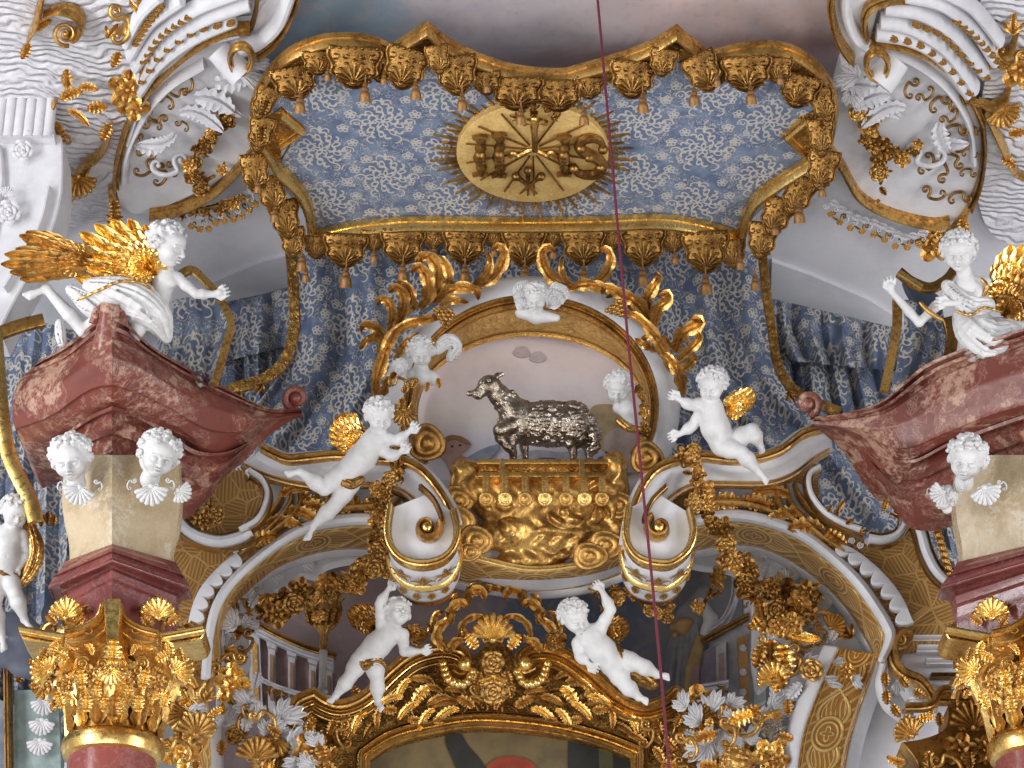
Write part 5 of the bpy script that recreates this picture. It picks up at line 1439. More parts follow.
def pscroll(x, y, r, sgn, Y, parent, a0):
    m = M(); F = Fr(x, y, Y)
    pts = [(x + sgn * (r * .35 + r * .75 * (1 - k / 30)) * math.cos(a0 - 2 * PI * 1.25 * k / 30), y - (r * .35 + r * .75 * (1 - k / 30)) * math.sin(a0 - 2 * PI * 1.25 * k / 30)) for k in range(31)]
    tube(m, [F.at(px, py, 4) for px, py in pts], lambda t: F.s * r * .42 * (1 - .45 * t), 10)
    tube(m, [F.at(px, py, -10) for px, py in pts], lambda t: F.s * r * .42 * (1 - .45 * t), 10)
    ball(m, F.at(x, y, 4), r * .62 * F.s, 1, 1, 1, 14, 10)
    m.obj('scroll_end', RED, parent)
pscroll(296, 398, 11, 1, -1.4, lp, -1.6)
m = M(); F = Fr(108, 330, -2.7)
for sx in (-1, 1):
    tube(m, [F.at(108 + sx * 14, 325, 2), F.at(108 + sx * 12, 312, 0), F.at(108 + sx * 5, 306, 0)], lambda t: F.s * (6 - 2 * t), 8); ball(m, F.at(108 + sx * 13, 318, 3), 5 * F.s)
tube(m, [F.at(108, 350, 2), F.at(108, 330, 4), F.at(108, 304, 2)], lambda t: F.s * (14 - 4 * t), 12); m.obj('crest_block', RED, lp)
rp = thing('scrolled_pediment', 'big veined red marble broken pediment curling to a scroll, under the seated angel', 'pediment', PT(1020, 480, -2.2))
def Yr(x): return -1.4 - (x - 806) / 239 * 1.35
rowsR = [[(815, 417), (845, 413), (880, 402), (905, 381), (930, 362), (980, 343), (1050, 320)], [(813, 421), (848, 419), (885, 412), (912, 395), (940, 376), (985, 358), (1050, 336)], [(812, 424), (850, 427), (885, 428), (915, 418), (945, 400), (990, 382), (1050, 363)], [(812, 425), (848, 430), (872, 438), (905, 445), (945, 430), (990, 412), (1050, 395)], [(814, 425), (850, 433), (878, 450), (910, 456), (948, 438), (1000, 419), (1050, 402)]]
loftobj('cornice', [[(x, y, Yr(x) + .05 * i) for x, y in r] for i, r in enumerate(rowsR)], 60, RED, rp, 6, [(0, .10), (.05, .10), (.06, .0), (.10, .0), (.11, .07), (.17, .05), (.19, -.01), (.26, .0), (.27, .05), (.5, .09), (.8, .04), (.82, .0), (.9, -.02), (1, -.05)], tb=lambda t: min(1, max(.05, t * 3)))
rowsR2 = [[(836, 431), (858, 440), (880, 454), (912, 460), (950, 442), (1000, 423), (1050, 406)], [(852, 436), (868, 456), (888, 474), (916, 480), (950, 466), (1000, 450), (1050, 430)], [(862, 452), (880, 474), (901, 492), (925, 505), (955, 503), (1000, 484), (1050, 460)]]
loftobj('under_mould', [[(x, y, Yr(x) + .35 + .1 * i) for x, y in r] for i, r in enumerate(rowsR2)], 50, RED, rp, 6, [(0, .05), (.08, .05), (.1, -.03), (.3, .04), (.5, .0), (.52, -.05), (.8, .03), (1, 0)], back=.5, tb=lambda t: min(1, max(.05, t * 3)))
pscroll(808, 404, 11, -1, -1.4, rp, -1.6)

# piers: pale marble block, red moulding, capital, red shaft
def pier(label, cx, xl, xr, ci):
    t = thing('marble_pier', label, 'pier', PT(cx, 768, -2.2))
    Yc, Ye = -2.45, -2.0
    def row(xa, xb, yc, ye, dY=0): return [(xa, ye, Ye + dY), (cx, yc, Yc + dY), (cx, yc, Yc + dY), (xb, ye, Ye + dY)]
    loftobj('pale_block', [row(xl + 4, xr - 2, 455, 455), row(xl, xr, 480, 492), row(xl + 2, xr - 2, 512, 520), row(xl + 7, xr - 9, 535, 545), row(xl + 8, xr - 10, 560, 575)], 14, BEIGE, t, 5, back=.2)
    loftobj('red_cornice', [row(xl + 2, xr - 4, 544, 562, -.06), row(xl - 2, xr, 548, 570, -.12), row(xl - 12, xr + 8, 556, 583, -.2), row(xl - 13, xr + 9, 562, 589, -.2), row(xl - 2, xr - 2, 566, 592, -.08), row(xl + 2, xr - 4, 580, 606, -.04), row(xl + 2, xr - 4, 600, 625, 0), row(xl + 2, xr - 4, 640, 660, 0)], 14, RED_P, t, 3, [(0, 0), (.1, 0), (.12, .06), (.2, .06), (.22, .0), (.34, .0), (.36, .07), (.44, .07), (.46, 0), (.6, 0), (.62, .04), (.7, .03), (.72, 0), (1, 0)], back=.2)
    return t
pL = pier('pier of pale and red marble below the scroll pediment with two white heads', 112, 62, 180, 118)
pR = pier('pier of pale and red marble partly cut off by the frame edge', 1034, 955, 1110, 1036)

def capital(label, cx, Y, dx, parent=None):
    t = thing('capital', label, 'capital', PT(cx, 735, Y))
    s = SP(Y, cx, 700)
    c = PT(cx + 1, 752, Y + .55)     # axis
    def T(z): return Matrix.Translation(c + V3((0, 0, z)))
    k = s * 1.0
    # bell, flaring up; ribs between the leaves
    m = M(); lathe(m, [(46 * k, 0), (43 * k, .1), (42 * k, .6), (46 * k, .95), (56 * k, 1.18), (50 * k, 1.2), (0, 1.2)], T(0), 64, 16, .02); m.obj('bell', GOLD, t)
    m = M(); lathe(m, [(44 * k, -.08), (50 * k, -.06), (53 * k, -.0), (52 * k, .06), (48 * k, .09), (44 * k, .10)], T(0), 48); m.obj('astragal', GOLD_B, t)
    m = M(); lathe(m, [(45 * k, -.07), (45 * k, -1.4)], T(0), 48); m.obj('shaft', RED_P, t)
    # leaves round the bell in two tiers
    for tier, (n, z, h, w, r) in enumerate(((14, .12, .52, .12, 44), (14, .48, .56, .12, 45))):
        for i in range(n):
            a = 2 * PI * (i + .5 * tier) / n
            d = V3((math.cos(a), math.sin(a), 0))
            if d.y > .45: continue
            m = M(); leafG(m, [c + d * (r * k) + V3((0, 0, z)), c + d * (r * k + .04) + V3((0, 0, z + h * .5)), c + d * (r * k + .12) + V3((0, 0, z + h * .9)), c + d * (r * k + .25) + V3((0, 0, z + h * .95)), c + d * (r * k + .28) + V3((0, 0, z + h * .8))], w, 5, nrm=d, n=14)
            m.obj('acanthus_leaf', GOLD_B if i % 2 else GOLD, t)
    # concave abacus with horns
    F = Fr(cx, 640, Y - .25)
    for sx in (-1, 1):
        rows = [(64, 650), (58, 636), (66, 636)]
        m = M(); x0, x1, x2 = cx + sx * 54, cx + sx * 92, cx + sx * 22
        slab(m, cr([(x0, 664), (x0, 664), (cx + sx * 60, 645), (x1 - sx * 6, 640), (x1, 634), (x1, 634), (x1 - sx * 2, 628), (x0, 636), (cx + sx * 34, 640), (cx + sx * 34, 640)], 5, True), VP(Y - .2), .4, 1)
        sweep(m, cr([(cx + sx * 30, 640), (x0, 637), (x1, 630)], 5), VP(Y - .25), 3, .08, 'mould'); m.obj('abacus_horn', GOLD_B, t)
        m = M(); slab(m, cr([(cx + sx * 7, 604), (cx + sx * 7, 604), (cx + sx * 12, 618), (cx + sx * 28, 628), (cx + sx * 46, 632), (cx + sx * 46, 632), (cx + sx * 44, 642), (cx + sx * 22, 640), (cx + sx * 7, 630), (cx + sx * 7, 630)], 5, True), VP(Y - .42), .5, 1)
        sweep(m, cr([(cx + sx * 8, 606), (cx + sx * 13, 619), (cx + sx * 28, 629), (cx + sx * 46, 634)], 5), VP(Y - .45), 3, .07, 'mould'); m.obj('abacus', GOLD, t)
        for (x, y, s_, a, kk) in [(46, 618, 19, 0, 'shell'), (48, 636, 11, 180, 'leaf'), (62, 672, 19, 60, 'shell'), (70, 690, 10, 150, 'leaf'), (30, 632, 13, 20, 'scroll'), (36, 650, 16, 20, 'bent_leaf'), (20, 655, 16, -10, 'plume'), (44, 660, 16, 60, 'leaf'), (22, 676, 12, 0, 'flower'), (46, 684, 10, 0, 'flower'), (10, 664, 12, 10, 'volute'), (56, 700, 12, 160, 'sprig'), (34, 700, 12, 0, 'sprig'), (58, 656, 13, 90, 'scroll'), (16, 700, 16, 0, 'leaf'), (38, 716, 12, 0, 'leaf'), (30, 688, 20, 10, 'leaf'), (14, 684, 18, -10, 'leaf'), (50, 708, 16, 20, 'leaf'), (26, 712, 18, 0, 'leaf'), (40, 700, 16, 30, 'plume'), (8, 712, 16, 0, 'leaf'), (30, 664, 14, 180, 'volute'), (54, 642, 16, 130, 'bent_leaf'), (66, 648, 14, 160, 'leaf'), (38, 626, 14, -40, 'leaf'), (56, 624, 14, 50, 'leaf'), (46, 604, 10, 0, 'leaf'), (72, 664, 13, 80, 'leaf'), (72, 682, 12, 120, 'leaf'), (50, 676, 13, -50, 'leaf')]:
            put(kk, cx + sx * x, y, Y - .42 if y < 650 else Y - .3, s_, sx * a, t, 'carved_' + {'shell': 'shell', 'leaf': 'leaf', 'scroll': 'scroll', 'bent_leaf': 'leaf', 'plume': 'leaf', 'flower': 'flower', 'volute': 'scroll', 'sprig': 'leaf'}[kk], GOLD_B if s_ > 15 else GOLD, mirror=sx < 0)
    m = M(); pb = [(cx - 8, 598), (cx + 8, 598), (cx + 8, 612), (cx + 6, 640), (cx - 6, 640), (cx - 8, 612)]; slab(m, pb, VP(Y - .62), .5, 1.2); m.obj('abacus_boss', GOLD_B, t)
    put('shell', cx, 668, Y - .55, 16, 180, t, 'carved_shell', GOLD_B); put('leaf', cx, 664, Y - .6, 26, 0, t, 'carved_leaf', GOLD_B); put('leaf', cx, 720, Y - .45, 26, 0, t, 'carved_leaf', GOLD)
    return t
capital('gold composite capital with shells above a red shaft, under the pier with two white heads', 112, -2.35, 0)
capital('gold composite capital with shells, half cut off by the frame edge', 1038, -2.35, 0)
c3 = thing('pilaster_capital', 'small gold capital on the pilaster behind the cut-off composite capital', 'capital', PT(950, 768, -1.3))
m = M(); slab(m, cr([(902, 742), (902, 742), (925, 738), (945, 728), (948, 706), (948, 706), (1000, 706), (1000, 706), (1000, 790), (915, 790), (915, 790), (918, 765)], 5, True), VP(-1.2), .5, 1); m.obj('block', GOLD_D, c3)
for x, y, s, a, k in [(912, 736, 18, -30, 'shell'), (926, 752, 18, 150, 'leaf'), (940, 726, 14, 0, 'leaf'), (975, 728, 26, 0, 'shell'), (960, 750, 18, 0, 'flower'), (985, 750, 16, 0, 'flower'), (946, 765, 20, 30, 'scroll'), (970, 768, 18, 0, 'leaf'), (955, 710, 14, 0, 'leaf'), (992, 715, 16, 30, 'bent_leaf'), (905, 762, 18, -100, 'bent_leaf'), (930, 770, 16, 0, 'sprig'), (998, 770, 14, 0, 'sprig'), (962, 730, 14, -40, 'plume')]:
    put(k, x, y, -1.3, s, a, c3, 'carved_' + ('shell' if k == 'shell' else 'flower' if k == 'flower' else 'leaf'), GOLD if a else GOLD_D)
m = M(); sweep(m, cr([(905, 708), (930, 706), (940, 692), (950, 690)], 5), VP(-1.3), 4, .1, 'mould'); sweep(m, [(935, 700), (1010, 700)], VP(-1.2), 5, .1, 'mould'); m.obj('top_moulding', GOLD, c3)
# white entablature behind, with gold lines
en = thing('entablature', 'pale grey moulded entablature with two gold lines beside the cut-off capital', 'entablature', PT(930, 690, -.4))
m = M(); slab(m, [(905, 628), (990, 628), (990, 706), (925, 706), (915, 690), (902, 670)], VP(-.35), .4); m.obj('body', WHITE, en, smooth=False)
for y, w, mat, x0 in ((640, 3, WHITE, 912), (650, 4, WHITE, 916), (663, 3, WHITE, 925), (677, 2, GOLD_D, 930), (688, 3, WHITE, 932), (698, 2, GOLD_D, 938)):
    m = M(); sweep(m, [(x0, y), (1000, y)], VP(-.4), w, .1, 'mould'); m.obj('gold_line' if mat is GOLD_D else 'moulding', mat, en)
m = M(); slab(m, cr([(60, 768), (60, 740), (45, 720), (0, 700), (-60, 690), (-60, 690), (-60, 800), (60, 800), (60, 800)], 5, True), VP(.4), .2); m.obj('trim_3', APSE, kind='structure', smooth=False)
# ---------------------------------------------------------------- carved figures
def basis(yaw, pitch, roll):
    y, p, r = (math.radians(a) for a in (yaw, pitch, roll))
    f = Vector((math.sin(y) * math.cos(p), math.sin(p), math.cos(y) * math.cos(p)))
    d = Vector((0, 1, 0)); d = (d - f * d.dot(f)).normalized()
    s = d.cross(f); s = s if s.x > 0 or abs(yaw) > 89 else -s
    s2 = s * math.cos(r) + d * math.sin(r); d2 = d * math.cos(r) - s * math.sin(r)
    return s2, d2, f
class Head:
    def __init__(h, x, y, w, R, yaw=0, pitch=15, roll=0):
        h.c = Vector((x, y, w)); h.R = R; h.s, h.d, h.f = basis(yaw, pitch, roll)
        h.A = [list(h.s), list(h.d), list(h.f)]
    def p(h, a, b, c): return tuple(h.c + (h.s * a + h.d * b + h.f * c) * h.R)
    def sculpt(h, C):
        R = h.R
        def e(a, b, c, rx, ry, rz, k=.18, sub=False): C.ell(h.p(a, b, c), (rx * R, ry * R, rz * R), k * R, h.A, sub)
        e(0, -.1, -.08, .90, .95, 1.0); e(0, .38, .28, .66, .70, .66, .25); 
        for s in (-1, 1):
            e(s * .38, .42, .58, .31, .31, .30, .22); e(s * .92, .16, -.02, .12, .26, .18, .1)
        e(0, .90, .58, .24, .17, .22, .2); e(0, -.30, .62, .56, .35, .34, .2)
        for s in (-1, 1): e(s * .33, .17, 1.0, .26, .17, .24, .12, True)
        for s in (-1, 1): e(s * .32, .19, .80, .165, .12, .12, .03); C.cone(h.p(s * .13, -.04, .97), h.p(s * .50, -.02, .84), .075 * R, .06 * R, .06 * R)
        C.cone(h.p(0, .02, .95), h.p(0, .38, 1.14), .09 * R, .135 * R, .07 * R); e(-.11, .42, 1.02, .07, .06, .07, .07); e(.11, .42, 1.02, .07, .06, .07, .07)
        e(0, .60, 1.02, .22, .065, .10, .05); e(0, .76, .99, .18, .08, .11, .05); e(0, .68, 1.10, .26, .045, .16, .03, True); e(0, .88, 1.0, .18, .045, .09, .05, True)
    def hair(h, seed=1, n=85, long=0., cr_=.17):
        C = Clay(); R = h.R; rng = random.Random(seed)
        C.ell(h.p(0, -.22, -.16), (.98 * R, .93 * R, 1.0 * R), .1 * R, h.A)
        if long:
            C.ell(h.p(0, .3, -.5), (.8 * R, .9 * R, .55 * R), .2 * R, h.A)
        k = 0
        while k < n:
            a = rng.uniform(0, 6.28); z = rng.uniform(-1, 1); q = math.sqrt(1 - z * z)
            x, y, w = q * math.cos(a), z, q * math.sin(a)
            if y > .45 + (long * .6 if w < .1 else 0): continue
            if w > .30 and y > -.52 + abs(x) * .25: continue
            if w > -.1 and y > .15 and not long: continue
            k += 1
            # a little spiral lock
            ph = rng.uniform(0, 6.28); rr = rng.uniform(.10, .17); P = []
            nx = Vector((x, y, w)); t1 = nx.cross(Vector((.3, 1, .2))).normalized(); t2 = nx.cross(t1)
            for i in range(6):
                u = rr * (1 - i / 7); o = nx * (1.0 + .05 * i * .5) + t1 * (u * math.cos(ph + i * 1.1)) + t2 * (u * math.sin(ph + i * 1.1)) + Vector((0, -.16, -.12))
                P.append(h.p(o.x, o.y, o.z))
            C.chain(P, [cr_ * .42 * R] * 6, .05 * R)
        return C
def limb(C, a, b, c, ra, rb, rc, k=1.5):
    a, b, c = (Vector(v) for v in (a, b, c))
    m1 = a.lerp(b, .45); m2 = b.lerp(c, .35)
    C.chain([tuple(a), tuple(m1), tuple(b)], [ra, ra * .98, rb], k); C.chain([tuple(b), tuple(m2), tuple(c)], [rb, rb * 1.12, rc], k)
def hand(C, wr, tip, R, thumb=1, curl=.4, up=(0, 0, 1)):
    wr = Vector(wr); tip = Vector(tip); d = (tip - wr).normalized(); u = Vector(up); s = d.cross(u); s = s.normalized() if s.length > .1 else Vector((1, 0, 0)); u = s.cross(d).normalized()
    L = R * .62; pal = wr + d * L * .5
    C.cone(tuple(wr), tuple(pal + d * .12 * L), .19 * R, .25 * R, .1 * R)
    for i, (o, l) in enumerate(((-.26, .78), (-.09, .95), (.09, .9), (.26, .68))):
        b0 = pal + s * (o * R * 1.0) + d * L * .25; b1 = b0 + d * (l * L * .5) + s * (o * R * .3) + u * (.05 * R); b2 = b1 + d * (l * L * .42) - u * (curl * R * .35)
        C.chain([tuple(b0), tuple(b1), tuple(b2)], [.105 * R, .095 * R, .075 * R], .04 * R)
    t0 = wr + d * L * .25 + s * (-thumb * .2 * R); t1 = t0 + d * L * .35 - s * (thumb * .22 * R); C.chain([tuple(t0), tuple(t1), tuple(t1 + d * L * .3)], [.12 * R, .10 * R, .08 * R], .08 * R)
def foot(C, an, toe, R):
    an = Vector(an); toe = Vector(toe); d = (toe - an); L = d.length; d.normalize()
    s = d.cross(Vector((0, 0, 1))); s = s.normalized() if s.length > .2 else Vector((1, 0, 0))
    C.ell(tuple(an - d * .05 * R + Vector((0, .10 * R, -.05 * R))), (.24 * R, .24 * R, .24 * R), .2 * R)
    C.cone(tuple(an), tuple(an + d * L * .75), .22 * R, .22 * R, .2 * R)
    for i in range(5):
        q = an + d * (L * (.86 + .12 * (1 - i / 4))) + s * ((i - 2) * .105 * R)
        C.cone(tuple(an + d * L * .6 + s * ((i - 2) * .08 * R)), tuple(q), .12 * R, (.11 - .012 * i) * R, .05 * R)
def wing(parent, F, root, tips, mat=GOLD, W=4, name='wing', lay=3, seed=0):
    """feathers fanned from the root to the run of tips"""
    m = M(); T = resamp(cr(tips, 6), 9); rng = random.Random(seed)
    for L in range(lay):
        f0 = L * .0; f1 = 1 - L * .27
        for i, (x, y) in enumerate(T):
            bx, by = root[0] + (x - root[0]) * .06 * L, root[1] + (y - root[1]) * .06 * L
            ex, ey = root[0] + (x - root[0]) * f1, root[1] + (y - root[1]) * f1
            z = root[2] if len(root) > 2 else 0
            j = rng.uniform(-1.2, 1.2)
            nx, ny = -(ey - by), ex - bx; l = math.hypot(nx, ny) or 1
            P = [F.at(bx + (ex - bx) * t + nx / l * j * math.sin(PI * t), by + (ey - by) * t + ny / l * j * math.sin(PI * t), z + L * W * .55 + W * .9 * math.sin(PI * t * .8)) for t in [k / 6 for k in range(7)]]
            leafG(m, P, W * F.s * (1.15 + .15 * L), 6, nrm=F.b, n=12, lob=.10, blunt=True, cup=.5)
    return m.obj(name, mat, parent)
def drape(C, F, pts, R, folds=7, seed=1, depth=.28):
    """bunched cloth along a run of points with creases dragged along it"""
    P = resamp(cr(pts, 5), 12); rng = random.Random(seed)
    rr = [r for r in np.interp(np.linspace(0, 1, 12), np.linspace(0, 1, len(R)), R)]
    for i in range(11): C.cone(tuple(P[i]), tuple(P[i + 1]), rr[i], rr[i + 1], 2)
    for k in range(folds):
        a = rng.uniform(-1.4, 1.4); a2 = a + rng.uniform(-.7, .7)
        q = []
        for i in range(12):
            t = (Vector(P[min(i + 1, 11)]) - Vector(P[max(i - 1, 0)])).normalized(); s = t.cross(Vector((0, 0, 1))).normalized(); u = s.cross(t)
            if u.z < 0: u = -u
            b = a + (a2 - a) * i / 11
            q.append(tuple(Vector(P[i]) + s * (rr[i] * .98 * math.sin(b)) + u * (rr[i] * .98 * math.cos(b))))
        C.chain(q, [r * .15 + .4 for r in rr], 1.2)
        q2 = [tuple(Vector(P[i]) + (Vector(q[i]) - Vector(P[i])) * 1.04 + Vector((rr[i] * .26 * math.sin(a + 1.57), rr[i] * .26 * math.cos(a + 1.57), 0))) for i in range(12)]
        C.p += [('c', q2[i], q2[i + 1], rr[i] * .10 + .3, rr[i + 1] * .10 + .3, .8, True) for i in range(11)]
HV = .62
def figure(name, label, cat, Y, J, R, wings=(), hairlong=0, seed=1, drapes=(), group=None, voxel=.75, girl=0, noface=False):
    hx, hy, hw, yaw, pit, rol = J['head']
    F = Fr(J['pelvis'][0], J['pelvis'][1], Y); C = Clay()
    t = thing(name, label, cat, F.at(J['pelvis'][0], J['pelvis'][1], 0), group)
    H = Head(hx, hy, hw, J.get('hr', R * 1.12), yaw, pit, rol); 
    ch, be, pe = (Vector(J[k]) for k in ('chest', 'belly', 'pelvis'))
    nk = ch + (Vector((hx, hy, hw)) - ch) * .45
    w = J.get('build', 1.36)
    C.cone(tuple(nk), (hx, hy + R * .2, hw - R * .2), .42 * R, .42 * R, .2 * R); C.cone(tuple(ch), tuple(nk), .6 * R * w, .40 * R, .3 * R)
    C.chain([tuple(ch), tuple(be), tuple(pe)], [.74 * R * w, (.80 - .15 * girl) * R * w, .74 * R * w], .3 * R)
    C.ell(tuple(be + Vector((0, 0, .25 * R))), (.62 * R * w, .6 * R * w, .6 * R * w), .3 * R)
    for side in ('armA', 'armB'):
        if side not in J: continue
        a, b, c, tip = J[side]
        C.cone(tuple(ch + (Vector(a) - ch) * .4), a, .5 * R * w, .40 * R * w, .3 * R)
        d = (Vector(a) - ch); C.ell(tuple(ch + d * .5 + Vector((0, .25 * R, .45 * R * w))), (.34 * R, .28 * R, .22 * R), .22 * R)
        limb(C, a, b, c, .35 * R * w, .28 * R * w, .20 * R, .15 * R); hand(C, c, tip, R, J.get('th' + side[-1], 1))
    for side in ('legA', 'legB'):
        if side not in J: continue
        a, b, c, tip = J[side]
        C.cone(tuple(pe), a, .62 * R * w, .58 * R * w, .25 * R)
        limb(C, a, b, c, .58 * R * w, .41 * R * w, .27 * R, .15 * R); foot(C, c, tip, R)
    bel = be + Vector((0, .1 * R, .92 * R * w)); C.ell(tuple(bel), (.07 * R, .07 * R, .12 * R), .1 * R, sub=True)
    H.sculpt(C)
    C.build(F, voxel, 'body', FIGW, t)
    H.hair(seed, 85, hairlong).build(F, voxel * .9, 'hair', FIGW, t)
    for nm, pts, rad, mat, fo in drapes:
        D = Clay(); drape(D, F, pts, rad, fo, seed); D.build(F, voxel * 1.1, nm, mat, t)
    for root, tips, W, mat in wings: wing(t, F, root, tips, mat, W, seed=seed)
    return t

figure('putto', 'white winged putto flying beside the left scroll console', 'putto', -1.25, dict(
    head=(377, 414, 8, 12, 22, -8), chest=(373, 440, 3), belly=(361, 458, 3), pelvis=(347, 473, 0),
    armA=((383, 437, 6), (396, 439, 10), (407, 430, 12), (412, 425, 12)), armB=((378, 446, 6), (390, 455, 10), (399, 451, 12), (404, 445, 12)),
    legA=((340, 476, 4), (325, 489, 8), (300, 473, 2), (286, 477, 4)), legB=((350, 484, 0), (336, 506, 2), (315, 527, -2), (309, 542, 0))), 13,
    wings=[((358, 445, -6), [(352, 416), (336, 418), (328, 428), (330, 442), (340, 450)], 4.6, GOLD_B), ((364, 440, -10), [(350, 412), (338, 414), (332, 422)], 4.2, GOLD)],
    drapes=[('sash', [(340, 480, 8), (352, 484, 10), (362, 478, 8)], [4, 5, 3], GOLD_D, 5)], seed=3)
figure('putto', 'white winged putto perched on the gallery between red cord and blue curtain', 'putto', -1.25, dict(
    head=(715, 384, 8, -18, 20, 6), chest=(712, 408, 3), belly=(716, 427, 4), pelvis=(722, 442, 2),
    armA=((701, 404, 6), (692, 404, 8), (682, 398, 9), (676, 394, 9)), armB=((703, 412, 2), (693, 425, 4), (681, 432, 8), (669, 436, 8)),
    legA=((722, 446, 6), (740, 453, 12), (758, 474, 8), (766, 484, 12)), legB=((732, 442, 0), (752, 432, 4), (760, 448, -4), (762, 454, 0))), 13,
    wings=[((728, 408, -6), [(742, 392), (754, 390), (757, 400), (750, 410), (740, 418)], 4.6, GOLD_B)],
    drapes=[('sash', [(716, 448, -2), (730, 440, -2), (742, 430, -4)], [5, 6, 4], GOLD_D, 5)], seed=5)
figure('putto', 'white putto on the altar frame reaching up to the scroll console', 'putto', -.45, dict(
    head=(397, 612, 4, 20, -22, 10), chest=(389, 633, 3), belly=(377, 645, 4), pelvis=(367, 656, 2),
    armA=((381, 624, 4), (378, 604, 4), (386, 590, 4), (391, 582, 4)), armB=((402, 634, 4), (404, 651, 6), (420, 650, 8), (433, 646, 8)),
    legA=((360, 661, 4), (351, 677, 8), (337, 696, 2), (331, 703, 6)), legB=((374, 662, 4), (378, 680, 9), (379, 701, 6), (384, 709, 12))), 12,
    wings=[((375, 630, -6), [(368, 605), (356, 604), (346, 612), (350, 624)], 4.4, GOLD_D), ((402, 632, -8), [(420, 626), (428, 634), (420, 642)], 4, GOLD_D)],
    drapes=[('sash', [(356, 664, 6), (366, 664, 9), (377, 662, 8), (384, 668, 4)], [5, 6, 6, 4], GOLD_D, 6)], seed=8)
figure('putto', 'white putto lying back on the altar frame with one arm held high', 'putto', -.45, dict(
    head=(575, 616, 6, 32, 24, -16), chest=(591, 637, 3), belly=(602, 651, 4), pelvis=(612, 663, 3),
    armA=((601, 628, 4), (612, 610, 4), (604, 592, 4), (599, 586, 4)), armB=((579, 643, 4), (580, 656, 8), (588, 663, 11), (594, 667, 11)),
    legA=((616, 670, 4), (624, 684, 8), (638, 697, 6), (647, 702, 11)), legB=((623, 660, 2), (639, 665, 6), (657, 675, 2), (669, 678, 6))), 13,
    wings=[((604, 636, -6), [(614, 616), (626, 618), (630, 630), (622, 640)], 4.4, GOLD_D), ((566, 640, -8), [(552, 630), (546, 638), (548, 648)], 4, GOLD_D)],
    drapes=[('sash', [(618, 648, 4), (622, 658, 8), (618, 668, 7)], [3, 4, 3], GOLD_D, 4), ('cloak', [(628, 668, -6), (642, 676, -8), (652, 684, -8)], [8, 10, 7], GOLD_D, 7)], seed=12)
figure('putto', 'white putto with gold drapery cut off by the left frame edge', 'putto', -1.3, dict(
    head=(9, 511, 6, 15, 18, 6), chest=(5, 536, 2), belly=(5, 555, 3), pelvis=(4, 570, 2),
    armA=((-7, 534, 4), (-16, 550, 6), (-10, 566, 8), (-4, 570, 8)), armB=((17, 534, 2), (24, 550, 2), (20, 564, 6), (16, 570, 8)),
    legA=((8, 576, 4), (17, 592, 10), (29, 617, 6), (38, 629, 12)), legB=((-2, 578, 4), (-2, 606, 8), (9, 636, 4), (13, 650, 10))), 13,
    wings=[], drapes=[('cloak', [(24, 524, -4), (32, 545, -2), (30, 565, 0), (22, 582, 2)], [6, 9, 9, 5], GOLD, 8), ('sash', [(-8, 570, 8), (4, 573, 10), (16, 576, 8)], [4, 5, 4], GOLD_D, 4)], seed=17)

# the two big angels
t = figure('angel', 'white kneeling angel child with big golden wings atop the marble pediment', 'angel', -2.55, dict(
    head=(161, 243, 8, 58, 10, 6), chest=(162, 279, 2), belly=(157, 297, 2), pelvis=(148, 314, 0), build=1.0, hr=19,
    armA=((174, 276, 6), (194, 290, 10), (211, 289, 10), (221, 285, 10)), armB=((150, 276, -6), (140, 290, 0), (138, 300, 6), (140, 306, 8)),
    legA=((110, 318, -4), (86, 336, -2), (46, 297, -8), (26, 308, -4)), legB=((140, 322, 6), (136, 338, 14), (122, 334, 8), (118, 345, 10))), 16,
    wings=[((156, 282, -2), [(88, 292), (70, 280), (64, 256), (78, 236), (98, 226), (118, 221), (138, 226)], 7.5, GOLD_B), ((100, 268, -6), [(20, 290), (2, 279), (0, 270), (10, 262), (24, 254), (14, 244), (34, 242)], 6, GOLD), ((150, 268, 4), [(116, 294), (98, 282), (94, 262), (106, 242), (126, 232)], 7, GOLD_B)],
    drapes=[('skirt', [(90, 292, 4), (112, 296, 8), (138, 304, 10), (158, 318, 8), (168, 336, 4)], [9, 17, 20, 16, 6], FIGW, 16), ('skirt_fold', [(70, 296, 2), (88, 306, 4), (110, 316, 6)], [5, 12, 14], FIGW, 8), ('gold_border', [(78, 306, 18), (100, 294, 24), (118, 284, 26), (140, 284, 26), (152, 292, 22)], [1.2, 1.4, 1.4, 1.4, 1], GOLD, 0), ('sock', [(62, 330, 0), (64, 342, 0), (66, 350, 2)], [4, 5, 4], FIGW, 3)], hairlong=.5, seed=21, girl=1)
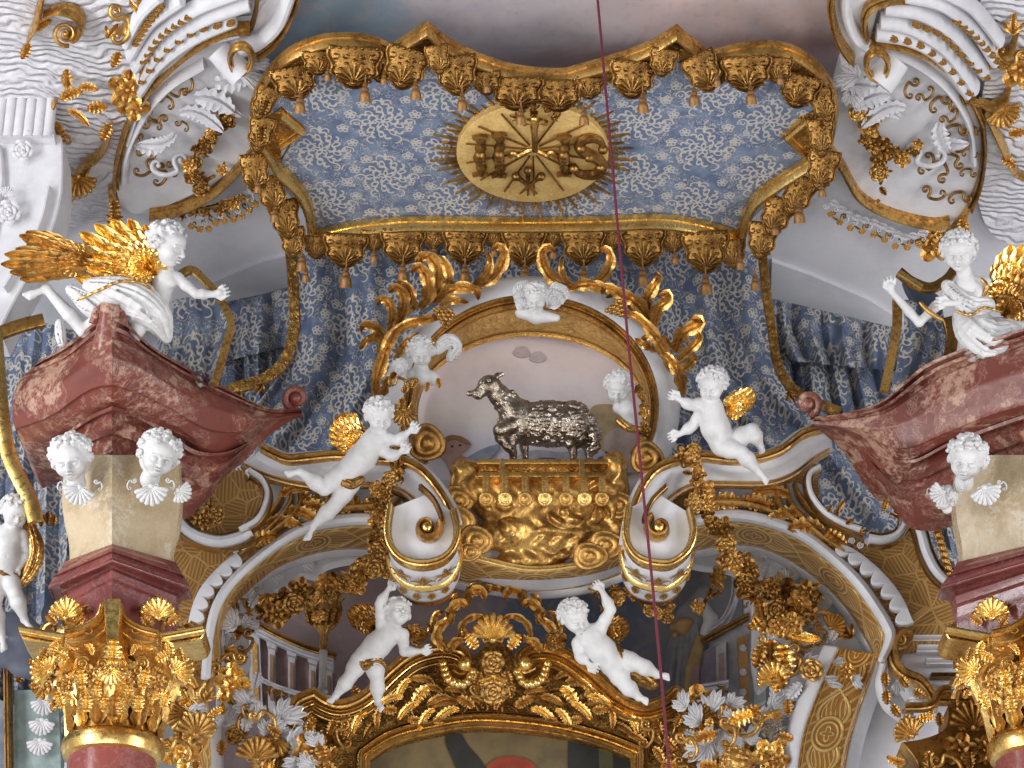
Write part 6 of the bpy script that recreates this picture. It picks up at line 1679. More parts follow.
t = figure('angel', 'white seated angel raising one hand and holding a blue damask cloth', 'angel', -2.35, dict(
    head=(967, 249, 8, -6, 14, 4), chest=(972, 284, 2), belly=(977, 306, 2), pelvis=(984, 326, 0), build=.95, hr=17,
    armA=((953, 290, 4), (921, 316, 12), (897, 282, 12), (896, 264, 12)), armB=((990, 283, 4), (976, 300, 16), (954, 300, 20), (944, 299, 20)), thA=-1,
    legA=((990, 335, 6), (1012, 345, 16), (1016, 362, 6), (1012, 366, 10)), legB=((1000, 328, 4), (1024, 332, 12), (1030, 350, 6), (1030, 360, 8))), 15.5,
    wings=[((1000, 310, -8), [(1003, 264), (1014, 250), (1030, 250), (1044, 280), (1040, 304)], 7, GOLD_B), ((1004, 318, 0), [(1012, 280), (1030, 278), (1044, 300), (1034, 318)], 6, GOLD)],
    drapes=[('skirt', [(960, 312, 4), (972, 330, 10), (990, 342, 12), (1010, 338, 12)], [6, 17, 20, 14], FIGW, 16), ('skirt_fold', [(968, 320, 6), (970, 340, 8), (972, 356, 8)], [8, 12, 8], FIGW, 8), ('bodice', [(952, 282, 6), (960, 294, 10), (972, 304, 12), (990, 306, 10)], [6, 9, 11, 8], FIGW, 10), ('gold_border', [(958, 308, 18), (972, 314, 24), (986, 308, 24), (1002, 314, 20)], [1, 1.3, 1.3, 1], GOLD, 0), ('gold_armlet', [(986, 279, 14), (991, 287, 16), (987, 296, 14)], [1.4, 1.4, 1.4], GOLD, 0), ('gold_sleeve', [(924, 296, 18), (932, 306, 20), (944, 316, 20)], [1.6, 2, 1.6], GOLD, 0)], hairlong=.6, seed=33, girl=1)
# the cloths they hold
hc = thing('held_cloth', 'blue damask cloth with gold border hanging from the kneeling angel’s hand', 'cloth', PT(200, 380, -2.1))
cloth('cloth', [(172, 300), (174, 320), (172, 360), (176, 390)], [(218, 292), (230, 322), (224, 350), (217, 385)], 30, 20, 1.5, -2.05, .05, DAMASK, hc, seed=3)
hem([(178, 276), (192, 270), (206, 282), (218, 296), (231, 322), (226, 345), (219, 370), (214, 385)], -2.2, 3.6, hc, 'gold_border', GOLD)
rh = thing('held_cloth', 'blue damask cloth with gold border falling from the seated angel’s raised hand', 'cloth', PT(915, 390, -1.9))
cloth('cloth', [(903, 300), (904, 330), (898, 360), (890, 395)], [(940, 300), (944, 330), (944, 350), (935, 375)], 30, 20, 1.2, -1.85, .05, DAMASK, rh, seed=7)
hem([(897, 300), (897, 325), (892, 355), (884, 392)], -2.0, 4.6, rh, 'gold_border', GOLD)
hem([(899, 272), (912, 282), (930, 288), (946, 280), (954, 270)], -2.2, 4.6, rh, 'gold_border', GOLD_D)
hem([(948, 318), (952, 335), (950, 355)], -1.95, 6, rh, 'gold_border', GOLD_D)
hem([(899, 273), (910, 280), (922, 288)], -2.3, 2.6, rh, 'gold_border', GOLD_B)
m = M(); slab(m, cr([(904, 276), (930, 290), (942, 300), (940, 312), (915, 300)], 5, True), VP(-1.9), .1); m.obj('dark_lining', plain('dark_blue_lining', (.05, .07, .10)), rh)
bl = thing('gilt_band', 'broad bright gold band hanging at the left frame edge by the red pediment', 'band', PT(30, 520, -1.5))
hem([(-6, 330), (-2, 380), (2, 420), (8, 452), (18, 476), (30, 500), (36, 522)], -1.6, 8, bl, 'band', GOLD_B)
hem([(-8, 336), (20, 326), (44, 320)], -1.4, 6, bl, 'band', GOLD_D)
for i in range(4): put('leaf', 36 + i * 6, 512 + (i % 2) * 3, -1.55, 12, 180, bl, 'fringe_leaf', GOLD_D)

# heads
def cherub(name, label, x, y, R, yaw, pit, rol, Y, seed, bust=None, shell=None, long=.3, extras=None, voxel=.6):
    F = Fr(x, y, Y); t = thing(name, label, 'cherub', F.at(x, y + R * 1.3, 0))
    H = Head(x, y, 0, R, yaw, pit, rol); C = Clay(); H.sculpt(C)
    if bust:
        for a, b, ra, rb in bust: C.cone(a, b, ra, rb, 2)
    else: C.cone(H.p(0, .6, -.1), H.p(0, 1.35, .0), .4 * R, .5 * R, 1.5)
    C.build(F, voxel, 'face', FIGW, t); H.hair(seed, 80, long, .19).build(F, voxel, 'hair', FIGW, t)
    if shell:
        sx, sy, ss_, a = shell; put('shell', sx, sy, Y - .12, ss_, a, t, 'shell_collar', FIGW)
        for s in (-1, 1): put('scroll', sx + s * ss_ * 1.05, sy - ss_ * .12, Y - .06, ss_ * .42, s * 60, t, 'side_curl', FIGW, mirror=s < 0)
    return t, F
cherub('cherub', 'white head of a curly cherub above a shell, on the sunlit side of the pier', 71, 457, 20, -12, 14, -14, -2.55, 40, shell=(80, 487, 17, 190), long=.4)
cherub('cherub', 'white head in a frilled cap above a shell, on the shaded side of the pier', 159, 454, 20, 10, 10, 14, -2.6, 41, shell=(151, 486, 18, 172), long=.4)
o = put('shell', 178, 490, -2.4, 13, 120, None, 'wall_shell', FIGW, label='small white shell on the pier next to the capped head', cat='shell')
cherub('cherub', 'white curly head above a shell on the cut-off pier', 967, 458, 19, -8, 12, 14, -2.55, 42, shell=(984, 487, 17, 165), long=.4)
cherub('cherub', 'small white profile head with leafy collar beside the cut-off pier', 946, 498, 10, -60, 20, 30, -2.3, 43, shell=(944, 492, 13, 250), long=.4)
t, F = cherub('cherub_bust', 'white winged cherub bust on top of the oval frame', 536, 297, 12, -10, 22, -6, -.75, 44, bust=[((537, 304, -2), (536, 316, 0), 5, 8), ((536, 316, 0), (556, 318, 2), 8, 4), ((536, 316, 0), (520, 313, -2), 7, 5)])
wing(t, F, (524, 312, -4), [(513, 290), (517, 282), (526, 280)], FIGW, 3.4, seed=2); wing(t, F, (548, 308, -4), [(556, 282), (566, 286), (570, 294)], FIGW, 3.2, seed=3)
t, F = cherub('cherub_bust', 'white cherub bust wearing a gold crown at the shoulder of the oval frame', 421, 352, 13, 2, 18, -4, -.7, 45, bust=[((421, 362, -2), (422, 376, 0), 6, 10), ((414, 376, -2), (432, 378, 0), 8, 8)])
m = M(); F2 = Fr(421, 343, -.7)
tube(m, [F2.at(421 + 13 * math.cos(a), 345 + 3 * math.sin(a) + 1, 13 * math.sin(a)) for a in [2 * PI * k / 24 for k in range(25)]], 1.5 * F2.s, 6)
for k in range(9): a = PI * k / 8; ball(m, F2.at(421 + 13 * math.cos(a), 341.5 + 3 * math.sin(a), 13 * math.sin(a)), 1.8 * F2.s)
m.obj('crown', GOLD_B, t)
D = Clay(); drape(D, F, [(436, 350, -4), (448, 340, -4), (456, 346, -6), (450, 358, -6)], [5, 7, 6, 4], 8, 3); D.build(F, .8, 'veil', FIGW, t)
for x, y, a in ((438, 386, 170), (428, 390, 190), (416, 388, 200)): put('leaf', x, y - 8, -.85, 10, a, t, 'gold_collar_leaf', GOLD)
cherub('cherub', 'tiny white infant head tucked beside the crowned cherub bust', 400, 367, 7, -5, 10, 0, -.75, 46, long=0, voxel=.5)
ud = thing('gilt_bracket', 'gold rocaille bracket below the tiny infant head', 'ornament', PT(405, 430, -.6))
for x, y, s, a, k in [(398, 384, 13, 20, 'scroll'), (410, 386, 12, -30, 'scroll'), (402, 398, 14, 180, 'leaf'), (404, 410, 15, 180, 'shell'), (412, 402, 15, 170, 'plume'), (396, 404, 13, 190, 'bent_leaf'), (403, 425, 12, 180, 'leaf')]: put(k, x, y, -.7, s, a, ud, 'leaf_ornament', GOLD)
put('puff', 427, 443, -.95, 19, 20, None, 'gilt_swirl', GOLD_D, label='round swirled gold knob that the flying putto reaches for', cat='ornament')
put('puff', 647, 458, -.95, 17, 20, None, 'gilt_swirl', GOLD_D, label='round swirled gold knob beside the cord, level with the book of seals', cat='ornament')
t, F = cherub('cherub_bust', 'white cherub bust with gold collar leaning in from the oval frame by the cord', 619, 387, 13.5, -12, 26, 6, -.55, 47, bust=[((621, 396, -2), (627, 410, 0), 6, 9), ((627, 410, 0), (630, 424, -2), 9, 5), ((627, 410, 0), (618, 408, -2), 8, 6)])
D = Clay(); drape(D, F, [(617, 420, 4), (627, 428, 6), (638, 430, 4)], [3, 3.5, 3], 3, 3); D.build(F, .8, 'gold_collar', GOLD, t)
# ---------------------------------------------------------------- the painted niche below the arches
nw = VP(2.3); nw.p = PT(520, 680, 2.3)
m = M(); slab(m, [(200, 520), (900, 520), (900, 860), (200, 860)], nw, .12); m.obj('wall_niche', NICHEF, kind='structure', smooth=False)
# white stucco border inside the arches
def border(pts, nm, Y=.55, mat=WHITE, kind='structure'):
    m = M(); slab(m, cr(pts, 5, True), VP(Y), .12, 1); return m.obj(nm, mat, kind=kind, smooth=False)
border([(216, 700), (218, 640), (228, 604), (250, 578), (285, 558), (330, 545), (390, 548), (384, 560), (350, 560), (325, 566), (318, 576), (300, 574), (292, 586), (276, 590), (272, 602), (256, 608), (258, 622), (246, 636), (250, 660), (240, 680), (246, 705), (232, 720), (216, 720)], 'trim_4')
border([(670, 556), (700, 546), (740, 540), (775, 548), (810, 568), (840, 596), (872, 640), (880, 664), (868, 700), (850, 780), (790, 780), (794, 740), (800, 700), (776, 700), (772, 680), (758, 690), (752, 660), (752, 640), (752, 610), (748, 590), (742, 576), (722, 568), (700, 566)], 'trim_5')
border([(205, 720), (205, 720), (222, 722), (222, 722), (222, 800), (222, 800), (214, 800), (214, 800)], 'trim_6', .3)
m = M(); band(m, [(184, 690), (186, 800)], [(208, 700), (214, 800)], .0, .02); o = m.obj('trim_7', BAND, kind='structure'); md = o.modifiers.new('t', 'SOLIDIFY'); md.thickness = .1; md.offset = 0
m = M(); slab(m, cr([(815, 594), (822, 590), (836, 598), (846, 612), (838, 618), (822, 612), (812, 604)], 5, True), VP(.5), .04); m.obj('trim_8', GREENP, kind='structure', smooth=False)
m = M(); slab(m, cr([(780, 570), (792, 566), (806, 574), (800, 584), (786, 582)], 5, True), VP(.5), .04); m.obj('trim_9', GREENP, kind='structure', smooth=False)
# descending strapwork jamb on the right
st_ = thing('strapwork_pilaster', 'curved gold strapwork pilaster with white edges left of the plain pale wall', 'pilaster', PT(820, 768, .2))
SA = cr([(839, 649), (826, 674), (812, 708), (802, 740), (795, 790)], 8); SB = cr([(876, 655), (868, 682), (856, 716), (847, 748), (840, 790)], 8)
bandobj('strapwork_band', SA, SB, .05, .1, BAND, st_)
bandobj('white_edge', [(x - 13, y - 2) for x, y in SA], SA, .1, .0, WHITE, st_, .03, .08); bandobj('white_edge', SB, [(x + 11, y + 2) for x, y in SB], .05, .2, WHITE, st_, .03, .08)
for P in (SA, SB):
    m = M(); sweep(m, [tuple(p) for p in resamp(P, 40)], VP(.03), 1.2, .04, 'round'); m.obj('gold_bead', GOLD_B, st_)
m = M(); slab(m, [(852, 665), (882, 664), (905, 655), (930, 700), (960, 800), (838, 800)], VP(.5), .2); m.obj('wall_plain', PLASTER, kind='structure', smooth=False)

def pavilion(label, loc):
    return thing('painted_pavilion', label, 'painted architecture', loc)
pv = pavilion('painted white curved pavilion with brown-panelled pilasters below the gold urn', PT(290, 720, 1.6))
def pq(nm, pts, mat, Y, parent, th=.05, n=1, bev=0):
    m = M(); slab(m, cr(pts, n) if n > 1 else pts, VP(Y), th, bev); return m.obj(nm, mat, parent, smooth=False)
pq('wall', [(254, 630), (275, 640), (305, 652), (334, 660), (334, 705), (300, 715), (262, 716), (252, 700)], PINKP, 1.7, pv, .2)
pq('corner_pier', [(249, 622), (259, 630), (263, 716), (250, 712)], GREYP, 1.6, pv, .12)
pq('red_panel', [(252, 640), (257, 644), (259, 700), (253, 698)], GOLD_M, 1.58, pv)
for x, y in ((268, 640), (288, 648), (309, 656), (325, 661)):
    pq('pilaster', [(x, y), (x + 7, y + 3), (x + 7, 712), (x, 710)], GREYP, 1.6, pv, .12)
    pq('pilaster_cap', [(x - 2, y - 1), (x + 9, y + 3), (x + 8, y + 9), (x - 1, y + 6)], GREYP, 1.55, pv, .1)
    pq('pilaster_panel', [(x + 2, y + 14), (x + 5.5, y + 15), (x + 5.5, 700), (x + 2, 699)], plain('paint_brown_%d' % x, (.32, .17, .10)), 1.56, pv)
m = M(); sweep(m, cr([(246, 618), (258, 625), (280, 637), (305, 648), (336, 657)], 6), VP(1.5), 3, .1, 'mould'); m.obj('gold_cornice', GOLD_D, pv)
m = M(); sweep(m, cr([(252, 628), (275, 640), (305, 653), (334, 661)], 6), VP(1.55), 4, .08, 'mould'); m.obj('white_cornice', GREYP, pv)
m = M(); sweep(m, cr([(262, 680), (280, 688), (305, 695), (334, 698)], 6), VP(1.5), 2, .06, 'mould'); m.obj('rail', GREYP, pv)
for x, y in ((270, 690), (280, 694)): put('fleur', x, y, 1.5, 8, 180, pv, 'gold_swag', GOLD_D)
ur = thing('urn', 'gold fluted urn above the painted pavilion', 'urn', PT(323, 650, 1.2))
U = PT(324, 636, 1.2); k = SP(1.2)
m = M(); lathe(m, [(2 * k, -.15), (4 * k, -.1), (3 * k, .0), (6 * k, .05), (12 * k, .12), (15 * k, .26), (14 * k, .34), (17 * k, .38), (15 * k, .39), (0, .36)], Matrix.Translation(U), 48, 8, .12); m.obj('bowl', GOLD_D, ur)
m = M(); lathe(m, [(4 * k, -.15), (3.2 * k, -.5), (6 * k, -.55)], Matrix.Translation(U), 20); m.obj('pedestal', GREYP, ur)
for i in range(5): put('leaf', 312 + i * 5.5, 625, 1.05, 17, -16 + 8 * i, ur, 'flute_leaf', GOLD_D)

pr = pavilion('painted white pavilion with violet window and gold strip, right of the red cord', PT(730, 720, 1.6))
pq('wall', [(700, 640), (757, 616), (757, 705), (735, 715), (696, 700)], GREYP, 1.7, pr, .2)
pq('upper_pier', [(743, 570), (758, 566), (758, 618), (744, 622)], GREYP, 1.6, pr, .15)
pq('side_wall', [(752, 616), (766, 612), (766, 700), (754, 706)], plain('paint_green_grey', (.42, .45, .44)), 1.5, pr, .1)
pq('violet_window', [(701, 652), (714, 646), (728, 642), (729, 680), (700, 690)], plain('paint_violet', (.30, .26, .33)), 1.6, pr, .05)
pq('pilaster', [(716, 646), (726, 642), (727, 700), (717, 704)], GREYP, 1.5, pr, .06)
pq('pilaster_panel', [(719, 654), (724, 652), (725, 694), (720, 696)], PINKP, 1.46, pr, .03)
pq('red_pilaster', [(692, 668), (699, 664), (700, 690), (693, 694)], PINKP, 1.5, pr, .06)
pq('gold_strip', [(737, 638), (747, 634), (750, 702), (741, 706)], plain('paint_orange_gold', (.45, .24, .09), .5, .3), 1.5, pr, .05)
for y in (648, 672, 692): put('rosette', 743, y, 1.46, 4, 0, pr, 'white_boss', GREYP)
m = M(); sweep(m, [(702, 642), (748, 617)], VP(1.45), 3, .1, 'mould'); m.obj('gold_cornice', GOLD_D, pr)
m = M(); sweep(m, [(690, 690), (728, 684)], VP(1.45), 2.5, .1, 'mould'); m.obj('rail', GREYP, pr)
for x, y in ((700, 694), (722, 690)): put('fleur', x, y, 1.4, 8, 180, pr, 'gold_swag', GOLD_D)
m = M(); sweep(m, cr([(736, 572), (734, 600), (724, 622), (708, 634)], 6), VP(1.55), 4, .1, 'mould'); m.obj('curved_gable', GREYP, pr)
for y in (590, 606): put('scroll', 748, y, 1.5, 6, 0, pr, 'bracket', GOLD_D)
# painted saint
sa = thing('painted_saint', 'painted grey robed saint with golden stole behind the red cord', 'painted figure', PT(690, 705, 1.8))
F = Fr(690, 650, 1.75); C = Clay()
C.chain([(706, 596, 0), (694, 618, 0), (688, 650, 0), (684, 690, 0)], [9, 16, 20, 24], 5); 
for k, (dx) in enumerate((-16, -8, 0, 8, 15)): C.chain([(690 + dx * .4, 615, 15), (688 + dx * .8, 650, 19), (684 + dx * 1.2, 695, 22)], [1.5, 2.5, 3], 2)
C.build(F, 1.2, 'robe', plain('paint_grey_robe', (.20, .19, .20), .8), sa)
C = Clay(); C.ell((682, 628, 14), (12, 9, 8), 2); C.ell((676, 634, 20), (4, 4, 4), 2); C.ell((686, 622, 18), (9, 5, 6), 2); C.build(F, 1, 'gilded_mitre', plain('paint_gold_brown', (.33, .19, .08), .6, .3), sa)
C = Clay(); C.chain([(700, 640, 20), (692, 668, 24), (688, 690, 24)], [5, 7, 6], 2); C.build(F, 1, 'stole', plain('paint_stole', (.36, .24, .10), .6, .2), sa)
C = Clay(); C.chain([(702, 604, 8), (712, 620, 12), (704, 636, 14)], [6, 7, 5], 2); C.build(F, 1, 'sleeve', GREYP, sa)

# ---------------------------------------------------------------- altar picture and its gold frame
af = thing('altarpiece_surround', 'great gold carved altar frame with curling double-scroll top', 'frame', PT(505, 768, .6))
tl_ = [(262, 790), (272, 760), (282, 730), (293, 707), (300, 700), (315, 694), (315, 694), (326, 702), (342, 706), (364, 697), (391, 671), (413, 655), (441, 648), (462, 652), (470, 662), (463, 672), (454, 668)]
tr_ = [(738, 790), (728, 765), (716, 735), (704, 714), (690, 702), (675, 692), (675, 692), (664, 702), (642, 708), (618, 697), (593, 674), (566, 655), (544, 649), (527, 652), (518, 662), (524, 672), (534, 668)]
field = cr(tl_[:-3], 6) + cr([(470, 660), (495, 640), (520, 660)], 4) + cr(tr_[:-3], 6)[::-1]
inner = cr([(640, 790), (640, 752), (640, 752), (604, 738), (563, 727), (520, 721), (473, 719), (432, 725), (391, 736), (361, 755), (361, 755), (361, 790)], 6)
m = M(); slab(m, [tuple(p) for p in field] + [(x, y) for x, y in inner], VP(.45), .35); m.obj('carved_field', GOLD_R, af, smooth=False)
for P in (tl_, tr_):
    for off, w, h, Y, mat in ((0, 4.5, .14, .30, GOLD), (9, 2.2, .09, .36, GOLD_B), (15, 2.6, .08, .38, GOLD)):
        Q = [tuple(p) for p in resamp(cr(P[:-2] if off else P, 6), 90)]
        Q = offset2(Q, off if P is tl_ else -off, False)
        m = M(); sweep(m, Q, VP(Y), w, h, 'mould'); m.obj('scrolled_moulding', mat, af)
for off, w, h, mat in ((0, 3.2, .10, GOLD_B), (-7, 2.2, .08, GOLD), (6, 1.6, .05, GOLD_D)):
    m = M(); sweep(m, offset2([tuple(p) for p in resamp(inner, 80)], off, False), VP(.40), w, h, 'mould'); m.obj('inner_moulding', mat, af)
for sx in (-1, 1):
    cx = 495 + sx * 30; m = M(); ball(m, PT(cx, 664, .18), .07); m.obj('scroll_eye', GOLD_B, af)
    for i, (x, y) in enumerate(resamp(cr([(495 + sx * 22, 672), (495 + sx * 30, 684), (495 + sx * 46, 680), (495 + sx * 52, 664)], 5), 10)):
        m = M(); ball(m, PT(x, y, .22), .045); m.obj('bead', GOLD_B, af)
    L = [(60, 712, 22, 95, 'plume'), (76, 706, 22, 80, 'plume'), (92, 700, 22, 60, 'plume'), (66, 690, 24, 110, 'bent_leaf'), (84, 682, 22, 100, 'plume'), (104, 694, 22, 80, 'plume'), (112, 708, 20, 120, 'plume'), (128, 714, 22, 100, 'plume'), (142, 722, 20, 120, 'bent_leaf'), (36, 712, 24, 70, 'plume'), (22, 710, 20, 30, 'bent_leaf'), (46, 700, 20, 60, 'plume'), (30, 696, 18, 30, 'plume'), (14, 700, 18, 10, 'leaf'), (150, 735, 18, 100, 'scroll'), (160, 722, 18, 160, 'leaf'), (170, 740, 18, 140, 'leaf'), (158, 750, 18, 120, 'bent_leaf'), (176, 756, 20, 170, 'leaf'), (166, 766, 18, 100, 'leaf'), (180, 728, 14, 30, 'leaf'), (192, 742, 16, 40, 'leaf'), (198, 760, 18, 30, 'leaf'), (120, 690, 15, 20, 'leaf'), (136, 700, 15, 30, 'leaf'), (185, 772, 18, 90, 'scroll'), (10, 680, 14, 20, 'sprig'), (98, 712, 16, 90, 'leaf'), (75, 722, 14, 90, 'leaf'), (50, 722, 14, 90, 'leaf')]
    for x, y, s, a, k in L:
        put(k, 495 + sx * x, y - 2, .34, s * .95, sx * a, af, 'carved_leaf' if k != 'scroll' else 'carved_scroll', GOLD_B if s > 20 else GOLD, mirror=sx < 0)
rng = random.Random(44)
T1 = resamp(cr([(300, 712), (330, 712), (364, 706), (395, 682), (420, 668), (448, 664), (470, 690), (494, 700)], 6), 22); T2 = resamp(cr([(318, 768), (340, 745), (364, 735), (395, 718), (425, 708), (455, 706), (475, 712), (494, 712)], 6), 22)
for i in range(22):
    for sx in (-1, 1):
        f = rng.uniform(.15, .85); x = T1[i][0] * (1 - f) + T2[i][0] * f; y = T1[i][1] * (1 - f) + T2[i][1] * f
        put(rng.choice(['plume', 'bent_leaf', 'plume', 'scroll']), x if sx < 0 else 990 - x, y + 4, .40, rng.uniform(15, 23), sx * (100 - i * 4 + rng.uniform(-25, 25)), af, 'low_relief_leaf', rng.choice([GOLD, GOLD_D]), mirror=sx < 0)
cr_ = thing('openwork_crest', 'pierced gold leaf crest crowning the altar frame', 'ornament', PT(493, 690, .2))
for x, y, s, a, k in [(493, 692, 14, 0, 'rosette'), (493, 676, 16, 180, 'shell'), (493, 662, 13, 0, 'rosette'), (493, 640, 24, 0, 'shell'), (477, 648, 18, -40, 'leaf'), (509, 648, 18, 40, 'leaf'), (470, 640, 14, -60, 'bent_leaf'), (516, 640, 14, 60, 'bent_leaf'),
                      (480, 672, 14, 200, 'leaf'), (506, 672, 14, 160, 'leaf'), (480, 690, 12, 190, 'scroll'), (506, 690, 12, 170, 'scroll')]:
    put(k, x, y, .1, s, a, cr_, 'crest_leaf' if k not in ('shell', 'rosette') else 'crest_' + k, GOLD_B if s > 15 else GOLD)
for sx in (-1, 1):
    for pts, W in [([(50, 650), (58, 640), (56, 628), (46, 618), (50, 612)], 6), ([(52, 640), (60, 628), (60, 616), (52, 612)], 5), ([(44, 624), (44, 610), (34, 602), (28, 608)], 6), ([(40, 614), (42, 600), (36, 594)], 5), ([(30, 606), (26, 594), (14, 590), (10, 600)], 6), ([(26, 600), (24, 588), (18, 584)], 5), ([(14, 594), (6, 588), (0, 590)], 5), ([(36, 640), (34, 628), (28, 620), (16, 616), (6, 622)], 4), ([(46, 652), (40, 642), (30, 640)], 5), ([(56, 634), (64, 630), (66, 622)], 4)]:
        frond([(495 + sx * x, y) for x, y in pts], W, cr_, .15, 4, GOLD, .2, 'crest_frond')
ap = thing('altar_painting', 'dark ochre altar painting with a red cap at the bottom edge', 'painting', PT(500, 768, .8))
pq('canvas', [(355, 715), (645, 715), (645, 860), (355, 860)], OCHRE, .8, ap, .05)
pq('dark_drape', cr([(445, 738), (458, 730), (468, 745), (485, 768), (480, 800), (470, 800), (455, 765)], 5, True), DARKP, .785, ap, .02)
pq('dark_column', [(568, 720), (598, 724), (600, 800), (568, 800)], DARKP, .785, ap, .02); pq('green_column', [(598, 726), (612, 728), (614, 800), (600, 800)], plain('paint_olive', (.10, .10, .045)), .785, ap, .02); pq('dark_side', [(612, 728), (645, 735), (645, 800), (614, 800)], DARKP, .78, ap, .02)
pq('red_cap', cr([(484, 775), (490, 763), (503, 757), (520, 757), (532, 763), (540, 775), (530, 790), (494, 790)], 5, True), REDP, .77, ap, .02)

# ---------------------------------------------------------------- stucco shellwork at both sides
def shellwork(label, items, Y):
    t = thing('shellwork', label, 'stucco ornament', PT(items[0][0], items[0][1], Y))
    for x, y, s, a, k, mt, mi, dz in items:
        put(k, x, y, Y - dz, s, a, t, {'rocaille': 'white_frill', 'shell': 'shell', 'leaf': 'leaf', 'plume': 'leaf', 'bent_leaf': 'leaf', 'scroll': 'scroll', 'volute': 'volute', 'flower': 'flower', 'sprig': 'sprig', 'rosette': 'rosette', 'fleur': 'fleur'}[k], mt, mirror=bool(mi))
    return t
W_, G_, B_ = WHITE, GOLD, GOLD_B
def scatter(pts, n, seed, sp=9, white=.4, smin=13, smax=21):
    rng = random.Random(seed); out = []
    for x, y in resamp(cr(pts, 6), n):
        w = rng.random() < white
        k = rng.choice(['rocaille', 'rocaille', 'leaf']) if w else rng.choice(['leaf', 'bent_leaf', 'plume', 'scroll', 'sprig', 'shell', 'flower'])
        out.append((x + rng.gauss(0, sp), y + rng.gauss(0, sp * .6), rng.uniform(smin, smax), rng.uniform(0, 360), k, W_ if w else rng.choice([G_, B_, GOLD_D]), rng.random() < .5, rng.uniform(.2, .4)))
    return out
shellwork('white frilled shellwork with gold scrolls beside the painted pavilion near the gold capital', [
    (232, 600, 20, 40, 'rocaille', W_, 0, .1), (226, 625, 20, 10, 'rocaille', W_, 0, .1), (245, 585, 18, 60, 'rocaille', W_, 0, .1), (268, 572, 18, 70, 'rocaille', W_, 0, .1), (300, 560, 16, 80, 'rocaille', W_, 0, .1), (228, 650, 18, 0, 'rocaille', W_, 0, .1),
    (232, 705, 24, 20, 'rocaille', W_, 0, .2), (225, 725, 22, -10, 'rocaille', W_, 0, .2), (280, 720, 26, 30, 'rocaille', W_, 0, .3), (290, 745, 26, 60, 'rocaille', W_, 0, .3), (270, 735, 20, -20, 'rocaille', W_, 0, .3), (300, 765, 22, 90, 'rocaille', W_, 0, .3),
    (246, 625, 16, 10, 'leaf', G_, 0, .2), (238, 640, 15, -20, 'bent_leaf', G_, 0, .2), (232, 655, 16, 200, 'scroll', G_, 0, .2), (240, 665, 15, 20, 'leaf', G_, 0, .2), (238, 680, 16, 180, 'leaf', G_, 0, .2), (248, 610, 14, 30, 'sprig', G_, 0, .2),
    (262, 720, 18, 30, 'scroll', B_, 0, .4), (254, 712, 15, 200, 'scroll', G_, 0, .4), (270, 728, 14, 120, 'leaf', G_, 0, .4), (256, 760, 22, 0, 'shell', G_, 0, .4), (236, 735, 12, 0, 'rosette', GOLD_D, 0, .3), (222, 715, 12, 0, 'leaf', G_, 0, .3), (222, 740, 16, 180, 'leaf', G_, 0, .3), (318, 740, 20, 160, 'leaf', G_, 0, .4), (326, 762, 20, 150, 'leaf', G_, 0, .4), (310, 722, 18, 180, 'leaf', G_, 0, .4), (262, 775, 14, 0, 'flower', G_, 0, .5)] + scatter([(262, 592), (240, 612), (232, 640), (234, 680), (246, 705), (262, 730), (258, 768)], 34, 71, 7) + scatter([(285, 725), (305, 745), (312, 768)], 12, 72, 8, .6), .5)
shellwork('white frilled shellwork with a big gold fan shell under the right arch', [
    (800, 610, 24, -60, 'rocaille', W_, 1, .1), (820, 625, 22, -80, 'rocaille', W_, 1, .1), (790, 590, 20, -40, 'rocaille', W_, 1, .1), (812, 640, 22, -100, 'rocaille', W_, 1, .1), (840, 632, 18, -80, 'rocaille', W_, 1, .1), (765, 560, 16, -60, 'rocaille', W_, 1, .1), (800, 575, 16, -50, 'rocaille', W_, 1, .1), (830, 605, 14, -60, 'rocaille', W_, 1, .1),
    (796, 668, 24, 110, 'rocaille', W_, 1, .25), (815, 680, 26, 150, 'rocaille', W_, 1, .3), (828, 668, 22, 90, 'rocaille', W_, 0, .3), (820, 692, 20, 170, 'rocaille', W_, 1, .3), (780, 700, 22, 0, 'rocaille', W_, 0, .2), (770, 708, 20, 60, 'rocaille', W_, 0, .2),
    (780, 625, 34, 160, 'plume', B_, 1, .35), (770, 640, 34, 180, 'leaf', G_, 0, .4), (782, 645, 34, 175, 'leaf', B_, 0, .45), (774, 660, 30, 165, 'leaf', G_, 0, .45), (764, 620, 24, -10, 'leaf', G_, 0, .4), (768, 610, 26, 200, 'bent_leaf', B_, 0, .4), (790, 660, 22, 120, 'scroll', G_, 0, .4), (776, 675, 18, 180, 'leaf', B_, 0, .4), (762, 645, 24, 200, 'leaf', G_, 0, .4),
    (812, 670, 13, 20, 'rosette', G_, 0, .5), (846, 672, 10, 0, 'flower', G_, 0, .45), (852, 680, 12, 90, 'rocaille', W_, 0, .4), (818, 634, 14, 100, 'scroll', G_, 0, .3), (808, 640, 15, 160, 'scroll', G_, 0, .3), (832, 636, 14, 80, 'leaf', G_, 0, .3), (790, 600, 18, 20, 'scroll', G_, 0, .3)] + scatter([(768, 578), (790, 596), (812, 612), (835, 632)], 16, 73, 7, .6) + scatter([(766, 600), (770, 630), (778, 660), (790, 690), (782, 720), (776, 765)], 26, 74, 9), .4)
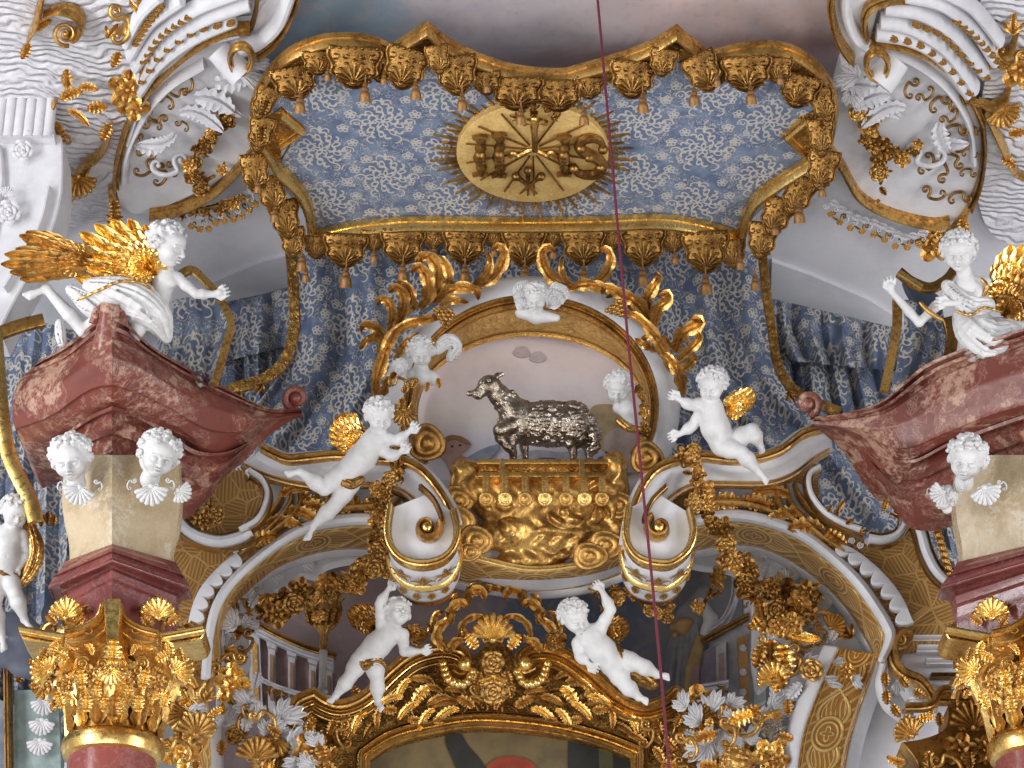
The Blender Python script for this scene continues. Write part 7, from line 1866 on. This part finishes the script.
shellwork('white frills and a gold horn at the foot of the painted pavilion behind the cord', [
    (712, 712, 22, -20, 'rocaille', W_, 0, .3), (700, 722, 20, -60, 'rocaille', W_, 0, .3), (722, 730, 24, 180, 'rocaille', W_, 0, .3), (706, 745, 24, 200, 'rocaille', W_, 0, .3), (730, 706, 16, 30, 'rocaille', W_, 0, .3), (770, 740, 20, 10, 'rocaille', W_, 0, .2), (762, 722, 20, 40, 'rocaille', W_, 0, .2),
    (730, 722, 26, 70, 'leaf', B_, 0, .5), (742, 718, 22, 60, 'leaf', G_, 0, .5), (726, 732, 18, 90, 'scroll', G_, 0, .5), (750, 724, 18, 140, 'scroll', G_, 0, .5), (696, 738, 22, 80, 'leaf', G_, 0, .5), (686, 745, 18, 60, 'scroll', G_, 0, .5), (788, 715, 16, 0, 'leaf', G_, 0, .3), (786, 735, 18, 180, 'leaf', G_, 0, .3), (776, 755, 16, 200, 'scroll', G_, 0, .3), (772, 728, 11, 0, 'rosette', SILVER, 0, .4), (700, 765, 22, 100, 'leaf', G_, 0, .5)] + scatter([(700, 705), (715, 725), (706, 745), (716, 765)], 16, 75, 9, .6) + scatter([(745, 735), (765, 745), (775, 765)], 9, 76, 7), .4)
shellwork('gold and white curled bracket between arch foot and gold capital', [
    (204, 668, 20, 180, 'scroll', G_, 0, .5), (196, 690, 22, 20, 'scroll', G_, 1, .5), (190, 712, 20, 90, 'rocaille', W_, 0, .4), (206, 700, 16, 30, 'sprig', G_, 0, .5), (180, 725, 20, 180, 'leaf', G_, 0, .5), (196, 735, 22, 0, 'shell', G_, 0, .5), (176, 750, 20, 30, 'scroll', G_, 0, .5), (196, 760, 20, 180, 'leaf', G_, 0, .5), (210, 715, 15, 60, 'leaf', B_, 0, .5), (180, 645, 15, 0, 'rocaille', W_, 0, .4)] + scatter([(205, 650), (200, 690), (192, 730), (195, 768)], 16, 77, 6, .3), .0)
shellwork('gold and white curled bracket with beads between arch foot and entablature', [
    (900, 640, 15, 10, 'volute', B_, 0, .3), (885, 672, 15, 180, 'leaf', G_, 0, .4), (886, 690, 15, 180, 'leaf', G_, 0, .4), (892, 705, 15, 150, 'leaf', G_, 0, .4), (904, 716, 15, 130, 'leaf', G_, 0, .4), (896, 682, 14, 150, 'rocaille', W_, 0, .3), (908, 700, 16, 140, 'rocaille', W_, 0, .3), (914, 690, 14, 130, 'leaf', G_, 0, .45), (900, 676, 14, 150, 'leaf', G_, 0, .45), (926, 702, 14, 160, 'leaf', B_, 0, .45), (918, 718, 16, 90, 'leaf', B_, 0, .5)], -.2)
gb = thing('c_scroll', 'thick gold C-shaped scroll beside the pale entablature', 'scroll', PT(905, 690, -.5))
m = M(); sweep(m, cr([(912, 634), (900, 634), (893, 646), (894, 664), (904, 676), (920, 683), (931, 696), (934, 712)], 8), VP(-.5), 5, .14, 'mould', taper=lambda t: .7 + .4 * math.sin(PI * t)); m.obj('band', GOLD, gb)
m = M(); sweep(m, cr([(884, 664), (880, 684), (886, 704), (900, 716), (914, 722)], 8), VP(-.45), 4.5, .12, 'round'); m.obj('white_band', WHITE, gb)
gb = thing('c_scroll', 'thick gold C-shaped scroll right beside the gold capital near the lower left', 'scroll', PT(200, 690, -.3))
m = M(); sweep(m, cr([(190, 640), (200, 640), (207, 650), (208, 670), (202, 686), (190, 696)], 8), VP(-.3), 5, .14, 'mould'); m.obj('band', GOLD, gb)
m = M(); sweep(m, cr([(180, 652), (190, 655), (194, 670), (186, 684)], 8), VP(-.25), 6, .12, 'round'); m.obj('white_band', WHITE, gb)
# gold head at the bottom
cherub('gilt_cherub', 'gilded curly head at the bottom edge beside the strapwork pilaster', 738, 766, 15, 10, 10, 0, -.2, 60, long=.4)
for o in list(bpy.data.objects):
    if o.parent and o.parent.name == 'gilt_cherub' and o.type == 'MESH': o.data.materials[0] = GOLD
# left edge: painted wall, shell column
shellwork('white stacked shell ornaments on green ground left of the gold capital', [
    (44, 700, 14, 180, 'shell', W_, 0, .0), (42, 720, 14, 180, 'shell', W_, 0, .0), (40, 740, 14, 180, 'shell', W_, 0, .0), (38, 690, 16, 30, 'leaf', G_, 0, .1), (34, 672, 14, 180, 'scroll', G_, 0, .1), (44, 688, 12, 90, 'flower', G_, 0, .1), (54, 700, 12, 180, 'leaf', G_, 0, .1), (24, 668, 16, 200, 'leaf', GOLD_D, 0, .1)], .2)
m = M(); slab(m, [(14, 690), (58, 690), (62, 800), (14, 800)], VP(.3), .1); m.obj('trim_10', GREENP, kind='structure', smooth=False)
m = M(); sweep(m, [(8, 660), (10, 800)], VP(.2), 4, .1, 'mould'); m.obj('trim_11', GOLD_D, kind='structure')
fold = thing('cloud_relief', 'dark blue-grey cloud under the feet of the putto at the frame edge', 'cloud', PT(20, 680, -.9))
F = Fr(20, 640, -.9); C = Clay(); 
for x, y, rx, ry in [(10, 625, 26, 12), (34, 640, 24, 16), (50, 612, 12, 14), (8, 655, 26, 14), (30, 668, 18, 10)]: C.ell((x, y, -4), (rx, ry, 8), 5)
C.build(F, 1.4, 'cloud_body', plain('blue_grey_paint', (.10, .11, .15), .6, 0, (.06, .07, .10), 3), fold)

# ---------------------------------------------------------------- garlands
flower_spray('garland', 'gold flower garland hanging from the flying putto to the arch', [(401, 448), (398, 470), (388, 486), (378, 500), (382, 520), (376, 536), (382, 556)], 17, -.95, 9, 31, 8)
flower_spray('garland', 'dark gold garland sweeping across the left arch above the urn', [(382, 556), (370, 566), (356, 580), (338, 586), (318, 598), (300, 602), (280, 606), (262, 612)], 24, -.1, 12, 32, 12)
flower_spray('garland', 'gold flower garland hanging between the red cord and the perched putto', [(690, 452), (696, 470), (702, 490), (696, 505), (712, 518), (722, 535), (730, 552), (745, 566)], 20, -1.0, 10, 33, 8)
flower_spray('garland', 'dark gold garland trailing beneath the right arch', [(745, 566), (752, 584), (766, 592), (782, 600), (776, 618), (800, 606), (818, 590), (808, 600)], 18, -.1, 12, 34, 10)
flower_spray('garland', 'thin gold rose branch held by the reclining putto', [(601, 592), (606, 610), (622, 590), (645, 604), (660, 612), (672, 606)], 9, .2, 8, 35, 5)
flower_spray('garland', 'gold leaf spray hanging against the dark niche right of the cord', [(716, 575), (712, 588), (706, 600), (700, 612)], 6, .6, 9, 36, 6)
flower_spray('garland', 'short gold blossom strip beside the cherub bust by the cord', [(640, 388), (644, 405), (645, 425), (644, 442)], 7, -.3, 6, 37, 3)
put('flower', 0, 0, 0, 1) if False else None
# the cord
P = [PT(x, y, -3.2 + .3 * t) for x, y, t in ((595, -30, 0), (603, 60, 0), (611, 150, 0), (618, 230, 0), (628, 340, 0), (638, 440, 0), (647, 530, 0), (656, 620, 0), (664, 710, 0), (672, 800, 0))]
m = M(); tube(m, [tuple(p) for p in cr([tuple(v) for v in P], 6)], .011, 8); m.obj('cord', ROPE, None, label='thin dark red cord hanging down in front of the whole altar', cat='cord')
# ---------------------------------------------------------------- light: grey daylight from the nave, big side windows
w = bpy.data.worlds.new('world'); SC.world = w; w.use_nodes = True
nt = w.node_tree; X.nt = nt
bg = nt.nodes['Background']
tc = nt.nodes.new('ShaderNodeTexCoord'); sp = nt.nodes.new('ShaderNodeSeparateXYZ'); nt.links.new(tc.outputs['Generated'], sp.inputs[0])
dx, dy, dz = (X(sp.outputs[i]) for i in range(3))
# the nave behind the camera: pale walls with a row of tall bright windows on each side
lvl = .13 + ss(dz, -.7, .3, .40, 0.) 
win = ss(ab(dx), .35, .55) * ss(ab(dz + .15), .35, .48, 1, 0) * ss(sin(at2(dx, dy) * 14), -.1, .2)
st = lvl + win * 1.0
nt.links.new(st.k, bg.inputs['Strength']); bg.inputs['Color'].default_value = (.93, .96, 1, 1)
def area(name, loc, tgt, sx, sy, e, c):
    l = bpy.data.lights.new(name, 'AREA'); l.shape = 'RECTANGLE'; l.size = sx; l.size_y = sy; l.energy = e; l.color = c
    o = bpy.data.objects.new(name, l); COL.objects.link(o); o.location = loc
    o.rotation_euler = (Vector(tgt) - Vector(loc)).to_track_quat('-Z', 'Y').to_euler()
    return o
area('window_light_left', (-11, -9, 8.5), (-3, -1, 11.5), 3, 6, 900, (.95, .97, 1))
area('window_light_right', (11, -10, 9), (3, 0, 12), 3, 6, 550, (.95, .97, 1))
area('nave_light', (-3, -15, 2.5), (0, 0, 12), 7, 3, 330, (1, .96, .90))
area('window_light_upper', (-10, -7, 15), (-4.5, -.5, 14.2), 1.5, 3, 260, (.93, .97, 1))
area('choir_light_right', (7, -7, 4.5), (0, 1.5, 9.6), 2, 3, 260, (1, .97, .93))
area('choir_light_left', (-6, -9, 3.5), (1, 1.5, 9.6), 2, 3, 220, (1, .97, .93))
SC.view_settings.view_transform = 'Standard'; SC.view_settings.look = 'None'; SC.view_settings.exposure = 0; SC.view_settings.gamma = 1
SC.view_settings.use_curve_mapping = False

GROUPS = {'putto': 'white putti on the altar', 'angel': 'angels on the marble pediments', 'cherub': 'white cherub heads on piers and frame', 'cherub_bust': 'cherub busts on the oval frame', 'garland': 'gold garlands below and over the arches',
          'capital': 'gold composite capitals', 'scroll_console': 'scroll consoles under the oval frame', 'side_curtain': 'damask drapes at the sides', 'held_cloth': 'cloths held by the angels', 'grape_bunch': 'gold grapes on the oval frame',
          'gilt_swirl': 'swirled gold knobs on the oval frame', 'vault_cartouche': 'white vault panels beside the canopy', 'flower_spray': 'gold flower sprays on the vault panels', 'fluted_shell_fan': 'fluted fans on the vault', 'shellwork': 'shellwork round the arches',
          'marble_pier': 'marble piers', 'scrolled_pediment': 'red marble pediments', 'gilt_rocaille': 'gilt leafwork on the vault', 'pierced_rim': 'pierced rims of the vault panels', 'gold_foliage': 'gold fronds on the oval frame', 'c_scroll': 'gold C-scrolls at the arch feet', 'painted_pavilion': 'painted pavilions in the niche'}
for o in bpy.data.objects:
    k = o.name.split('.')[0]
    if o.parent is None and k in GROUPS and 'category' in o: o['group'] = GROUPS[k]
